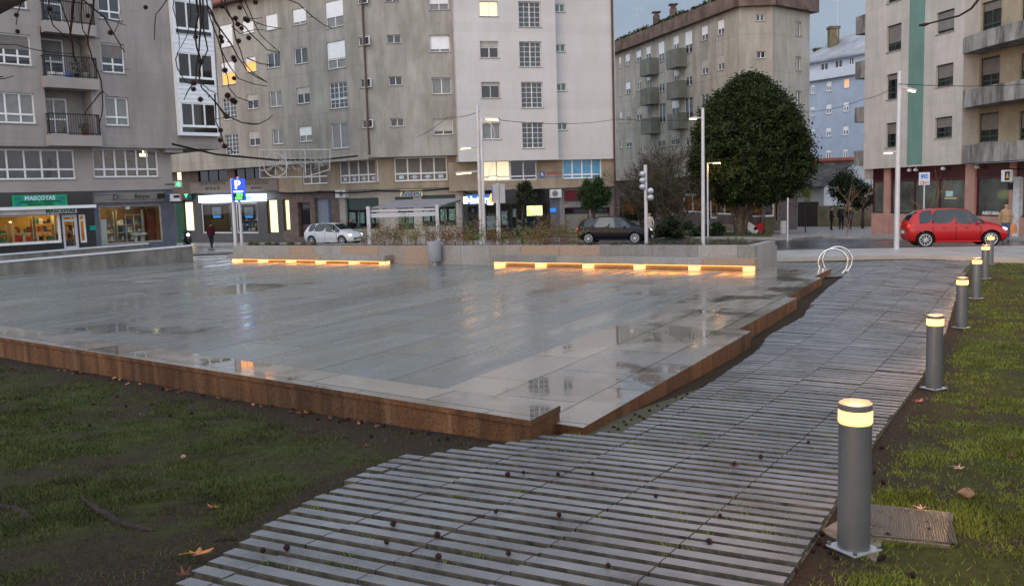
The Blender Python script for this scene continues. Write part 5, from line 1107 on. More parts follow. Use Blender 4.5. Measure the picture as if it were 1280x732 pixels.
n_, l_, b_ = nodes_of(M_RUST); g_ = n_.new('ShaderNodeNewGeometry'); src = b_.inputs['Base Color'].links[0].from_socket
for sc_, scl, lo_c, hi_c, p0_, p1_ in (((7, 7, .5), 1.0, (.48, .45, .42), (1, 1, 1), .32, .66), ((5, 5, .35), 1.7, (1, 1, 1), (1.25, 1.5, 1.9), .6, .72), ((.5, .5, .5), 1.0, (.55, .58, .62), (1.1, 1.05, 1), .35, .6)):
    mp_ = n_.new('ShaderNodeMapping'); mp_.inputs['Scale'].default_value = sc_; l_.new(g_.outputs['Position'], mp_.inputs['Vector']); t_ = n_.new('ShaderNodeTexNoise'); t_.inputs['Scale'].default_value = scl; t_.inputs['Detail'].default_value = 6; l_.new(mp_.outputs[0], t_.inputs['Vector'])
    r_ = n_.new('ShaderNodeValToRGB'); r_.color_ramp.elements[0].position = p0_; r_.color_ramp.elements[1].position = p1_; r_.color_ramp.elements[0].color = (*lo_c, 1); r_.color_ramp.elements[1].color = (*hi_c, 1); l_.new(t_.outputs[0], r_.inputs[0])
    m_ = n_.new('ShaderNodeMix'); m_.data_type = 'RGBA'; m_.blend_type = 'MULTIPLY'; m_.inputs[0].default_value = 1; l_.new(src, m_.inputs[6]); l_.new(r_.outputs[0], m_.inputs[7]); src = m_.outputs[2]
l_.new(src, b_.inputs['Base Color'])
M_GRAN = mat('grey_granite', (.29, .28, .265), .55, .22, 34, bump=.2, bscale=120, streak=.2); M_GRANb = mat('grey_granite_damp', (.23, .225, .215), .5, .22, 34, bump=.2, bscale=120, streak=.25); M_GRANc = mat('grey_granite_pinkish', (.3, .265, .235), .55, .22, 34, bump=.2, bscale=120, streak=.2)
z_ = lambda p: (p.x, p.y)
P2a = pz(729, 534.5, ZP); P2b = pz(939, 414, ZP); P3a = pz(923, 411.5, ZP); P3b = pz(996, 372.5, ZP); P4a = pz(983, 371, ZP); P4b = pz(1027, 347, ZP); P5a = pz(1017, 346, ZP); P5b = pz(1039, 335.5, ZP)
J0 = pz(557, 485.6, ZP); J1 = pz(907, 354, ZP)
dJ = (J1 - J0).normalized(); J0 = J0 - dJ * 1.2; 
WB0 = pz(293, 327, ZP); WB1 = pz(936, 339.3, ZP); dW = (WB1 - WB0).normalized(); nW = Vector((-dW.y, dW.x, 0)); nW = nW if nW.y > 0 else -nW
Jend = WB1 + nW * 2.2; # far end of the joint line under the wall
tJ = ((WB1 - J0).dot(nW) + .5) / dJ.dot(nW); J2 = J0 + dJ * tJ
dS = (sF1 - sF0).normalized(); nS = Vector((-dS.y, dS.x, 0)); nS = nS if nS.y > 0 else -nS
F_ = Vector((P2a.x, P2a.y, 0)); Fl = F_ - dS * 40
mbm = MB(); far = 1.2
pl_main = [z_(J0 - nS * 0), z_(J2), z_(WB0 + nW * .5 - dW * 5), z_(WB0 + nW * .5 - dW * 30), z_(Fl)]
# front line of the lower plaza slab, meeting the joint line
tF = ((F_ - J0).dot(Vector((-dS.y, dS.x, 0)))) / dJ.dot(Vector((-dS.y, dS.x, 0))); JF = J0 + dJ * tF
pl_main[0] = z_(JF); 
mbm.prism(pl_main, .05, ZP); pzo = fixn(mbm.build('plaza', [M_PLZ])); tag(pzo, 'wet granite plaza floor reflecting the sky', kind='structure')
mbm = MB(); pb = [z_(JF), z_(P2a), z_(P2b), z_(P3a), z_(P3b), z_(P4a), z_(P4b), z_(P5a), z_(P5b), z_(P5b - dW * 2.4 + nW * .0), z_(J2)]
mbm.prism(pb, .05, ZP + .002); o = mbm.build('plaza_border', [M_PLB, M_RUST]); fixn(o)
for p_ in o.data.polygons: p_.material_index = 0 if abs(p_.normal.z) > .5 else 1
tag(o, 'stepped granite border of the plaza with rusty side faces', kind='structure')
i1, i2 = sF1 + nS * .014 - dS * .014, sB1 - dS * .014
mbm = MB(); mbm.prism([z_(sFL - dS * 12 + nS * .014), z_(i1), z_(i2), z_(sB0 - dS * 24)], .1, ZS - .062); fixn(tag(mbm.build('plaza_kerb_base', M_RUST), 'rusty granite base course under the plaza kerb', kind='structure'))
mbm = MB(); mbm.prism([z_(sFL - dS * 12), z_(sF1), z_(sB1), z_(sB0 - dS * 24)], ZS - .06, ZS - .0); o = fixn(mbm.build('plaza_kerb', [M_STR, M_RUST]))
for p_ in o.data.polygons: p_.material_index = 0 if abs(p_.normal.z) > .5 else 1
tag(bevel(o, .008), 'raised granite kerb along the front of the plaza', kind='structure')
# --- slatted ramp paving
M_SLAT = mat('grey_paving_slat', (.158, .163, .172), .34, .24, 1.6, bump=.35, bscale=70, rvar=.14)
M_GAP = mat('dark_soil_joint', (.085, .074, .058), .9, .4, 14, col2=(.045, .052, .022))
azS = -59.5; sS = dirv(azS); pS = Vector((-sS.y, sS.x, 0)); pS = pS if pS.y > 0 else -pS
poly = [Vector((p.x, p.y, 0)) for p in pathL] + [Vector((p.x, p.y, 0)) for p in reversed(pathR)]
def inpoly(x, y, pl_):
    c = False; j = len(pl_) - 1
    for i in range(len(pl_)):
        if (pl_[i].y > y) != (pl_[j].y > y) and x < (pl_[j].x - pl_[i].x) * (y - pl_[i].y) / (pl_[j].y - pl_[i].y) + pl_[i].x: c = not c
        j = i
    return c
smin = min(p.dot(sS) for p in poly); smax = max(p.dot(sS) for p in poly); pmin = min(p.dot(pS) for p in poly); pmax = max(p.dot(pS) for p in poly)
mb = MB(); rr_ = random.Random(2); row = 0; p_ = pmin; PITCHS = .146
while p_ < pmax:
    far_ = p_ > 14.2; wd_ = .089 + .032 * ss((p_ - pmin - 5.5) / 5)
    off = (row % 1) * .3 ; L_ = .62; s_ = smin - off
    while s_ < smax:
        a = s_ + .004; b = s_ + L_ - .004; s_ += L_
        # clip to the path outline in small steps
        qs = [a + (b - a) * i_ / 40 for i_ in range(41)]; segs_ = []; st_ = None
        for i_, q in enumerate(qs):
            pt = sS * q + pS * (p_ + wd_ / 2); ins = inpoly(pt.x, pt.y, poly)
            if ins and st_ is None: st_ = q
            if (not ins) and st_ is not None: segs_.append((st_, q)); st_ = None
        if st_ is not None: segs_.append((st_, b))
        for (qa, qb) in segs_:
            if qb - qa < .08: continue
            jz = rr_.gauss(0, .0025); js = rr_.gauss(0, .003); cs = []
            for (qq, pp) in ((qa, p_), (qb, p_), (qb, p_ + wd_), (qa, p_ + wd_)):
                w_ = sS * qq + pS * (pp + js); cs.append(Vector((w_.x, w_.y, G(w_.x, w_.y) + .042 + jz)))
            lo = [c - Vector((0, 0, .05)) for c in cs]; mb.add(lo + cs, [(4, 5, 6, 7)], 0); mb.add(lo + cs, [(0, 1, 5, 4), (1, 2, 6, 5), (2, 3, 7, 6), (3, 0, 4, 7)], 1)
    p_ += PITCHS; row += 1
sl_ = mb.build('slatted_path', [M_SLAT, mat('muddy_slat_side', (.09, .08, .066), .9, .4, 12)]); tag(sl_, 'sloping footpath of narrow grey paving slats with soil joints', kind='structure')
for i in range(len(pathL) - 2):
    pass
yy_ = [p.y for p in pathLm]
mb = MB(); N = 120; Y0, Y1 = pathLm[0].y, pathLm[-1].y; rowv = []
for i in range(N + 1):
    y = Y0 + (Y1 - Y0) * i / N; xa, xb = interp(pathLm, y), interp(pathRm, y)
    for j in range(9): x = xa + (xb - xa) * j / 8; rowv.append((x, y, G(x, y) + .010))
mb.add(rowv, [(i * 9 + j, i * 9 + j + 1, (i + 1) * 9 + j + 1, (i + 1) * 9 + j) for i in range(N) for j in range(8)])
tag(mb.build('path_bed', M_GAP, smooth=True), 'dark soil bed between the paving slats', kind='structure')
M_COB = mat('grey_setts', (.15, .145, .14), .45, .2, 2, bump=.2, bscale=40, rvar=.12)
n_, l_, b_ = nodes_of(M_COB); g_ = n_.new('ShaderNodeNewGeometry'); mp_ = n_.new('ShaderNodeMapping'); mp_.inputs['Rotation'].default_value = (0, 0, R(27) - math.pi / 2); l_.new(g_.outputs['Position'], mp_.inputs['Vector'])
bk = n_.new('ShaderNodeTexBrick'); bk.inputs['Scale'].default_value = 1; bk.inputs['Brick Width'].default_value = .42; bk.inputs['Row Height'].default_value = .2; bk.inputs['Mortar Size'].default_value = .022; bk.inputs['Color1'].default_value = (1.15, 1.12, 1.1, 1); bk.inputs['Color2'].default_value = (.8, .8, .8, 1); bk.inputs['Mortar'].default_value = (.3, .32, .2, 1); l_.new(mp_.outputs[0], bk.inputs['Vector'])
src = b_.inputs['Base Color'].links[0].from_socket; mm = n_.new('ShaderNodeMix'); mm.data_type = 'RGBA'; mm.blend_type = 'MULTIPLY'; mm.inputs[0].default_value = 1; l_.new(src, mm.inputs[6]); l_.new(bk.outputs[0], mm.inputs[7]); l_.new(mm.outputs[2], b_.inputs['Base Color'])
xe = interp(pathRm, 30)
R1_ = pg(1192, 385); 
tag(sheet('sett_paving', [pg(1064, 347), pg(1069, 328.6), k0 - dk_ * 6, k0 - dk_ * 6 - nrm * 7, pg(985, 350)], .03, .8, M_COB), kind='structure')

# =================================================================== PLANTER WALL, BENCHES
WBp = Plane(615, 25, 90)
class LinePlane(Plane):
    def __init__(s, a, b):
        s.O = Vector((a.x, a.y, 0)); d = Vector((b.x - a.x, b.y - a.y, 0)); s.e = d.normalized(); s.az = math.degrees(math.atan2(s.e.x, s.e.y))
        n = Vector((s.e.y, -s.e.x, 0)); s.n = n if n.dot(E0 - s.O) > 0 else -n
BP = LinePlane(WB0, WB1)
dw = -.42
zwt = sum(BP.hit(x, y, dw)[1] for x, y in ((420, 307), (615, 306), (800, 305.5), (930, 306))) / 4
zwa, zwb = BP.hit(330, 307.2, dw)[1], BP.hit(930, 306.8, dw)[1]; uwa, uwb = BP.hit(330, 307.2, dw)[0], BP.hit(930, 306.8, dw)[0]
def zw(u): return zwa + (zwb - zwa) * (u - uwa) / (uwb - uwa)
uw0_ = BP.hit(291, 315, dw)[0]; uw1_ = BP.hit(943.5, 320, dw)[0]
PLW = thing('granite_planter', 'long grey granite planter wall behind the lit benches', 'planter', BP.P((uw0_ + uw1_) / 2, .3, dw - .6))
rs = random.Random(5); u = uw0_; M_GR2 = mat('warm_granite', (.31, .23, .17), .6, .22, 34, bump=.2, bscale=120)
mbs = {0: MB(), 1: MB()}
while u < uw1_ - .05:
    w = min(rs.choice([1.0, 1.2, 1.45]), uw1_ - u)
    if uw1_ - u - w < .4: w = uw1_ - u
    k = 1 if rs.random() < .22 else 0; jd = rs.uniform(-.004, .004)
    mb = MB(); BP.box(mb, u + .004, u + w - .004, .1, 9, dw - .22, dw + jd); mb.v = [(v_[0], v_[1], (zw((Vector(v_) - BP.O).dot(BP.e)) if v_[2] > 5 else v_[2])) for v_ in mb.v]; mb.build('stone_block', [rs.choice([M_GRAN, M_GRAN, M_GRANb, M_GRANc]), M_GR2][k], PLW); u += w
mb = MB(); BP.box(mb, uw1_ - .22, uw1_ - .001, .1, zw(uw1_) - .002, dw - 1.9, dw - .224); BP.box(mb, uw0_ + .001, uw0_ + .22, .1, zw(uw0_) - .004, dw - 1.9, dw - .224); BP.box(mb, uw0_ + .004, uw1_ - .004, .0, zwa - .05, dw - 2.1, dw - 1.904)
mb.build('return_wall', M_GRAN, PLW)
mb = MB(); BP.box(mb, uw0_ + .2, uw1_ - .2, .3, zwa - .07, dw - 1.9, dw - .2); mb.build('planter_soil', mat('planter_soil', (.05, .035, .025), .9, .3, 9), PLW)
M_GLOW = emitm('warm_lamp_block', (1, .46, .14), 2.6)
M_UND = mat('warm_granite_under', (.36, .27, .18), .6, .15, 3)
BLAMP = []
for (xa, xb, xs_, lab) in ((288, 481, (292, 324, 359, 396, 438, 476), 'long granite bench at left, lit from below by six warm lamps'), (614.5, 943, (620.6, 672, 731.6, 796, 865, 933.5), 'long granite bench at right, lit from below by six warm lamps')):
    ua_, ub_ = BP.hit(xa, 325)[0], BP.hit(xb, 330)[0]
    zt1 = (BP.hit(xa + 5, 317 if xa < 400 else 321.3)[1] + BP.hit(xb - 5, 320.2 if xa < 400 else 322)[1]) / 2
    t = thing('granite_bench', lab, 'bench', BP.P((ua_ + ub_) / 2, ZP, -.2), 'lit benches along the planter')
    th_ = .17; u = ua_; mm = {0: MB(), 1: MB()}
    while u < ub_ - .05:
        w = min(2.0, ub_ - u); w = ub_ - u if ub_ - u - w < .5 else w; mb = MB(); BP.box(mb, u + .004, u + w - .004, zt1 - th_, zt1, dw + .008, 0); mb.build('seat', rs.choice([M_GR2, M_GRAN, M_GRANb, M_GRANc, M_GRAN]), t); u += w
    mb = MB(); BP.box(mb, ua_ + .1, ub_ - .05, ZP + .002, zt1 - th_ - .002, dw + .008, dw + .12); mb.build('base', M_UND, t)
    for x_ in xs_:
        uc = BP.hit(x_, 330)[0]; mb = MB(); BP.box(mb, uc - .11, uc + .11, ZP + .003, zt1 - th_ - .003, dw + .124, -.06); mb.build('lamp_block', M_GLOW, t)
    # the strip lamps under the seat
    mb = MB(); BP.box(mb, ua_ + .2, ub_ - .2, zt1 - th_ - .03, zt1 - th_ - .004, dw + .14, dw + .17); mb.build('strip_lamp', emitm('strip_lamp', (1, .40, .09), 5), t)

# =================================================================== BOLLARD LAMPS
M_BOL = mat('grey_metal_bollard', (.2, .2, .205), .4, .08, 3, metal=.7, streak=.15)
M_BRING = emitm('bollard_light', (1, .40, .09), 5)
def bollard():
    t = thing('bollard_lamp', 'x', 'bollard lamp', (0, 0, 0), 'lit bollards along the footpath')
    h = .80; r = .083
    mb = MB(); mb.lathe([(r, 0), (r, h - .115)], n=32); mb.build('post', M_BOL, t, angle=40)
    mb = MB(); mb.lathe([(r * .9, h - .114), (r * 1.03, h - .105), (r * 1.03, h - .05), (r * .9, h - .042)], n=32); mb.build('light_ring', M_BRING, t, angle=40)
    mb = MB(); mb.lathe([(r * 1.0, h - .0415), (r * 1.02, h - .036), (r * 1.02, h - .008), (r * .9, h), (.001, h + .001)], n=32); mb.build('cap', mat('pale_metal_cap', (.16, .16, .165), .45, .05, 3, metal=.3), t, angle=40)
    mb = MB(); mb.box((0, 0, .008), (.2, .2, .012)); bevel(mb.build('base_plate', mat('galvanised_plate', (.42, .43, .44), .45, .1, 5, metal=.5), t), .003)
    mb = MB()
    for a in (-1, 1):
        for b in (-1, 1): mb.lathe([(.011, .014), (.011, .032)], (a * .105, b * .105, 0), 6)
    for i in range(4): pass
    for a in (-1, 1):
        for b in (-1, 1): m1 = MB(); m1.lathe([(.011, .0145), (.011, .03)], (a * .088, b * .088, 0), 6); m1.build('bolt', M_BOL, t)
    return t
b0 = bollard(); 
BPOS = [(1067, 690, 507), (1167, 487, 396), (1201.5, 411, 350), (1220, 374, 324.5), (1231, 349, 312), (1237.5, 331, 301)]
BLAB = ['nearest and tallest looking bollard lamp, beside the ribbed metal cover', 'second bollard lamp from the front, at the bend of the footpath', 'third bollard lamp from the front along the lawn edge', 'fourth bollard lamp from the front along the lawn edge', 'fifth bollard lamp from the front, below the red car nose', 'farthest bollard lamp, in front of the red car front wheel']
for i, (x, yb, yt) in enumerate(BPOS):
    o = b0 if i == 0 else copy_tree(b0); p = pg(x, yb)
    if i: pass
    o.location = p + Vector((0, 0, .01)); o['label'] = BLAB[i]; o.rotation_euler = (0, 0, R(27))
    print('BOL', i, tuple(round(v, 2) for v in p), 'px height would be', round(.8 * 1125 / p.y, 1), 'want', yb - yt)
    ld = bpy.data.lights.new('bollard_glow', 'POINT'); ld.energy = 42; ld.color = (1, .47, .16); ld.shadow_soft_size = .09
    lo = bpy.data.objects.new('bollard_glow', ld); COL.objects.link(lo); lo.location = p + Vector((0, 0, 1.08))
# --- drain cover, rock, concrete pad
def quadpts(pts, dz): return [Vector((p.x, p.y, G(p.x, p.y) + dz)) for p in (pg(*q) for q in pts)]
qa = quadpts([(1085, 635), (1187, 645), (1183, 683), (1084, 673)], 0)
def slab_from(q, dz0, dz1, shrink=0):
    c = sum(q, Vector()) / 4; m_ = MB(); qq = [c + (p - c) * (1 - shrink) for p in q]; m_.add([p + Vector((0, 0, dz0)) for p in qq] + [p + Vector((0, 0, dz1)) for p in qq], [(0, 1, 2, 3), (4, 5, 6, 7), (0, 1, 5, 4), (1, 2, 6, 5), (2, 3, 7, 6), (3, 0, 4, 7)]); return m_
t = thing('inspection_cover', 'wet ribbed metal inspection cover set in soil beside the nearest bollard', 'inspection cover', sum(qa, Vector()) / 4)
fixn(slab_from(qa, -.03, .012, -.09).build('concrete_frame', mat('muddy_concrete', (.17, .14, .11), .7, .35, 8, bump=.4), t)); 
fixn(slab_from(qa, .012, .022).build('cover', mat('wet_cast_iron', (.12, .118, .115), .36, .3, 12, metal=.3, rvar=.1), t))
mb = MB(); e1_, e2_ = qa[1] - qa[0], qa[3] - qa[0]
for i in range(34):
    f = (i + .5) / 34; a = qa[0] + e1_ * f + e2_ * .04; b = qa[0] + e1_ * f + e2_ * .96; c_ = e1_.normalized() * .0055
    mb.add([a - c_ + Vector((0, 0, .0215)), a + c_ + Vector((0, 0, .0215)), b + c_ + Vector((0, 0, .0215)), b - c_ + Vector((0, 0, .0215)), a + Vector((0, 0, .029)), b + Vector((0, 0, .029))], [(0, 4, 5, 3), (1, 2, 5, 4), (0, 1, 4), (3, 5, 2)])
mb.build('ribs', mat('wet_cast_iron', (.14, .135, .13), .22, .3), t)
def rock(px_, py_, r, lab, mt, sq=(1.2, .8, .75)):
    p = pg(px_, py_); mb = MB(); bm = bmesh.new(); pts = [Vector((random.gauss(0, 1), random.gauss(0, 1), random.gauss(0, 1))).normalized() for _ in range(14)]
    for q in pts: bm.verts.new((q.x * sq[0] * r, q.y * sq[1] * r, q.z * sq[2] * r))
    bmesh.ops.convex_hull(bm, input=bm.verts); bm.verts.index_update(); me = bpy.data.meshes.new('rock'); bm.to_mesh(me); bm.free(); me.materials.append(mt)
    o = bpy.data.objects.new('rock', me); COL.objects.link(o); o.location = p + Vector((0, 0, r * .45)); bevel(o, r * .1, 2); return tag(o, lab, 'rock')
rock(1207, 624, .062, 'angular brown stone lying on the right lawn', mat('brown_stone', (.2, .13, .075), .75, .3, 25, bump=.5, bscale=80))
rock(1046, 676, .0, 'x', M_SLAT) if False else None
qb = quadpts([(1030, 672), (1050, 664), (1052, 690), (1028, 690)], 0)
# --- bike rings
M_STEEL = mat('brushed_steel', (.6, .6, .6), .25, .05, 3, metal=.9)
for i, (xc, yb_, lab) in enumerate(((1041, 343, 'left ring of the two round steel bicycle stands'), (1046.5, 340.5, 'right ring of the two round steel bicycle stands'))):
    p = pg(xc, yb_); r = 17.5 * p.y / 1125; mb = MB(); d_ = Vector((.97, -.24, 0)); d_ = Vector((math.cos(R(-12)), math.sin(R(-12)), 0)); c = p + Vector((0, 0, r - .06))
    mb.tube([c + d_ * math.cos(a) * r + Vector((0, 0, math.sin(a) * r)) for a in [2 * math.pi * k / 40 for k in range(41)]], .024, 10, caps=False); tag(mb.build('bicycle_stand', M_STEEL, smooth=True), lab, 'bicycle stand', 'round bicycle stands')
# --- litter bin in front of the planter wall
u_, zz = BP.hit(543.5, 330, -.2); p = BP.P(u_, ZP, -.2); t = thing('litter_bin', 'grey cylindrical litter bin against the planter wall between the benches', 'litter bin', p)
mb = MB(); mb.lathe([(.19, .1), (.2, .12), (.2, .66), (.17, .69), (.16, .64)], p, 20); mb.build('bin_body', mat('grey_bin', (.22, .225, .24), .5, .08, 3), t, smooth=True); mb = MB(); mb.lathe([(.1, 0), (.035, .02), (.035, .1)], p, 12); mb.build('stem', M_ALU, t)
# --- low concrete ramp walls at left
def slopewall(xa, yta, yba, xb, ytb, ybb, lab, th=.25, zb_=ZP, push=0):
    a = pz(xa, yba, zb_); b = pz(xb, ybb, zb_); za = pd(xa, yta, a.y).z; zb2 = pd(xb, ytb, b.y).z; d_ = (b - a).normalized(); n_ = Vector((-d_.y, d_.x, 0)); n_ = n_ if n_.y > 0 else -n_
    t = thing('ramp_wall', lab, 'wall', (a + b) / 2, 'low walls of the ramp in front of the shops'); mb = MB(); v = [a, b, b + n_ * th, a + n_ * th]; lo = [Vector((q.x, q.y, 0)) for q in v]; hi = [Vector((q.x, q.y, z)) for q, z in zip(v, (za - .05, zb2 - .05, zb2 - .05, za - .05))]
    mb.add(lo + hi, [(4, 5, 6, 7), (0, 1, 5, 4), (1, 2, 6, 5), (2, 3, 7, 6), (3, 0, 4, 7)]); mb.build('concrete_wall', mat('stained_concrete', (.2, .19, .175), .75, .2, 1, streak=.5, bump=.2), t)
    mb = MB(); v = [a - n_ * .03 - d_ * .03, b - n_ * .03 + d_ * .03, b + n_ * (th + .03), a + n_ * (th + .03)]; mb.add([Vector((q.x, q.y, z)) for q, z in zip(v, (za - .049, zb2 - .049, zb2 - .049, za - .049))] + [Vector((q.x, q.y, z)) for q, z in zip(v, (za, zb2, zb2, za))], [(3, 2, 1, 0), (4, 5, 6, 7), (0, 1, 5, 4), (1, 2, 6, 5), (2, 3, 7, 6), (3, 0, 4, 7)]); mb.build('coping', mat('pale_metal_coping', (.5, .53, .58), .3, .05, 2, metal=.3), t)
slopewall(-120, 337, 353, 242, 305.8, 327.5, 'stained concrete ramp wall nearer the plaza, with pale metal coping')
slopewall(-120, 327, 343, 186, 303.5, 322, 'second ramp wall close to the shop windows, with pale metal coping')

# =================================================================== POLES AND LAMPS
M_POLE = mat('pale_grey_pole', (.5, .5, .52), .4, .06, 3, metal=.3)
M_LED = emitm('street_lamp_warm', (1, .6, .22), 9)
def pole(base, top, r0, r1, parent, nm='pole', mt=None):
    mb = MB(); mb.tube([base, (base + top) / 2, top], [r0, (r0 + r1) / 2, r1], 14); return mb.build(nm, mt or M_POLE, parent, smooth=False, angle=50)
def lamphead(p, d, L, parent, lit=True):
    """flat street lamp head; p = pole side, d = outward direction"""
    d = d.normalized(); w = d.cross(Vector((0, 0, 1))).normalized(); up_ = w.cross(d)
    Mx = Matrix((d, w, up_)).transposed(); mb = MB(); mb.tube([p, p + d * .3], .03, 8); mb.box(p + d * (.3 + L / 2), (L, .26, .07), Mx); h = bevel(mb.build('lamp_head', M_ALU, parent), .015)
    mb = MB(); mb.box(p + d * (.3 + L / 2) - up_ * .045, (L * .86, .2, .018), Mx); mb.build('lamp_glass', M_LED if lit else M_GD, h)
def pole_at(xb, yb, Y, xt, yt, name, lab, cat, r0=.09, r1=.07, mt=None, grp=None, nm='pole'):
    b = pd(xb, yb, Y); b.z = G(b.x, b.y); tp = pd(xt, yt, Y); t = thing(name, lab, cat, b, grp); tp.x = b.x + (tp.x - b.x) * .3; pole(b, tp, r0, r1, t, nm, mt); return t, b, tp
YP = 35.0
t, b, tp = pole_at(602, 305, YP, 597, 131, 'street_lamp', 'tall street lamp with three lit arms behind the planter, beside the double sign', 'street lamp', .085, .06)
for (y, dx, L) in ((148, 1, .55), (183, -1, .42), (214, -1, .62)):
    q = pd(600, y, YP); q.x = b.x + (tp.x - b.x) * (q.z - b.z) / (tp.z - b.z); lamphead(Vector((q.x, q.y, q.z)), Vector((dx, -.25, -.06)), L, t)
t, b, tp = pole_at(605.5, 305, YP - .3, 604, 146, 'street_lamp', 'thinner street lamp beside the tall one, with a low lit lamp and ring decoration', 'street lamp', .07, .05)
q = pd(605, 221, YP - .3); q.x = b.x; lamphead(q, Vector((1, -.3, 0)), .28, t)
c = pd(609, 167, YP - .3); mb = MB(); mb.tube([c + Vector((math.cos(a) * .28, 0, math.sin(a) * .42)) for a in [2 * math.pi * k / 24 for k in range(25)]], .012, 5); mb.tube([c + Vector((.1, 0, -.42)), c + Vector((.18, 0, -1.1)), Vector((b.x, b.y, c.z - 2.2))], .01, 5)
mb.tube([c + Vector((-.28, 0, 0)), Vector((b.x, b.y, c.z + .1))], .012, 5)
tag(mb.build('ring_decoration', M_POLE), 'unlit wire ring decoration hanging on the thinner lamp pole', 'decoration')
t, b, tp = pole_at(878.9, 296, 38, 880, 135, 'street_lamp', 'tall pale street lamp pole in front of the big round tree', 'street lamp', .085, .065)
q = pd(878, 147.5, 38); q.x = b.x; lamphead(q, Vector((-1, -.3, 0)), .26, t)
q = pd(880, 208, 38); q.x = b.x; 
t, b, tp = pole_at(885, 292, 56, 884, 204, 'street_lamp', 'distant street lamp seen between the pole and the tree crown', 'street lamp', .06, .05); lamphead(tp, Vector((1, -.3, 0)), .5, t); ld = bpy.data.lights.new('street_glow', 'POINT'); ld.energy = 70; ld.color = (1, .5, .12); ld.shadow_soft_size = .15; lo = bpy.data.objects.new('street_glow', ld); COL.objects.link(lo); lo.location = tp + Vector((.6, -.3, -.2))
t, b, tp = pole_at(1120.4, 317.5, 31.2, 1124.3, 89, 'street_lamp', 'tall pale street lamp pole behind the red car at right', 'street lamp', .09, .07)
q = pd(1125, 108, 31.2); q.x = b.x; lamphead(q, Vector((1, -.2, -.35)), .26, t); q = pd(1120, 190, 31.2); q.x = b.x; lamphead(q, Vector((-1, -.3, .0)), .22, t)
mb = MB(); mb.lathe([(.2, 0), (.2, .02)], b + Vector((0, 0, .1)), 4); mb.build('base_plate', M_ALU, t)
t, b, tp = pole_at(984.5, 297, 48, 985.5, 247, 'sign_post', 'bare pale post on the far pavement right of the big tree', 'post', .045, .045)
# double sign seen from behind
t, b, tp = pole_at(624.5, 306, 34, 624, 229, 'road_sign', 'double road sign seen from behind on a grey post behind the planter', 'road sign', .055, .055)
for (x0, y0, x1, y1, o_) in ((616.5, 230, 623.5, 254, .06), (625, 230, 631, 254, .05)):
    a_ = pd(x0, y1, 34); c_ = pd(x1, y0, 34); mb = MB(); mb.box(((a_.x + c_.x) / 2, 34 - o_, (a_.z + c_.z) / 2), (c_.x - a_.x, .03, c_.z - a_.z)); bevel(mb.build('sign_panel', mat('grey_sign_back', (.36, .36, .37), .5, .08), t), .006)
a_ = pd(615, 252, 34); c_ = pd(616.3, 233, 34); mb = MB(); mb.box(((a_.x + c_.x) / 2, 33.96, (a_.z + c_.z) / 2), (c_.x - a_.x, .05, c_.z - a_.z)); mb.build('sign_edge', mat('blue_sign_edge', (.03, .15, .5), .4), t)
mb = MB(); mb.tube([pd(622, 306, 34) + Vector((0, -.05, -.4)), pd(621.5, 250, 34) + Vector((0, -.05, 0))], .045, 10); mb.build('pole', M_POLE, t)
# parking sign with display
YS = 33.5
t, b, tp = pole_at(294.5, 306, YS, 291.2, 223, 'parking_sign', 'lit blue parking sign with a green display at the left end of the planter', 'parking sign', .07, .065)
b2 = pd(302.5, 306, YS); b2.z = G(b2.x, b2.y); t2_ = pd(299, 221, YS); t2_.x = b2.x; pole(b2, t2_, .055, .05, t)
a_ = pd(292.3, 251, YS); c_ = pd(307, 223.5, YS); w_, h_ = c_.x - a_.x, c_.z - a_.z; cx_, cz_ = (a_.x + c_.x) / 2, (a_.z + c_.z) / 2
mb = MB(); mb.box((cx_, YS - .13, cz_), (w_, .1, h_)); bx = mb.build('sign_box', emitm('parking_blue', (.012, .06, .75), 1.1), t)
Mt = Matrix(((1, 0, 0, 0), (0, 0, -1, YS - .185), (0, 1, 0, 0), (0, 0, 0, 1)))
def at(mx_, x, z): m_ = mx_.copy(); m_[0][3] = x; m_[2][3] = z; return m_
text('lettering', 'P', h_ * .52, at(Mt, cx_ - .02, cz_ + h_ * .22), emitm('sign_white_letter', (1, 1, 1), 2.0), bx, bold=.012)
mb = MB(); mb.box((cx_, YS - .186, cz_ - h_ * .08), (w_ * .72, .008, h_ * .055)); mb.build('sign_line', emitm('sign_white_letter', (1, 1, 1), 2.0), bx)
mb = MB(); mb.box((cx_ + .0, YS - .184, cz_ - h_ * .31), (w_ * .8, .006, h_ * .3)); mb.build('display', M_TXTD, bx)
text('lettering', '276', h_ * .19, at(Mt, cx_ + .04, cz_ - h_ * .24), emitm('led_green', (.1, 1, .1), 2.2), bx, bold=.008); text('lettering', 'LIBRE', h_ * .13, at(Mt, cx_, cz_ - h_ * .39), emitm('led_green', (.1, 1, .1), 2.2), bx, bold=.006)
# traffic light
t, b, tp = pole_at(808, 303, 36, 806.5, 206, 'traffic_light', 'grey traffic light with round heads seen from behind, before the navy car', 'traffic light', .075, .07)
for (x, y, r, c) in ((803, 217.5, 3.6, 'a'), (803, 225.5, 3.6, 'a'), (803, 233.5, 3.6, 'a'), (813, 238.5, 3.9, 'b'), (813, 246.8, 3.9, 'b')):
    q = pd(x, y, 35.9); rr_ = r * 35.9 / 1125; Mx = Matrix.Rotation(R(90), 3, 'X'); mb = MB(); mb.lathe([(rr_ * .9, -.09), (rr_, -.06), (rr_, .06), (rr_ * .85, .1), (rr_ * .3, .14)], q, 18, M=Mx); mb.tube([q, Vector((b.x, b.y, q.z))], .02, 6); mb.build('signal_head', mat('silver_signal', (.42, .45, .5), .35, .05, 2, metal=.4), t, smooth=False, angle=40)
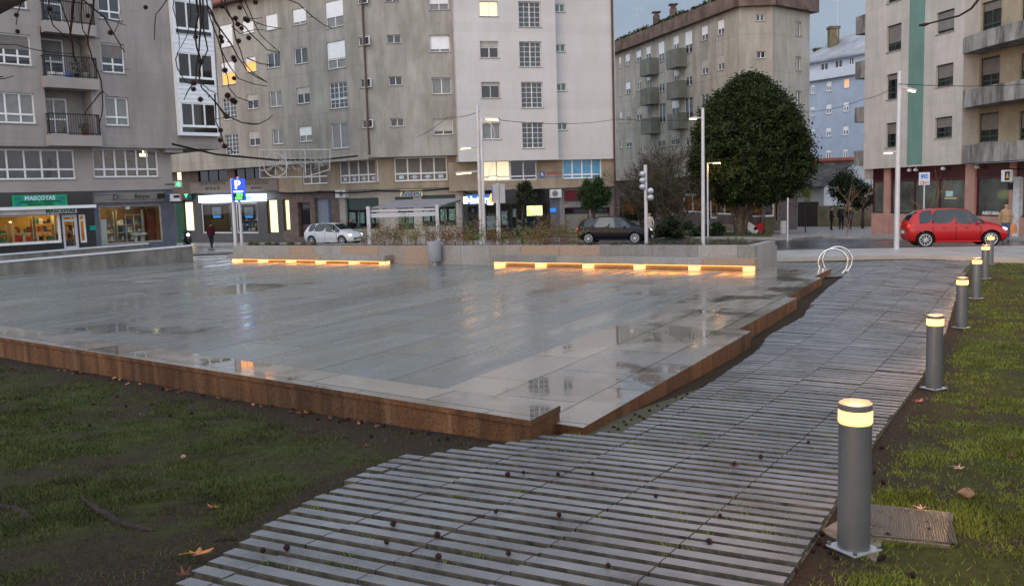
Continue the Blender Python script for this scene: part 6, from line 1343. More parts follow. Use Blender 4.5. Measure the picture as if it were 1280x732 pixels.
# street sign by the right building
t, b, tp = pole_at(1154.3, 296, 40, 1154.6, 231, 'road_sign', 'white road sign with blue pictogram in front of the right building', 'road sign', .035, .035)
a_ = pd(1147.6, 231.5, 40); c_ = pd(1161.6, 215.3, 40); cx_, cz_ = (a_.x + c_.x) / 2, (a_.z + c_.z) / 2; w_, h_ = c_.x - a_.x, c_.z - a_.z
mb = MB(); mb.box((cx_, 39.94, cz_), (w_, .03, h_)); pn = bevel(mb.build('sign_panel', mat('white_sign_face', (.55, .57, .62), .4, .04), t), .01)
M_BLP = mat('blue_pictogram', (.04, .18, .6), .4)
mb = MB()
for fx, fz, fw_, fh_ in ((-.14, .2, .36, .13), (.2, .26, .12, .2), (-.22, .08, .1, .14), (.02, .08, .1, .14), (.2, .08, .2, .1), (-.05, .32, .5, .05)): mb.box((cx_ + fx * w_, 39.922, cz_ + fz * h_), (fw_ * w_, .01, fh_ * h_))
mb.build('pictogram', M_BLP, t)
mb = MB(); q = Vector((cx_ - w_ * .2, 39.92, cz_ - h_ * .3)); mb.tube([q + Vector((math.cos(a) * .07, 0, math.sin(a) * .07)) for a in [2 * math.pi * k / 16 for k in range(17)]], .014, 5); mb.build('red_ring', M_RED, t)
Ms = Matrix(((1, 0, 0, 0), (0, 0, -1, 39.92), (0, 1, 0, 0), (0, 0, 0, 1))); text('lettering', 'GRUA', .1, at(Ms, cx_ + w_ * .14, cz_ - h_ * .3), M_RED, t)
# christmas light frame and cables
YX = 52.0
M_WIRE = mat('black_cable', (.01, .01, .011), .6)
def cable(pts, r, lab, sag=0, n=24):
    P_ = []
    for (a, b) in zip(pts[:-1], pts[1:]):
        for k in range(n): f = k / n; P_.append(a.lerp(b, f) - Vector((0, 0, sag * 4 * f * (1 - f))))
    P_.append(pts[-1]); mb = MB(); mb.tube(P_, r, 5); return tag(mb.build('overhead_cable', M_WIRE), lab, 'cable')
cable([pd(215, 180, 46.5), pd(270, 193, 49), pd(344, 200, YX), pd(400, 200, YX + 2), pd(447, 195, 57.6)], .055, 'thick black cable that carries the snowflake light frame', 0, 8)
t = thing('light_decoration', 'unlit white Christmas light frame with a snowflake in a circle, hung on the thick cable', 'light decoration', pd(368, 223, YX)); mb = MB()
c00, c10, c11, c01 = pd(325, 222.5, YX), pd(383, 221, YX), pd(412.5, 187, YX), pd(324, 187.5, YX)
M_FR = mat('white_light_tube', (.42, .43, .44), .5)
def seg(a, b, r=.03): mb.tube([a, b], r, 5)
br_c = pd(412, 212, YX)
for a, b in ((c00, c10), (c01, c11), (c00, c01), (c11, br_c), (c10, br_c), (pd(357.5, 187, YX), pd(358, 222, YX)), (pd(381, 187, YX), pd(382, 221, YX)), (pd(325, 213, YX), pd(330, 213, YX))): seg(a, b)
for k in range(14): f = k / 14; a = c01.lerp(c11, f); mb.tube([a, a - Vector((0, 0, .35 + .9 * f * 0 + .3))], .008, 4)
mb.build('frame', M_FR, t)
mb = MB(); q = pd(344.2, 206.5, YX); r0 = 14.8 * YX / 1125
for rr_ in (r0, r0 * .94): mb.tube([q + Vector((math.cos(a) * rr_, 0, math.sin(a) * rr_)) for a in [2 * math.pi * k / 32 for k in range(33)]], .022, 5)
mb.build('ring', M_FR, t); mb = MB()
for k in range(6):
    a = math.pi / 6 + k * math.pi / 3; d_ = Vector((math.cos(a), 0, math.sin(a))); mb.tube([q + d_ * .06, q + d_ * r0 * .86], .022, 5)
    for f in (.4, .62):
        for s_ in (-1, 1): e_ = Vector((math.cos(a + s_ * .75), 0, math.sin(a + s_ * .75))); mb.tube([q + d_ * r0 * f, q + d_ * r0 * f + e_ * r0 * .24], .018, 5)
mb.build('snowflake', M_FR, t); mb = MB(); 
for i in range(90):
    u_ = random.random(); x_ = 360 + 50 * u_; zt_ = 196 + 4 * u_; zb_ = 219 - 11 * u_; y_ = zt_ + (zb_ - zt_) * random.random(); a = pd(x_, y_, YX); d_ = Vector((random.gauss(0, 1), 0, random.gauss(0, 1))).normalized() * .14; mb.tube([a - d_, a + d_], .007, 3)
mb.build('light_string', M_FR, t)
cable([pd(600, 147, YP), pd(770, 149, 52), pd(985, 140, 58), pd(1080, 124, 46)], .012, 'thin grey wire from the tall lamp across to the right building', .25)
cable([pd(520, 172, 57), pd(560, 146, 46), pd(600, 139, YP)], .012, 'thin wire between the grey facade and the tall lamp', .1)
cable([pd(-60, 45, 40), pd(20, 56, 41), pd(90, 67, 44)], .02, 'thin dark wire crossing the mauve facade at left', .1)
cable([pd(1080, 124, 50), pd(1124, 105, 31), pd(1300, 104, 40)], .012, 'thin wire across the greige facade at right', .1)
cable([PGL.P(PGL.hit(345, 240, -.7)[0], PGL.hit(345, 240, -.7)[1], -.8), PGL.P(PGL.hit(400, 240, -.8)[0], PGL.hit(400, 239, -.8)[1], -.8), PGM.P(.3, PGM.hit(465, 238.5, -.8)[1], -.8), PGM.P(PGM.hit(575, 234, -.8)[0], PGM.hit(575, 234, -.8)[1], -.8), PWM.P(PWM.hit(590, 242, -.8)[0], PWM.hit(590, 242, -.8)[1], -.8)], .05, 'sagging bundle of black cables along the shop fascias', .12, 8)

# =================================================================== CARS
def split_mats(ob, names, parent):
    """one child per material of a finished mesh"""
    me = ob.data; out = []
    for mi, nm in enumerate(names):
        bm = bmesh.new(); bm.from_mesh(me); bmesh.ops.delete(bm, geom=[f for f in bm.faces if f.material_index != mi], context='FACES')
        if not bm.faces: bm.free(); continue
        for f in bm.faces: f.material_index = 0; f.smooth = True
        m2 = bpy.data.meshes.new(nm); bm.to_mesh(m2); bm.free(); m2.materials.append(me.materials[mi]); m2.set_sharp_from_angle(angle=R(38)); o = bpy.data.objects.new(nm, m2); COL.objects.link(o); o.parent = parent; out.append(o)
    bpy.data.objects.remove(ob); return out
def make_car(name, label, paint, grp=None, L=4.0, rimm=None, lights=True, tall=1.0, spokes=10):
    t = thing(name, label, 'car', (0, 0, 0), grp); k = L / 4.0
    # stations: x, zbottom, zmid, zbelt, zroof_edge, zroof, wlow, wmid, wbelt, wroof
    ST = [(-1.97, .34, .52, .74, .84, .86, .60, .70, .68, .55), (-1.90, .24, .52, .88, 1.0, 1.03, .74, .82, .78, .60), (-1.72, .2, .52, .92, 1.22, 1.26, .79, .865, .82, .60), (-1.50, .19, .52, .93, 1.37, 1.42, .80, .87, .83, .585), (-1.02, .18, .52, .92, 1.43, 1.475, .80, .87, .835, .575),
          (-.12, .17, .52, .90, 1.445, 1.49, .80, .87, .84, .58), (.42, .17, .52, .885, 1.385, 1.43, .80, .87, .84, .565), (1.02, .18, .52, .87, .97, 1.0, .80, .87, .83, .60), (1.45, .19, .5, .82, .89, .92, .79, .86, .80, .5), (1.78, .2, .48, .70, .77, .80, .74, .82, .72, .42), (1.98, .26, .46, .56, .62, .64, .58, .68, .60, .36)]
    bm = bmesh.new(); grid = []
    for (x, zb_, zm_, zbe, zre, zr, wl, wm, wb_, wr) in ST:
        x *= k; zbe *= tall if False else 1
        rowp = [(0, zb_), (wl * .8, zb_), (wl, zb_ + .06), (wm, zm_), (wm * .985, (zm_ + zbe) / 2), (wb_, zbe), (wr, zre), (wr * .6, zr - .008), (0, zr)]
        full = [(x, y, z * tall) for y, z in rowp] + [(x, -y, z * tall) for y, z in reversed(rowp[1:-1])]
        grid.append([bm.verts.new(p) for p in full])
    n = len(grid[0]); glass = []; mats_ = {}
    for i in range(len(grid) - 1):
        for j in range(n):
            f = bm.faces.new((grid[i][j], grid[i + 1][j], grid[i + 1][(j + 1) % n], grid[i][(j + 1) % n])); jj = j if j < 8 else n - 1 - j
            if jj == 5 and i in (3, 4, 5, 6): glass.append(f)
            elif jj in (6, 7) and i in (6,): glass.append(f)
            elif jj in (6, 7) and i in (1, 2): glass.append(f)
            mats_[f] = 0
    bm.faces.new(grid[0][::-1]); bm.faces.new(grid[-1])
    ws = [f for f in glass if abs(f.calc_center_median().y) < .5]; sd = [f for f in glass if f not in ws]
    r = bmesh.ops.inset_individual(bm, faces=sd, thickness=.024, depth=-.006)
    for f in sd: f.material_index = 1
    fr = [f for f in ws if f.calc_center_median().x > 0]; rr2 = [f for f in ws if f.calc_center_median().x < 0]
    for grp_ in (fr, rr2):
        bmesh.ops.inset_region(bm, faces=grp_, thickness=.05, depth=-.006)
        for f in grp_: f.material_index = 1
    cl_ = bm.edges.layers.float.new('crease_edge'); cv_ = bm.verts.layers.float.new('crease_vert')
    for v_ in bm.verts:
        if any(f.material_index == 1 for f in v_.link_faces): v_[cv_] = 1.0
    for e in bm.edges:
        ms_ = {f.material_index for f in e.link_faces}
        if 1 in ms_: e[cl_] = 1.0
        else:
            zs_ = [v_.co for v_ in e.verts]
            if any(abs(abs(v_.co.y) - .8) < .06 for v_ in e.verts) and abs(e.verts[0].co.x - e.verts[1].co.x) > .1 and .6 < e.verts[0].co.z < .95: e[cl_] = .35
    bmesh.ops.recalc_face_normals(bm, faces=bm.faces)
    me = bpy.data.meshes.new('b'); bm.to_mesh(me); bm.free(); me.materials.append(paint); me.materials.append(MATS['car_glass']); me.materials.append(MATS['tyre_rubber'])
    ob = bpy.data.objects.new('b', me); COL.objects.link(ob)
    sb = ob.modifiers.new('s', 'SUBSURF'); sb.levels = 2; sb.render_levels = 2
    wx = (-1.26 * k, 1.24 * k); wr_ = .315
    for x in wx:
        cm = MB(); Mx = Matrix.Rotation(R(90), 3, 'X'); cm.lathe([(wr_ + .045, -1.2), (wr_ + .045, 1.2)], (x, 0, wr_ + .005), 36, M=Mx); c = fixn(cm.build('cut', MATS['tyre_rubber'])); c.location = (0, 0, 0)
        c.data.transform(Matrix.Identity(4)); 
        off = Vector((x, 0, wr_ + .005)); mn = np.array([v.co for v in c.data.vertices]); ctr = (mn.min(0) + mn.max(0)) / 2
        c.data.transform(Matrix.Translation(Vector((x - ctr[0], 0 - ctr[1], wr_ + .005 - ctr[2]))))
        b_ = ob.modifiers.new('w', 'BOOLEAN'); b_.operation = 'DIFFERENCE'; b_.object = c; b_.solver = 'EXACT'
    dg = bpy.context.evaluated_depsgraph_get(); me2 = bpy.data.meshes.new_from_object(ob.evaluated_get(dg)); ob2 = bpy.data.objects.new('b2', me2); COL.objects.link(ob2)
    for o in [q for q in bpy.data.objects if q.name.startswith('cut')]: bpy.data.objects.remove(o)
    bpy.data.objects.remove(ob)
    while len(me2.materials) < 3: me2.materials.append(MATS['tyre_rubber'])
    # faces of the wheel wells: inside the cut cylinders
    for p in me2.polygons:
        for x in wx:
            d_ = math.hypot(p.center.x - x, p.center.z - wr_ - .005)
            if abs(d_ - wr_ - .045) < .012 and abs(p.normal.y) < .3: p.material_index = 2
            elif d_ < wr_ + .03 and abs(p.center.y) > .3: p.material_index = 2
    split_mats(ob2, ['body', 'windows', 'wheel_arches'], t)
    mb = MB(); mb.box((0, 0, .3), (L * .82, 1.35, .2)); mb.build('underbody', MATS['tyre_rubber'], t)
    Mx = Matrix.Rotation(R(90), 3, 'X')
    for x in wx:
        for s_ in (-1, 1):
            c = Vector((x, s_ * .755, wr_)); mb = MB(); N = 36; prof = [(.2, -.095), (.285, -.1), (.31, -.075), (.315, 0), (.31, .075), (.285, .1), (.2, .095)]
            mb.lathe(prof, c, N, M=Mx); w = mb.build('wheel', MATS['tyre_rubber'], t, angle=40)
            mb = MB(); o_ = s_ * .088; q = lambda a, r: c + Vector((math.cos(a) * r, o_, math.sin(a) * r))
            mb.tube([q(a, .212) for a in [2 * math.pi * z / 30 for z in range(31)]], .016, 6)
            for z in range(spokes): a = 2 * math.pi * z / spokes; mb.tube([q(a, .03), q(a + .12, .2)], [.02, .013], 5)
            mb.lathe([(.045, -.012), (.045, .012)], c + Vector((0, o_, 0)), 14, M=Mx); mb.build('rim', rimm or M_ALU, w)
            mb = MB(); mb.lathe([(.205, -.01), (.205, .0)], c + Vector((0, s_ * .04, 0)), 24, M=Mx); mb.build('brake_disc', MATS['tyre_rubber'], w)
    for s_ in (-1, 1):
        mb = MB(); mb.blob((1.70 * k, s_ * .60, .665 * tall), 1, 0, 0, 2, (.2, .13, .075)); mb.build('headlight', emitm('headlight_on', (1, .93, .78), 2.5) if lights else M_ALU, t, smooth=True)
        mb = MB(); mb.blob((-1.86 * k, s_ * .70, .82 * tall), 1, 0, 0, 2, (.09, .1, .1)); mb.build('tail_light', emitm('tail_red', (.8, .02, .02), .8), t, smooth=True)
        mb = MB(); mb.blob((.72 * k, s_ * .93, .93 * tall), 1, 0, 0, 2, (.07, .09, .06)); mb.build('wing_mirror', paint, t, smooth=True)
        for x in (-.55, .32): mb = MB(); mb.box((x * k, s_ * .868, .76 * tall), (.16, .03, .03)); bevel(mb.build('door_handle', paint, t), .008)
        mb = MB(); mb.box((0, s_ * .815, .24), (1.75 * k, .05, .06)); bevel(mb.build('side_skirt', paint, t), .015)
        sm_ = MB()
        for x in (-.98, -.1, .84):
            sm_.box((x * k, s_ * .869, .56 * tall), (.012, .012, .52))
        sm_.box((-.1 * k, s_ * .862, .3), (1.8 * k, .012, .012)) if False else None
        sm_.build('door_seam', MATS['tyre_rubber'], t)
    mb = MB(); mb.box((1.975 * k, 0, .42 * tall), (.06, .9, .12)); bevel(mb.build('grille', MATS['tyre_rubber'], t), .02)
    mb = MB(); mb.box((2.01 * k, 0, .36), (.02, .5, .1)); mb.build('number_plate', M_PLW, t)
    mb = MB(); mb.box((-1.985 * k, 0, .6), (.02, .5, .11)); mb.build('number_plate', M_PLW, t)
    return t
mat('tyre_rubber', (.012, .012, .013), .6, .2, 8); glassm('car_glass', (.02, .03, .035), .03)
def paintm(nm, col, metal=0.0, coat=.35, spec=.35):
    mt = mat(nm, col, .3, .05, 2, metal=metal, spec=spec); b = mt.node_tree.nodes['Principled BSDF']; b.inputs['Coat Weight'].default_value = coat; b.inputs['Coat Roughness'].default_value = .04; return mt
def place(t, p, az, dz=.03): t.location = (p.x, p.y, p.z + dz); t.rotation_euler = (0, 0, R(90 - az))
c = make_car('parked_car', 'red five door hatchback with its headlights on, in the wet road at right', paintm('red_paint', (.42, .006, .008)), L=3.72, spokes=10, rimm=mat('pale_rim', (.6, .6, .6), .3, .05, metal=.6), tall=1.02)
c.name = 'red_hatchback'; p = pg(1181, 309.5); p = pd(1191, 300, 35.4); p.z = G(p.x, p.y); place(c, p, 103)
c = make_car('hatchback', 'dark navy hatchback with headlights on, passing behind the planter', paintm('navy_paint', (.003, .004, .009), coat=.12, spec=.15), L=4.15, tall=1.0)
p = pd(769, 300, 50); p.z = G(p.x, p.y); place(c, p, 110)
c = make_car('hatchback', 'white hatchback with headlights on, partly hidden by the red stemmed shrubs', paintm('white_paint', (.7, .72, .74)), L=4.05, tall=1.0)
p = pd(418, 300, 61); p.z = G(p.x, p.y); place(c, p, 117)
# scooter by the pharmacy corner
def scooter(p, az):
    t = thing('scooter', 'dark motor scooter with its headlight on at the corner of the mauve building', 'scooter', (0, 0, 0)); Mx = Matrix.Rotation(R(90), 3, 'X'); bm_m = mat('black_plastic', (.015, .015, .017), .35, .1)
    for x in (-.6, .62): mb = MB(); mb.tube([Vector((x + math.cos(a) * .2, 0, .26 + math.sin(a) * .2)) for a in [2 * math.pi * z / 20 for z in range(21)]], .055, 8); mb.build('wheel', MATS['tyre_rubber'], t, smooth=True)
    mb = MB(); mb.blob((-.42, 0, .62), 1, .02, 0, 2, (.42, .16, .2)); mb.blob((.45, 0, .62), 1, .02, 0, 2, (.12, .2, .36)); mb.blob((0, 0, .36), 1, 0, 0, 2, (.4, .14, .1)); mb.build('bodywork', bm_m, t, smooth=True)
    mb = MB(); mb.blob((-.35, 0, .82), 1, 0, 0, 2, (.36, .14, .07)); mb.build('seat', M_TXTD, t, smooth=True)
    mb = MB(); mb.tube([(.6, 0, .3), (.42, 0, 1.0)], .035, 8); mb.tube([(.4, -.32, 1.08), (.44, 0, 1.0), (.4, .32, 1.08)], .02, 6); mb.build('handlebar', bm_m, t)
    mb = MB(); mb.blob((.56, 0, .9), 1, 0, 0, 2, (.06, .09, .08)); mb.build('headlight', emitm('scooter_light', (.9, .9, 1), 9), t, smooth=True)
    place(t, p, az)
p = pd(233, 295, 52.0); p.z = G(p.x, p.y) + .1; scooter(p, 150)

# =================================================================== PEOPLE
def person(p, az, h, lab, top, bottom, skin=None, hair=None, pose='stand', arms=(0, 0), bulk=1.0, hairlen=0, coat=.0, stride=0.0, hand_fwd=(0, 0), shoes=None):
    """standing or walking figure; local +x is forward"""
    skin = skin or mat('skin', (.42, .25, .18), .6, .05); hair = hair or mat('dark_hair', (.02, .014, .01), .6, .2, 30); shoes = shoes or M_TXTD
    t = thing('person', lab, 'person', (0, 0, 0)); H = h
    V = []; Ed = []; Rd = []
    def v(x, y, z, r, r2=None): V.append((x * H, y * H, z * H)); Rd.append((r * H, (r2 or r) * H)); return len(V) - 1
    pel = v(0, 0, .525, .062 * bulk, .085 * bulk); wa = v(0, 0, .60, .056 * bulk, .075 * bulk); ch = v(.0, 0, .71, .066 * bulk, .092 * bulk); sh = v(0, 0, .79, .05 * bulk, .07 * bulk); nk = v(.005, 0, .845, .03); hd0 = v(.012, 0, .885, .043, .04); hd1 = v(.014, 0, .935, .054, .045); hd2 = v(.008, 0, .975, .04, .036)
    for a, b in zip((pel, wa, ch, sh, nk, hd0, hd1), (wa, ch, sh, nk, hd0, hd1, hd2)): Ed.append((a, b))
    for s_, sw, hf in ((1, arms[0], hand_fwd[0]), (-1, arms[1], hand_fwd[1])):
        s0 = v(0, s_ * .095, .795, .038 * bulk); e0 = v(sw * .5 * .16 + hf * .0, s_ * (.125 + .02 * bulk), .64, .03 * bulk); e1 = v(sw * .16 + hf * .13, s_ * (.13 + .0 * hf), .51 + hf * .1, .021); hnd = v(sw * .16 + hf * .16, s_ * .128, .46 + hf * .12, .018, .024)
        Ed += [(sh, s0), (s0, e0), (e0, e1), (e1, hnd)]
        # fingers as separate short chains rooted in the palm
    for s_, st in ((1, stride), (-1, -stride)):
        hp_ = v(0, s_ * .05, .49, .058 * bulk); kn = v(st * .5 + .012, s_ * .052, .275, .04); an = v(st - .01 - (.03 if st < 0 else 0), s_ * .052, .05 + (.02 if st < 0 else 0), .025); toe = v(st + .065, s_ * .06, .022, .02, .028); hl = v(st - .03, s_ * .052, .028, .02)
        Ed += [(pel, hp_), (hp_, kn), (kn, an), (an, toe), (an, hl)]
    me = bpy.data.meshes.new('p'); me.from_pydata(V, Ed, []); ob = bpy.data.objects.new('p', me); COL.objects.link(ob)
    sk = ob.modifiers.new('k', 'SKIN'); sb = ob.modifiers.new('s', 'SUBSURF'); sb.levels = 1; sb.render_levels = 1
    for i, (a, b) in enumerate(Rd): me.skin_vertices[0].data[i].radius = (a, b); me.skin_vertices[0].data[i].use_root = (i == 0)
    dg = bpy.context.evaluated_depsgraph_get(); m2 = bpy.data.meshes.new_from_object(ob.evaluated_get(dg)); m2.name = 'person_body'; bpy.data.objects.remove(ob)
    m2.materials.clear()
    for q in (skin, top, bottom, shoes): m2.materials.append(q)
    for f in m2.polygons:
        x, y, z = f.center / H
        hand = z < .50 and abs(y) > .108
        f.material_index = 0 if (z > .845 or hand) else (3 if z < .05 else (2 if z < .535 - coat and abs(y) < .108 else 1)); f.use_smooth = True
    bo = bpy.data.objects.new('body', m2); COL.objects.link(bo); bo.parent = t
    # jacket: a shell round the trunk down to its hem, with collar
    mb = MB(); hem = .50 - coat; N = 20; rings = [(hem, .077 * bulk, .098 * bulk), (.56, .072 * bulk, .094 * bulk), (.63, .066 * bulk, .09 * bulk), (.72, .073 * bulk, .104 * bulk), (.79, .058 * bulk, .092 * bulk), (.822, .042 * bulk, .058 * bulk), (.845, .04, .046)]
    vs = [(math.cos(2 * math.pi * j / N) * a * H, math.sin(2 * math.pi * j / N) * b * H, z * H) for z, a, b in rings for j in range(N)]
    mb.add(vs, [(i * N + j, i * N + (j + 1) % N, (i + 1) * N + (j + 1) % N, (i + 1) * N + j) for i in range(len(rings) - 1) for j in range(N)]); mb.build('jacket', top, t, smooth=True)
    mb = MB(); c = (-.002 * H, 0, .945 * H); mb.blob(c, 1, .05, 0, 2, (.056 * H, .05 * H, .05 * H)); 
    if hairlen: mb.blob((-.022 * H, 0, .90 * H), 1, .08, 0, 2, (.035 * H, .047 * H, (.05 + hairlen) * H))
    ho = mb.build('hair', hair, t, smooth=True)
    for vtx in ho.data.vertices:   # keep the face clear
        if vtx.co.z < .95 * H and vtx.co.x > .02 * H: vtx.co.x = .02 * H - (vtx.co.x - .02 * H) * .2
    f = MB(); 
    for s_ in (-1, 1): f.blob((.062 * H, s_ * .017 * H, .935 * H), .005 * H, 0, 0, 1)
    f.build('eyes', M_TXTD, t); f = MB(); f.blob((.067 * H, 0, .922 * H), 1, 0, 0, 1, (.01 * H, .006 * H, .012 * H)); f.build('nose', skin, t)
    f = MB(); f.blob((.060 * H, 0, .904 * H), 1, 0, 0, 1, (.004 * H, .014 * H, .004 * H)); f.build('mouth', mat('lips', (.3, .1, .08), .5), t)
    for s_ in (-1, 1): f = MB(); f.blob((.006 * H, s_ * .05 * H, .93 * H), 1, 0, 0, 1, (.01 * H, .006 * H, .016 * H)); f.build('ear', skin, t)
    # hands: four fingers and a thumb each
    for s_, sw, hf in ((1, arms[0], hand_fwd[0]), (-1, arms[1], hand_fwd[1])):
        base = Vector((sw * .16 + hf * .16, s_ * .128, .46 + hf * .12)) * H; fm_ = MB()
        for k in range(4):
            o_ = Vector(((k - 1.5) * .009, 0, -.008)) * H; l = (.034, .039, .036, .028)[k] * H; fm_.tube([base + o_, base + o_ + Vector((.002 * H, -s_ * .003 * H, -l * .6)), base + o_ + Vector((.003 * H, -s_ * .009 * H, -l))], [.0048 * H, .0045 * H, .003 * H], 6)
        fm_.tube([base + Vector((.012 * H, 0, .006 * H)), base + Vector((.022 * H, -s_ * .004 * H, -.01 * H)), base + Vector((.022 * H, -s_ * .008 * H, -.022 * H))], [.006 * H, .005 * H, .0035 * H], 6)
        fm_.build('fingers', skin, t, smooth=True)
    place(t, p, az, 0.0)
    return t
def gp(x, y, Y, dz=0): p = pd(x, y, Y); p.z = G(p.x, p.y) + dz; return p
M_JEAN = mat('dark_jeans', (.03, .04, .07), .85, .2, 12); M_BLK = mat('black_cloth', (.014, .014, .017), .9, .2, 12); M_NAV = mat('navy_cloth', (.02, .025, .05), .9, .2, 12)
person(gp(265, 311, 58), 5, 1.74, 'person in a maroon hooded jacket and dark jeans walking away past the parking sign', mat('maroon_cloth', (.09, .012, .03), .85, .2, 10), M_JEAN, arms=(.3, -.3), stride=.1, bulk=1.12, shoes=M_PLW)
person(gp(1039, 295, 66, .12), 100, 1.74, 'leftmost of three waiting people, in a long black coat', M_BLK, M_BLK, arms=(.1, .1), bulk=1.05, coat=.08, hand_fwd=(.6, .6))
person(gp(1051.5, 295, 66, .12), 10, 1.84, 'tallest of three waiting people, in the middle, in black, facing away', M_BLK, M_BLK, arms=(0, .1), bulk=1.15)
person(gp(1061.8, 295, 66, .12), 200, 1.70, 'rightmost of three waiting people, in a dark navy jacket', M_NAV, M_NAV, arms=(.05, 0), bulk=1.08, coat=.05)
t_ = person(gp(1256.5, 301, 39.5, .0), 195, 1.72, 'person in a tan jacket and blue jeans walking with an orange bag at far right', mat('tan_cloth', (.36, .24, .14), .85, .2, 10), mat('blue_jeans', (.07, .12, .22), .85, .2, 12), arms=(.2, -.1), stride=.05, bulk=1.12, hairlen=.03)
b = gp(1266.5, 292, 39.3, .0); c = b + Vector((0, 0, .72)); t = thing('carrier_bag', 'orange carrier bag held by the person in the tan jacket', 'bag', c - Vector((0, 0, .35))); mb = MB()
rings = [(-.35, .13, .06), (-.2, .16, .09), (0, .14, .06), (.06, .1, .03)]; N = 14; mb.add([c + Vector((math.cos(2 * math.pi * j / N) * a, math.sin(2 * math.pi * j / N) * b_, z)) for z, a, b_ in rings for j in range(N)], [(i * N + j, i * N + (j + 1) % N, (i + 1) * N + (j + 1) % N, (i + 1) * N + j) for i in range(3) for j in range(N)] + [tuple(range(N))]); mb.build('bag_body', mat('orange_plastic', (.5, .2, .07), .5, .15, 8), t, smooth=True)
mb = MB(); mb.tube([c + Vector((-.07, 0, .05)), c + Vector((-.05, 0, .14)), c + Vector((.02, 0, .16)), c + Vector((.07, 0, .05))], .008, 5); mb.build('handle', mat('orange_plastic', (.5, .2, .07), .5), t)
person(gp(430, 296, 63.5), 140, 1.66, 'shorter person in dark olive standing behind the white car', mat('olive_cloth', (.04, .045, .03), .9, .2, 10), M_BLK, bulk=1.08)
person(gp(439, 296, 63), 190, 1.78, 'person with fair hair and dark jacket standing behind the white car', M_BLK, M_BLK, hair=mat('fair_hair', (.3, .16, .08), .6, .2, 30), hairlen=.03, bulk=1.05)
person(gp(812, 294, 54), 180, 1.7, 'person in a pale coat standing behind the nose of the navy car', mat('pale_coat', (.4, .35, .3), .85, .1, 8), M_BLK, bulk=1.05, coat=.1)
person(gp(885.5, 292, 66, .3), 120, 1.7, 'person in a dark jacket at the corner shop entrance left of the tree trunk', M_NAV, mat('light_jeans', (.25, .33, .45), .8, .1, 8), bulk=1.05)

# =================================================================== VEGETATION
def leafmat(name, c1, c2, sc=3.0):
    mt = bpy.data.materials.new(name); MATS[name] = mt; n, l, b = nodes_of(mt); g = n.new('ShaderNodeNewGeometry')
    t = n.new('ShaderNodeTexNoise'); t.inputs['Scale'].default_value = sc; t.inputs['Detail'].default_value = 5; l.new(g.outputs['Position'], t.inputs['Vector'])
    r = n.new('ShaderNodeValToRGB'); r.color_ramp.elements[0].position = .35; r.color_ramp.elements[1].position = .65; r.color_ramp.elements[0].color = (*c1, 1); r.color_ramp.elements[1].color = (*c2, 1); l.new(t.outputs[0], r.inputs[0]); l.new(r.outputs[0], b.inputs['Base Color']); b.inputs['Roughness'].default_value = .6; b.inputs['Specular IOR Level'].default_value = .15
    return mt
def leaves_mesh(name, centers, size, mt, parent, up=.3, seed=0, ratio=.5):
    rg = np.random.default_rng(seed); n = len(centers); c = np.asarray(centers, dtype=np.float64)
    a = rg.normal(size=(n, 3)); a[:, 2] = a[:, 2] * .6 + up * .2; a /= np.linalg.norm(a, axis=1)[:, None]
    b = np.cross(a, rg.normal(size=(n, 3))); b /= np.linalg.norm(b, axis=1)[:, None]
    s = (size * rg.uniform(.6, 1.3, n))[:, None]; v = np.empty((n, 4, 3)); v[:, 0] = c - a * s; v[:, 1] = c + b * s * ratio; v[:, 2] = c + a * s; v[:, 3] = c - b * s * ratio
    o = wloc(parent) if parent is not None else Vector((0, 0, 0)); v = v.reshape(-1, 3) - np.array(o)
    me = bpy.data.meshes.new(name); me.vertices.add(n * 4); me.vertices.foreach_set('co', v.ravel()); me.loops.add(n * 4); me.loops.foreach_set('vertex_index', np.arange(n * 4)); me.polygons.add(n); me.polygons.foreach_set('loop_start', np.arange(0, n * 4, 4)); me.polygons.foreach_set('loop_total', np.full(n, 4)); me.materials.append(mt); me.update(calc_edges=True)
    ob = bpy.data.objects.new(name, me); COL.objects.link(ob)
    if parent is not None: ob.parent = parent
    return ob
M_BARK = mat('grey_brown_bark', (.13, .105, .08), .9, .35, 6, bump=.8, bscale=18)
M_BARKD = mat('dark_bark', (.055, .042, .033), .9, .35, 6, bump=.8, bscale=18)
def crown(center, rad, n, seed, shape, ncl=140, clr=.16):
    """leaf positions gathered into clumps spread through a crown volume; shape(v)->radius scale for direction v"""
    rg = np.random.default_rng(seed); out = []
    per = n // ncl
    for i in range(ncl):
        d = rg.normal(size=3); d /= np.linalg.norm(d); k = shape(d); rr = rg.uniform(.0, 1) ** .28
        c = np.array(center) + d * np.array(rad) * k * rr * .93; s = clr * rg.uniform(.6, 1.35) * min(rad)
        out.append(c + rg.normal(size=(per, 3)) * s * np.array([1, 1, .75]) * .6)
    return np.vstack(out)
def trunk_branches(base, spec, mt, parent, seed=1):
    mb = MB()
    for pts, rs_ in spec: mb.tube(pts, rs_, 9)
    return mb.build('trunk', mt, parent, smooth=True)
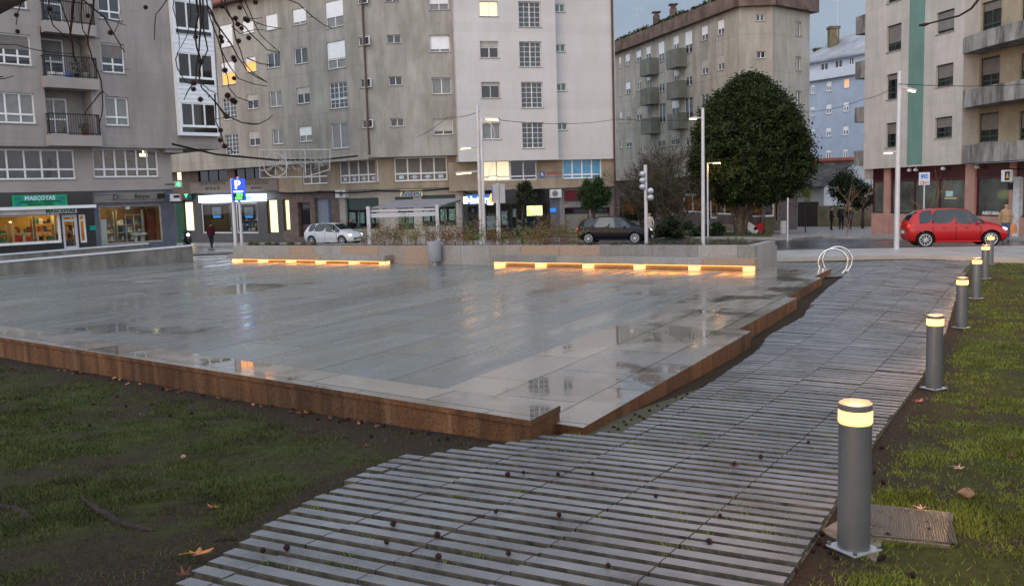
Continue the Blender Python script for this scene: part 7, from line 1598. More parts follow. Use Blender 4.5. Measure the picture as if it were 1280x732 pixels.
# the big dome tree
bt = gp(925, 292, 60, .1); t = thing('dome_tree', 'large dark evergreen dome tree on several trunks in front of the beige building', 'tree', bt)
zt_, zb_ = pd(936, 97, 60).z, pd(936, 253, 60).z; cx_ = pd(937, 200, 60).x; RX = 72 * 60 / 1125
PROF = table([(0, .4), (.07, .72), (.18, .95), (.3, 1.0), (.45, .97), (.62, .86), (.78, .66), (.9, .42), (1.0, .12)])
rg = np.random.default_rng(3); cl = []
for i in range(1500):
    f = rg.random() ** .9; a_ = rg.uniform(0, 2 * math.pi); r_ = RX * PROF(f) * (1 - .42 * rg.random() ** 1.6) * (1 + .05 * math.sin(a_ * 3 + f * 7)); c = np.array([cx_ + r_ * math.cos(a_), bt.y + r_ * math.sin(a_), zb_ + (zt_ - zb_) * f]); cl.append(c + rg.normal(size=(84, 3)) * np.array([.24, .24, .17]) * rg.uniform(.6, 1.3))
cl = np.vstack(cl)
leaves_mesh('crown', cl, .098, leafmat('dark_evergreen_leaf', (.010, .02, .007), (.04, .06, .018), 1.3), t, seed=4)
sp = []
for dx, dy, lean in ((-.16, 0, -.95), (.16, .1, 1.1), (.03, -.06, .25), (-.03, .12, -.45), (.18, -.06, 1.7)):
    sp.append(([bt + Vector((dx, dy, -.2)), bt + Vector((dx + lean * .14, dy, 1.1)), bt + Vector((dx + lean * .75, dy, 2.4)), bt + Vector((dx + lean * 1.7, dy * 2, 5.0))], [.2, .17, .13, .06]))
sp.append(([bt + Vector((0, 0, -.3)), bt + Vector((0, 0, .5)), bt + Vector((0, 0, 1.3))], [.42, .3, .2]))
trunk_branches(bt, sp, M_BARK, t)
# topiary tree and slim tree in front of the shops
def small_tree(name, lab, px_, yb, Y, xc, y0, y1, wpx, n, lf, shape, size=.08, trunkr=.07, ncl=60, clr=.25, grp=None, dz=.12, cut=None):
    b = gp(px_, yb, Y, dz); t = thing(name, lab, 'tree', b, grp); zt_, zb_ = pd(xc, y0, Y).z, pd(xc, y1, Y).z; cxx = pd(xc, (y0 + y1) / 2, Y).x; rx_ = wpx / 2 * Y / 1125
    c = crown((cxx, b.y, (zt_ + zb_) / 2), (rx_, rx_, (zt_ - zb_) / 2), n, int(px_), shape, ncl, clr); leaves_mesh('crown', c, size, lf, t, seed=int(px_))
    mb = MB(); mb.tube([b - Vector((0, 0, .2)), b + Vector((.02, 0, (zb_ - b.z) * .6)), Vector((cxx, b.y, zb_ + (zt_ - zb_) * .55))], [trunkr * 1.2, trunkr, trunkr * .4], 8); mb.build('trunk', M_BARKD, t, smooth=True); return t
LFM = leafmat('mid_green_leaf', (.014, .032, .012), (.04, .075, .025), 2.2)
def egg(d): return 1.0 - .42 * max(0, d[2]) ** 1.2 * (1 if d[2] > 0 else 0) if d[2] > 0 else 1.0
def egg2(d):  # wide low, narrow high
    h = d[2]; return 1.0 if h < 0 else 1.0 - .3 * math.sin(h * math.pi) 
small_tree('clipped_tree', 'clipped round evergreen tree on a thin trunk above the roof of the navy car', 742, 291, 55, 742, 219, 262, 44, 16000, LFM, egg2, .055, .1, 90, .2)
small_tree('slim_tree', 'slim sparse young tree left of the advertising screen', 652.5, 293, 56, 656, 222, 262, 26, 2200, leafmat('dark_olive_leaf', (.014, .02, .01), (.04, .05, .022), 2.2), egg2, .075, .05, 40, .3)
M_DKL = leafmat('dark_conifer_leaf', (.010, .02, .010), (.03, .045, .02), 2)
small_tree('round_tree', 'larger dark round tree behind the three waiting people', 1060, 291, 73, 1058, 209, 256, 48, 8000, M_DKL, egg2, .09, .1, 80, .2)
small_tree('round_tree', 'smaller dark round tree right beside the glass corner of the right building', 1078, 292, 70, 1079, 224, 262, 34, 5000, M_DKL, egg, .09, .1, 50, .24)
small_tree('young_tree', 'young staked tree with yellow green leaves right of the big dome tree', 1006.5, 296, 62, 1007, 232, 254, 17, 500, leafmat('yellow_green_leaf', (.12, .16, .02), (.28, .3, .03), 3), egg, .07, .035, 14, .4)
# bare trees
def bare_tree(name, lab, base, H_, spread, mt, seed, n0=7, depth=5, r0=.12, lean=0):
    rs = random.Random(seed); t = thing(name, lab, 'tree', base); mb = MB(); tw = MB()
    def br(p, d, l, r, k):
        q = p; dd = d.copy(); r = max(r, .017); pts = [p]; rads = [r]
        for i in range(3):
            dd = (dd + Vector((rs.gauss(0, .16), rs.gauss(0, .16), rs.gauss(.03, .1)))).normalized(); q = q + dd * l / 3; pts.append(q); rads.append(r * (1 - .2 * (i + 1)))
        (mb if k < 3 or depth <= 3 else tw).tube(pts, rads, 6 if k < 2 else (4 if k < 3 else 3), caps=False)
        if k < depth:
            for _ in range(3 if k < depth - 1 else 4):
                i = rs.choice([1, 2, 3]); nd = (dd + Vector((rs.gauss(0, .6), rs.gauss(0, .6), rs.gauss(.1, .35))) * spread).normalized(); br(pts[i], nd, l * rs.uniform(.6, .8), rads[i] * .62, k + 1)
    for i in range(n0):
        a = 2 * math.pi * i / n0 + rs.random(); br(base - Vector((0, 0, .1)), Vector((math.cos(a) * .4 + lean, math.sin(a) * .4, 1)).normalized(), H_ * .36, r0 * rs.uniform(.6, 1), 0)
    mb.build('trunk', mt, t, smooth=True)
    if tw.v: tw.build('twigs', mt, t)
    return t
M_TWG = mat('grey_green_twig', (.075, .07, .05), .9, .3, 9)
bare_tree('bare_tree', 'leafless multi stemmed tree left of the street lamp, in front of the beige building', gp(838, 292, 60, .1), 6.9, 1.0, M_TWG, 4, 9, 5, .15)
bare_tree('bare_tree', 'leafless spreading tree near the cafe, left of the other bare tree', gp(808, 292, 63, .1), 6.6, 1.2, M_TWG, 9, 8, 5, .12)
bare_tree('sapling', 'thin bare sapling in front of the three waiting people', gp(1056.5, 298, 50), 5.2, .5, mat('pale_twig', (.2, .13, .08), .9, .2, 9), 12, 1, 3, .035)
bare_tree('sapling', 'thin bare sapling by the lamp pole at right of the teal stripe', gp(1141, 300, 41), 4.2, .6, mat('pale_twig', (.2, .13, .08), .9, .2, 9), 15, 1, 3, .03)
# low junipers under the bare trees
def shrub(name, lab, p, r, n, size, mt, seed, sq=(1, 1, .5), grp=None, ncl=30):
    t = thing(name, lab, 'shrub', p, grp); c = crown((p.x, p.y, p.z + r[2] * .5), r, n, seed, lambda d: 1.0, ncl, .3); c = c[c[:, 2] > p.z - .02]; leaves_mesh('foliage', c, size, mt, t, seed=seed); mb = MB()
    for k in range(4): mb.tube([p, p + Vector((random.gauss(0, .25) * r[0], random.gauss(0, .25) * r[1], r[2] * .8))], .02, 4)
    mb.build('stem', M_BARKD, t); return t
shrub('juniper', 'wide dark low juniper bush under the bare trees, left of the lamp pole', gp(848, 292, 57, .1), (1.9, 1.2, .8), 6000, .09, M_DKL, 31)
shrub('juniper', 'smaller dark juniper bush right behind the lamp pole by the mossy steps', gp(888, 292, 57, .1), (1.0, .9, .6), 3000, .09, M_DKL, 32)
# cafe planters with spiky plants
for i, (x, lb) in enumerate(((783, 'tall grey planter with spiky plant at left in front of the cafe'), (800, 'tall grey planter with spiky plant at right in front of the cafe'))):
    b = gp(x, 285, 66, .1); t = thing('potted_plant', lb, 'potted plant', b); mb = MB(); mb.lathe([(.22, 0), (.3, .8), (.33, 1.0), (.28, 1.0), (.26, .9)], b, 16); mb.build('pot', M_BIN if 'M_BIN' in globals() else M_ALU, t, smooth=True); f = MB()
    for k in range(60):
        a = random.random() * 6.28; e = random.uniform(.3, 1.4); d = Vector((math.cos(a) * math.cos(e), math.sin(a) * math.cos(e), math.sin(e))); L = random.uniform(.6, 1.3); p0 = b + Vector((0, 0, 1.0)); w = d.cross(Vector((0, 0, 1))).normalized() * .04; f.add([p0 - w, p0 + w, p0 + d * L * .6 + w * .8, p0 + d * L - Vector((0, 0, L * .2)), p0 + d * L * .6 - w * .8], [(0, 1, 2, 3, 4)])
    f.build('foliage', LFM, t)
# barrier, cabinet, bin on the far pavement
b = gp(945, 288, 60, .12); t = thing('utility_cabinet', 'olive green utility cabinet right of the big tree trunk', 'cabinet', gp(961, 296, 57, .12)); q = gp(961, 296, 57, .12); mb = MB(); mb.box(q + Vector((0, 0, .52)), (.58, .4, 1.04)); bevel(mb.build('cabinet_body', mat('olive_paint', (.06, .06, .03), .6, .15, 3), t), .02); mb = MB(); mb.box(q + Vector((0, 0, 1.06)), (.64, .46, .05)); mb.build('cabinet_top', mat('olive_paint', (.06, .06, .03), .6), t); mb = MB(); mb.box(q + Vector((0, -.203, .52)), (.01, .01, .9)); mb.box(q + Vector((.1, -.21, .6)), (.03, .02, .1)); mb.build('door_seam', M_TXTD, t)
q = gp(979, 292, 60, .12); t = thing('litter_bin', 'slim pale cylindrical bin on the far pavement', 'litter bin', q); mb = MB(); mb.lathe([(.2, 0), (.2, .78), (.17, .82), (.15, .78)], q, 18); mb.build('bin_body', M_PLW, t, angle=40); mb = MB(); mb.lathe([(.205, .6), (.205, .64)], q, 18); mb.build('band', M_ALU, t)
for x, mt_, lb, tilt in ((939, M_PLW, 'white plastic road barrier lying on the pavement beside the big trunk', 35), (949, mat('red_plastic', (.5, .02, .03), .5, .1), 'red plastic road barrier leaning behind the white one', -25)):
    q = gp(x, 290, 60, .12); mb = MB(); Mx = Matrix.Rotation(R(tilt), 3, 'Y'); mb.box(q + Vector((0, 0, .4)), (.85, .3, .5), Mx); mb.box(q + Vector((.3, 0, .16)), (.2, .36, .3), Mx); tag(bevel(mb.build('road_barrier', mt_), .05), lb, 'barrier')
# mossy grass on the island
tag(sheet('island_lawn', [pg(826, 296.2), pg(966, 298.5), pg(960, 293.5), pg(830, 291.5)], .15, 1.0, mat('island_grass', (.05, .075, .015), .9, .3, 6)), kind='structure')
# --- pergola
YA = 44.0
t = thing('terrace_pergola', 'pale metal terrace pergola with a sloping slatted roof behind the planter', 'pergola', gp(505, 300, YA)); M_PG = mat('pale_lilac_metal', (.45, .45, .48), .45, .05, 2)
x0, x1 = pd(461, 280, YA).x, pd(547, 280, YA).x; zt0 = pd(505, 263, YA).z; zb0 = pd(505, 271, YA).z; zg_ = G(x0, YA); zback = pd(540, 254.5, YA + 4).z + .1
for x in (x0, x1):
    mb = MB(); mb.box((x, YA, (zg_ - .2 + zt0 + .25) / 2), (.16, .16, zt0 + .45 - zg_)); mb.build('post', M_PG, t)
    mb = MB(); mb.box((x + .9, YA + 4, (zg_ - .4 + zback) / 2), (.12, .12, zback + .4 - zg_)); mb.build('post', M_PG, t)
mb = MB(); mb.box(((x0 + x1) / 2, YA + .09, (zt0 + zb0) / 2 - .05), (x1 - x0, .1, .2)); mb.build('beam', M_PG, t)
for c_, d_ in ((((x0 + x1) / 2, YA + .12, zt0 + .02), (x1 - x0, .1, .1)), (((x0 + x1) / 2 + .9, YA + 4, zback), (x1 - x0 + .2, .1, .14))): mb = MB(); mb.box(c_, d_); mb.build('beam', M_PG, t)
mb = MB(); 
for k in range(6):
    f = k / 5; xa_ = x0 + (x1 - x0) * f; mb.tube([(xa_, YA + .1, zt0 + .1), (xa_ + .9, YA + 4, zback + .1)], .04, 5)
mb.build('rafter', M_PG, t)
mb = MB(); mb.add([(x0, YA + .05, zt0 + .14), (x1, YA + .05, zt0 + .14), (x1 + 1.2, YA + 4.1, zback + .15), (x0 + .9, YA + 4.1, zback + .15)], [(0, 1, 2, 3)]); o = mb.build('roof_canvas', mat('grey_canvas', (.2, .19, .2), .8, .1, 2), t); md = o.modifiers.new('s', 'SOLIDIFY'); md.thickness = .02
# --- planting in the planter: red stemmed shrubs and grey-green tufts
M_RST = mat('red_stem', (.15, .045, .035), .7, .2, 20); M_NL = leafmat('nandina_leaf', (.12, .05, .025), (.13, .19, .04), 1.2)
ub0, ub1 = BP.hit(455, 305, dw - 1)[0], BP.hit(728, 305, dw - 1)[0]; rs = random.Random(17)
def nandina(p, h, seed):
    r_ = random.Random(seed); t = thing('red_stemmed_shrub', 'red stemmed shrub with sparse green and red leaves in the planter', 'shrub', p, 'red stemmed shrubs in the planter'); mb = MB(); lv = []
    for k in range(r_.randint(3, 6)):
        a = r_.random() * 6.28; d = Vector((math.cos(a) * .32, math.sin(a) * .32, 1)).normalized(); q = p + Vector((r_.uniform(-.4, .4), r_.uniform(-.2, .2), 0)); L = h * r_.uniform(.5, 1.15); pts = [q]
        for i in range(4): d = (d + Vector((r_.gauss(0, .1), r_.gauss(0, .1), .02))).normalized(); q = q + d * L / 4; pts.append(q)
        mb.tube(pts, [.0075, .006, .005, .004, .003], 4)
        for i in (2, 3, 4):
            for _ in range(3):
                e = (Vector((r_.gauss(0, 1), r_.gauss(0, 1), r_.gauss(.3, .5)))).normalized(); e2_ = pts[i] + e * .17; mb.tube([pts[i], e2_], .003, 3, caps=False)
                for _ in range(5): lv.append(e2_ + Vector((r_.gauss(0, .06), r_.gauss(0, .06), r_.gauss(0, .04))))
    mb.build('stem', M_RST, t); leaves_mesh('foliage', np.array([tuple(v_) for v_ in lv]), .027, M_NL, t, seed=seed)
for i in range(38):
    u_ = ub0 + (ub1 - ub0) * (i + rs.random()) / 38; p = BP.P(u_, zwa - .08, dw - .45 - rs.random() * 1.2); hh_ = rs.uniform(.4, .95); nandina(p, hh_, 100 + i)
M_TF = leafmat('grey_green_tuft', (.07, .075, .045), (.16, .165, .1), 5); M_TF2 = leafmat('brown_grey_tuft', (.06, .05, .04), (.13, .12, .085), 5)
def tuft(p, r, h, mt, seed, lab, grp, n=260, nm='lavender_tuft'):
    r_ = random.Random(seed); f = MB()
    for k in range(n):
        a = r_.random() * 6.28; e = r_.uniform(.15, 1.5); L = r_.uniform(.6, 1); d = Vector((math.cos(a) * math.cos(e) * r, math.sin(a) * math.cos(e) * r, math.sin(e) * h)) * L; p0 = p + Vector((d.x * .3, d.y * .3, 0)); w = Vector((-math.sin(a), math.cos(a), 0)) * .008; f.add([p0 - w, p0 + w, p + d], [(0, 1, 2)])
    o = f.build(nm, mt, origin=p); return tag(o, lab, 'plant', grp)
i = 0
for (xa, xb, n_, r, h, g_, lb, mt_) in ((308, 392, 11, .26, .24, 'grey green tufts at the left end of the planter', 'grey green tuft at the left end of the planter', M_TF), (716, 830, 9, .28, .22, 'round brown grey tufts in front of the navy car', 'round tuft in the planter in front of the navy car', M_TF2), (836, 858, 3, .26, .28, 'brown grey tufts right of the navy car', 'brown grey tuft in the planter right of the navy car', M_TF2), (862, 942, 8, .14, .34, 'spiky green tufts at the right end of the planter', 'spiky tuft at the right end of the planter', M_TF)):
    for k in range(n_):
        x_ = xa + (xb - xa) * (k + .5 * random.random() + .25) / n_; u_ = BP.hit(x_, 305, dw - .7)[0]; tuft(BP.P(u_, zwa - .08, dw - .45 - random.random() * .5), r * random.uniform(.8, 1.2), h * random.uniform(.8, 1.2), mt_, 300 + i, lb, g_, 420); i += 1

# =================================================================== OVERHANGING SWEETGUM TREE (trunk stands left of the view)
M_TW = mat('dark_reddish_twig', (.035, .02, .016), .8, .3, 20)
tb = Vector((-4.6, 2.3, G(-4.6, 2.3))); t = thing('sweetgum_tree', 'leafless tree reaching in at top left with hanging twigs and dark spiky seed balls', 'tree', tb)
def PD(x, y, Y): return pd(x, y, Y)
mb = MB(); l0 = Vector((-4.5, 2.3, 4.3)); lim = [l0, PD(-70, 40, 3.1), PD(-8, 4, 3.4), PD(30, -12, 3.6), PD(90, -40, 3.9), PD(180, -60, 4.1), PD(290, -62, 4.3), PD(400, -60, 4.6)]
mb.tube([tb - Vector((0, 0, .3)), tb + Vector((.05, 0, 1.5)), l0, l0 + Vector((.3, .2, 2.4))], [.24, .2, .15, .08], 14)
mb.tube(lim, [.11, .05, .042, .036, .03, .024, .018, .012], 10); mb.build('trunk', M_BARKD, t, smooth=True)
strands = [
 ([(92,-34),(92,0),(90,24),(88,45),(92,71),(95,77)], 1.9), ([(62,-16),(62,0),(62,17),(67,32),(79,43),(88,47)], 1.0), ([(75,-25),(75,0),(81,17),(84,32),(88,43)], 1.0), ([(103,-36),(103,0),(101,19),(104,37),(110,47)], 1.0),
 ([(119,-40),(119,0),(114,28),(109,47),(110,56),(116,75),(124,90),(127.5,112.5),(129,135),(128,145),(123,159)], 1.2), ([(127.5,113),(116,128),(105,144)], .8), ([(127,114),(136,121),(148,121)], .5), ([(103,-36),(103,0),(129,21),(142,43),(156,66)], 1.2), ([(129,21),(150,30),(158,32)], .6), ([(124,90),(140,87),(163,87)], .4), ([(109,47),(120,48),(125,48)], .5),
 ([(142,43),(150,22),(150,12)], .5), ([(95,50),(103,60),(100,68)], .5),
 ([(208,-62),(208,0),(201,11),(195,18),(194,32),(193,50)], .9),
 ([(217,-62),(216,0),(217,11),(222,36),(224,59)], .8), ([(222,66),(221,76),(222,87),(233,103),(244,107)], .8), ([(236,-62),(237,0),(240,22),(233,45),(222,66)], .8),
 ([(245,-62),(245,0),(247,18),(244,36),(245,59),(251,75),(248,96),(253,110),(269,128),(285,147)], 1.5), ([(252,-62),(253,0),(254,36),(257,52),(260,62),(253,76),(248,92)], 1.4), ([(248,-62),(250,-10),(251,25),(250,50),(247,75),(245,100)], 1.6), ([(243,104),(236,115),(230,125)], .8), ([(246,100),(262,112),(272,118)], .6),
 ([(256,-62),(258,0),(261,18),(267,36),(276,62),(285,98),(286,110),(295,121),(313,128),(318,130)], 1.0), ([(261,8),(269,28),(288,53),(297,71),(309,89),(320,96),(334,103)], 1.1), ([(262,15),(274,34),(277,62),(286,83),(299,98),(317,105),(334,108)], .9),
 ([(276,-62),(280,0),(290,28),(295,50),(306,78),(317,92),(334,103)], 1.1), ([(272,-62),(277,4),(288,21),(306,34),(334,62),(350,66)], 1.1), ([(300,-62),(306,2),(317,27),(325,44),(349,65)], .9), ([(296,-62),(299,0),(313,25),(333,33),(352,36)], .9), ([(290,33),(300,42),(320,37),(333,38)], .6), ([(309,73),(325,80),(345,82)], .7), ([(310,23),(320,24),(328,22)], .5),
 ([(355,-62),(361,0),(373,5),(391,21),(405,32),(416,36)], 1.0), ([(268,118),(270,127),(281,144),(304,153),(324,155),(341,144)], 1.0), ([(269,128),(270,153),(276,166),(281,181),(294,192)], .9), ([(304,153),(316,156),(325,155)], .5), ([(285,147),(262,150),(258,158)], .4),
 ([(-20,100),(5,99),(17,95)], .8), ([(-20,96),(0,97),(4,96)], .9), ([(28,-10),(26,5),(21,18),(20.5,31)], .8)]
rs = random.Random(6)
for k, (pts, w) in enumerate(strands):
    Y = 4.1 + .5 * math.sin(k * 1.7) * .5; mb = MB(); P3 = []
    for i, (x, y) in enumerate(pts): P3.append(PD(x, y, Y + .03 * i))
    if k >= 1 and pts[0][1] > -9: pass
    dense = []
    for a, b in zip(P3[:-1], P3[1:]):
        n_ = max(1, int((b - a).length / .035))
        for q in range(n_): dense.append(a.lerp(b, q / n_) + Vector((rs.gauss(0, .0016), rs.gauss(0, .004), rs.gauss(0, .0016))))
    dense.append(P3[-1]); r0 = w * 1.05 * Y / 1125; mb.tube(dense, [r0 * (1 - .55 * i / len(dense)) for i in range(len(dense))], 6)
    for q in range(2, len(dense) - 1, 3):
        if rs.random() < .5: d = Vector((rs.gauss(0, 1), rs.gauss(0, .4), rs.gauss(-.2, .8))).normalized() * rs.uniform(.006, .02); mb.tube([dense[q], dense[q] + d], [r0 * .6, r0 * .35], 4)
    mb.build('branch', M_TW, t)
def spiky(r, mt, name, parent=None, origin=(0, 0, 0)):
    mb = MB(); bm = bmesh.new(); bmesh.ops.create_icosphere(bm, subdivisions=2, radius=r * .72); base = [v.co.copy() for v in bm.verts]; fs = [tuple(v.index for v in f.verts) for f in bm.faces]; mb.add(base, fs)
    for q in base[::1]:
        n_ = q.normalized(); a = n_.orthogonal().normalized() * r * .13; b = n_.cross(a); e = n_ * r * random.uniform(.95, 1.15); mb.add([n_ * r * .68 + a, n_ * r * .68 - a * .5 + b * .87, n_ * r * .68 - a * .5 - b * .87, e], [(0, 1, 3), (1, 2, 3), (2, 0, 3)])
    bm.free(); return mb.build(name, mt, parent, origin=origin)
M_BALL = mat('dark_seed_ball', (.028, .011, .010), .85, .4, 60)
balls = [(20.6,19),(22,39.5),(182,9.5),(138,41),(110,20),(62,11)] + [(210 + a / 5.63, b / 5.63) for a, b in ((475,130),(560,145),(545,135),(490,172),(518,200),(568,268),(497,290),(372,262),(380,292),(460,405),(468,425),(400,495),(465,552),(232,435),(182,585),(180,628),(228,700),(420,673),(450,705),(470,715),(195,262),(505,55),(615,15),(380,45),(510,2))] + [(270 + a / 5.333, 110 + b / 5.333) for a, b in ((78,50),(120,88),(70,190),(30,282),(28,348),(57,388))]
sb0 = spiky(.0138, M_BALL, 'seed_ball', None)
for i, (x, y) in enumerate(balls):
    o = sb0 if i == 0 else sb0.copy()
    if i: COL.objects.link(o)
    o.parent = t; p = PD(x, y, 4.15); o.location = p - tb; o.rotation_euler = (rs.random() * 3, rs.random() * 3, 0); s_ = rs.uniform(.85, 1.12); o.scale = (s_, s_, s_)
    if x > 180 and i != 2:
        pass
tw = thing('hanging_twig', 'single dark twig hanging in at the top right corner of the view', 'branch', PD(1223, -30, 4.2)); mb = MB()
pts = [PD(*q, 4.2) for q in ((1236,-60),(1230,-20),(1223,0),(1214,11),(1199,20),(1175,26),(1160,30))]; mb.tube(pts, [.008, .007, .006, .0055, .005, .0045, .004], 6)
mb.tube([PD(1300, -70, 4.2), PD(1260, -66, 4.2), PD(1236, -60, 4.2)], [.014, .011, .008], 6); mb.build('branch', M_TW, tw); mb = MB(); mb.tube([PD(1162, 29.5, 4.2), PD(1156, 31, 4.2), PD(1149, 32, 4.2)], [.004, .008, .005], 8); mb.build('bud', M_TW, tw, smooth=True)

# =================================================================== GROUND DEBRIS
gb0 = spiky(.019, M_BALL, 'seed_ball', None)
def gz(p): return G(p.x, p.y)
gballs = {'lawn': [(240,516),(116,505),(190,505),(25,498),(87,516),(33,513),(158,507),(146,495),(113,532),(204,485),(283,501),(212,519),(354,535),(413,481)],
 'soil': [(300,497),(322,500),(340,507),(352,505),(366,511),(398,524),(410,519),(425,527),(436,524),(452,528),(480,532),(490,527),(515,541),(537,541),(548,550),(560,548),(575,556),(604,560),(630,562),(556,575),(541,583),(520,588),(498,598),(572,572),(284,495),(378,520),(388,516),(444,521),(463,522),(468,520),(502,516),(506,530),(464,545),(529,531),(584,566),(590,559),(612,566),(619,575),(478,620),(480,628),(512,605),(538,602),(527,599),(584,586),(588,584),(466,612),(475,617),(508,619)],
 'slats': [(655,600),(698,601),(548,708),(484,690),(635,601),(820,630),(548,680),(950,579),(741,601),(492,665),(636,705),(620,650),(886,690),(900,655),(760,720),(700,655),(1010,560),(918,588),(330,700),(360,697)],
 'edge': [(772,537),(793,519),(805,523),(822,507),(828,512),(845,497),(859,493),(877,484),(884,480),(891,477),(899,474),(915,463),(921,459),(780,528),(788,525),(800,521),(812,514),(835,507),(852,498),(866,492),(905,470),(910,463),(760,541),(745,545),(930,455),(768,534),(783,531),(871,488),(896,476)],
 'right': [(1032,683),(1018,672),(1024,680),(1017,690),(1047,698),(1046,694),(1038,692),(1110,672),(1101,700),(1103,697),(1140,720),(1104,603),(1093,590),(1101,560),(1028,668),(986,699),(985,705),(994,716),(1014,664),(1158,655),(1162,665)]}
glab = {'lawn': 'dark spiky seed ball lying in the left lawn grass', 'soil': 'dark spiky seed ball on bare soil at the kerb or slat edge', 'slats': 'dark spiky seed ball resting on the grey paving slats', 'edge': 'dark spiky seed ball on the soil strip beside the stepped plaza edge', 'right': 'dark spiky seed ball on soil around the nearest bollard and metal cover'}
first = True
for key, lst in gballs.items():
    for (x, y) in lst:
        o = gb0 if first else gb0.copy()
        if not first: COL.objects.link(o)
        first = False
        p = pg(x + rs.uniform(-1, 1), y + 2); s_ = rs.uniform(.8, 1.25); o.scale = (s_, s_, s_ * .92); o.location = p + Vector((0, 0, .016 + (.046 if key == 'slats' else 0))); o.rotation_euler = (rs.random() * 6, rs.random() * 6, rs.random() * 6); tag(o, glab[key], 'seed ball', 'fallen seed balls: ' + key)
M_LF = mat('dry_orange_leaf', (.42, .17, .06), .6, .3, 40); M_LFD = mat('dead_brown_leaf', (.12, .05, .03), .7, .4, 40); M_LFP = mat('pale_pinkish_leaf', (.45, .25, .2), .6, .3, 40)
def fallen_leaf(x, y, r, mt, lab, lobes=5, rot=0.0, curl=.25, grp=None, up_=.01):
    p = pg(x, y); mb = MB(); N = lobes; ring = []
    for k in range(N):
        a = math.pi * (-.75 + 1.5 * k / (N - 1)); L = r * (1.0 if k in (N // 2,) else (.9 if abs(k - N // 2) == 1 else .62)); 
        ring += [(a - .26, L * .62), (a - .13, L * .82), (a, L), (a + .13, L * .82), (a + .26, L * .62)]; ring.append((a + .56, L * .42))
    vs = [Vector((0, 0, .006))] + [Vector((math.cos(a) * l, math.sin(a) * l, curl * r * (l / r) ** 2 * (1 + .5 * math.sin(a * 3)))) for a, l in ring]; n_ = len(vs)
    mb.add(vs, [(0, i, i + 1) for i in range(1, n_ - 1)]); mb.tube([(0, 0, .004), (-r * .5, .0, .012), (-r * 1.1, r * .15, .004)], r * .025, 5)
    o = mb.build('fallen_leaf', mt, origin=(0, 0, 0), smooth=False); o.location = p + Vector((0, 0, up_)); o.rotation_euler = (rs.gauss(0, .12), rs.gauss(0, .12), rot); md = o.modifiers.new('s', 'SOLIDIFY'); md.thickness = .0012; return tag(o, lab, 'leaf', grp)
fallen_leaf(248, 702, .088, M_LF, 'large orange maple shaped leaf at the lower left corner of the slatted path', rot=.6, curl=.3, up_=.045)
fallen_leaf(266, 637, .05, M_LF, 'orange curled leaf lying in the left lawn above the large leaf', rot=-1.2, curl=.6)
fallen_leaf(456, 560, .05, M_LFD, 'rust brown leaf near the edge of the left lawn', rot=.2, curl=.4)
fallen_leaf(359, 493, .05, M_LFP, 'pale pinkish leaf against the rusty kerb', rot=1.2, curl=.6)
fallen_leaf(232, 729, .05, M_LFD, 'dark curled leaf just below the large orange leaf', rot=2.2, curl=.7, up_=.04)
fallen_leaf(917, 590, .05, M_LFD, 'dark leaf lying alone on the middle of the slatted path', rot=.4, curl=.3, up_=.045)
fallen_leaf(1196, 587, .05, M_LFP, 'pale brown leaf on the right lawn above the brown stone', rot=-.5, curl=.5)
fallen_leaf(1152, 641, .045, M_LFP, 'small pale leaf on the far edge of the metal cover', rot=2.5, curl=.5, up_=.03)
fallen_leaf(1148, 503, .06, mat('pink_leaf', (.5, .16, .15), .6, .2, 30), 'pink leaf beside the base of the second bollard', rot=-.8, curl=.5)
fallen_leaf(1265, 573, .05, M_LFD, 'brown leaf at the right edge of the view on the lawn', rot=.8, curl=.3)
for i in range(46):
    f = rs.random(); q = sFL.lerp(sF1, .55 + .38 * f); off = .05 + abs(rs.gauss(0, .07)); pt = Vector((q.x, q.y, 0)) - nS * off; r_ = rs.uniform(.02, .045)
    mb = MB(); L_ = [Vector((math.cos(a) * r_ * rs.uniform(.5, 1.1), math.sin(a) * r_ * rs.uniform(.4, .8), rs.uniform(0, .02))) for a in [k * 1.05 for k in range(6)]]; mb.add([Vector((0, 0, .012))] + L_, [(0, k + 1, (k + 1) % 6 + 1) for k in range(6)])
    o = mb.build('fallen_leaf', rs.choice([M_LFD, M_LFD, M_LFD, M_LF]), origin=(0, 0, 0)); o.location = (pt.x, pt.y, G(pt.x, pt.y) + .012); o.rotation_euler = (rs.gauss(0, .4), rs.gauss(0, .4), rs.random() * 6); tag(o, 'small dead leaf in the litter along the foot of the rusty kerb', 'leaf', 'dead leaves along the kerb')
def rooty(pts, r, lab, nm='tree_root'):
    P_ = []; 
    for (a, b) in zip(pts[:-1], pts[1:]):
        for k in range(8): x_, y_ = a[0] + (b[0] - a[0]) * k / 8, a[1] + (b[1] - a[1]) * k / 8; p = pg(x_, y_); P_.append(p + Vector((rs.gauss(0, .004), rs.gauss(0, .004), r * .2 + rs.gauss(0, .004))))
    n_ = len(P_); mb = MB(); mb.tube(P_, [r * math.sin(math.pi * (k + .6) / (n_ + .6)) ** .5 for k in range(n_)], 9); tag(mb.build(nm, mat('muddy_root', (.035, .025, .02), .85, .4, 20, bump=.6), smooth=True), lab, 'root')
rooty([(98, 622), (128, 643), (150, 655), (198, 668)], .028, 'exposed tree root running down through the left lawn')
rooty([(-20, 630), (20, 640), (48, 655)], .03, 'exposed tree root at the left edge of the view')
rooty([(268, 678), (284, 674), (298, 676)], .018, 'short dark stick lying on the soil beside the path', 'stick')
rock(229, 573, .028, 'small pale brown stone in the left lawn', mat('pale_brown_stone', (.3, .2, .15), .7, .3, 25))
tag(fixn(slab_from(quadpts([(1026, 667), (1046, 655), (1105, 672), (1095, 705)], 0), -.05, .012).build('bollard_footing', mat('muddy_concrete', (.17, .14, .11), .7, .35, 8))), 'rough concrete footing under the nearest bollard', 'footing')

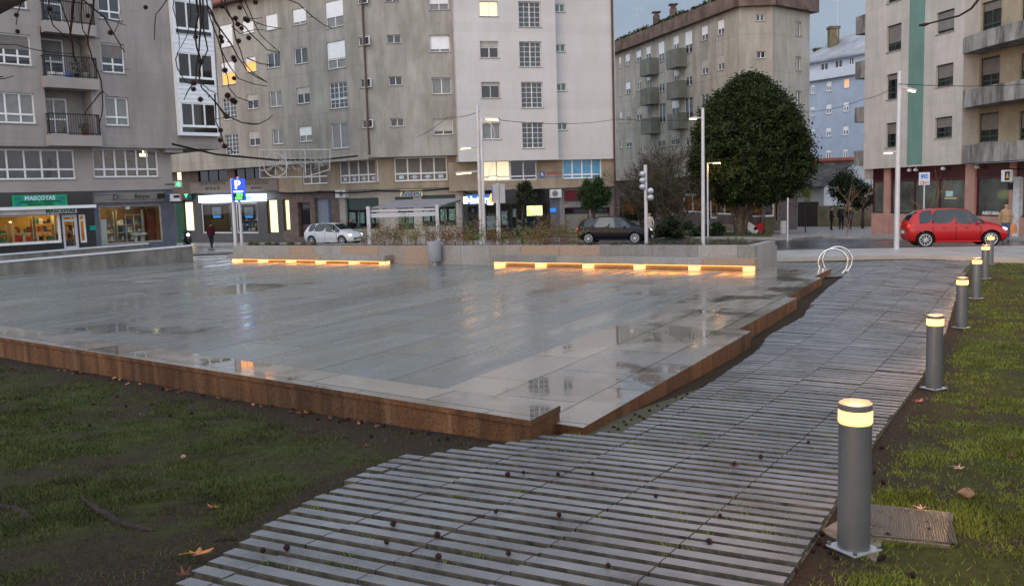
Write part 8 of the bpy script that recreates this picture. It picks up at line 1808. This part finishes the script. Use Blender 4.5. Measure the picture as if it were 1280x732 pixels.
# --- grass: short blades (uncountable)
def grass(name, lab, n, ok, ymin, ymax, xr, mt, seed, hmin, hmax):
    rg = np.random.default_rng(seed); V = []; cnt = 0
    out = []
    while cnt < n:
        y = ymin * (ymax / ymin) ** rg.random(); x = y * rg.uniform(*xr)
        if not ok(x, y): continue
        k = arr_noise(x, y, 1.1) * .5 + arr_noise(x, y, 3.7, 4) * .35 + arr_noise(x, y, 11, 9) * .2
        if k < -.14 + .22 * rg.random() or bareness(x, y) > .35 + .5 * rg.random(): 
            if rg.random() < .93: cnt += .25; continue
        h = rg.uniform(hmin, hmax) * (1 + max(0, k) * .9); a = rg.random() * 6.283; wd = .0016 + .00035 * y; lx, ly = rg.normal() * .5 * h, rg.normal() * .5 * h; z = G(x, y) - .002
        dx, dy = math.cos(a) * wd, math.sin(a) * wd
        out.append((x - dx, y - dy, z)); out.append((x + dx, y + dy, z)); out.append((x + lx, y + ly, z + h)); cnt += 1
    v = np.array(out); n_ = len(v) // 3; me = bpy.data.meshes.new(name); me.vertices.add(n_ * 3); me.vertices.foreach_set('co', v.ravel()); me.loops.add(n_ * 3); me.loops.foreach_set('vertex_index', np.arange(n_ * 3)); me.polygons.add(n_); me.polygons.foreach_set('loop_start', np.arange(0, n_ * 3, 3)); me.polygons.foreach_set('loop_total', np.full(n_, 3)); me.materials.append(mt); me.update(calc_edges=True)
    o = bpy.data.objects.new(name, me); COL.objects.link(o); tag(o, lab, 'grass', kind='stuff')
M_GR = leafmat('short_grass_shade_tone', (.034, .041, .011), (.072, .086, .022), 3.0); M_GR3 = leafmat('short_grass_lit_tone', (.075, .09, .013), (.17, .20, .03), 3.0)  # tree shade darkens the left colour, lamp light brightens the right one
sa, sb_ = Vector((sFL.x, sFL.y, 0)), Vector((sF1.x, sF1.y, 0)); dsa = (sb_ - sa).normalized(); nsa = Vector((-dsa.y, dsa.x, 0)); nsa = nsa if nsa.y > 0 else -nsa
def okL(x, y): return x < interp(pathLm, y) - .05 and (Vector((x, y, 0)) - sa).dot(nsa) < -.12
grass('lawn_grass', 'short patchy grass of the left lawn, tree shade put into its colour', 75000, okL, 2.6, 15, (-.66, .05), M_GR, 1, .012, .03)
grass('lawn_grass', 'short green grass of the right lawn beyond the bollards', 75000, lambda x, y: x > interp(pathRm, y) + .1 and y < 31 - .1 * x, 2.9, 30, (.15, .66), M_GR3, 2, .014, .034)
# moss and weeds in the slat joints
rg = np.random.default_rng(5); mb = MB(); 
for i in range(1500):
    y = 3.2 * (16 / 3.2) ** rg.random(); xa, xb = interp(pathLm, y), interp(pathRm, y); x = xa + (xb - xa) * rg.random(); 
    if arr_noise(x, y, .9, 3) + .6 * arr_noise(x, y, 3, 7) < .12: continue
    row_ = round(((x * pS.x + y * pS.y) - pmin) / PITCHS) * PITCHS + pmin - .02; d_ = row_ - (x * pS.x + y * pS.y); x += pS.x * d_; y += pS.y * d_
    if not inpoly(x, y, poly): continue
    p = Vector((x, y, G(x, y) + .028))
    for k in range(int(rg.integers(4, 16))): q = p + sS * rg.normal() * .035 + pS * rg.normal() * .006; e = Vector((rg.normal() * .012, rg.normal() * .012, rg.uniform(.012, .034))); w = Vector((rg.normal(), rg.normal(), 0)).normalized() * .003; mb.add([q - w, q + w, q + e], [(0, 1, 2)])
tag(mb.build('joint_weeds', leafmat('weed_green', (.07, .1, .02), (.16, .2, .04), 9)), 'tiny weeds growing in the joints between the paving slats', 'weeds', kind='stuff')
# parts that were tagged loosely get their kinds
for o in list(bpy.data.objects):
    if o.type == 'MESH' and o.parent is None and 'label' not in o and 'kind' not in o: print('UNTAGGED', o.name)
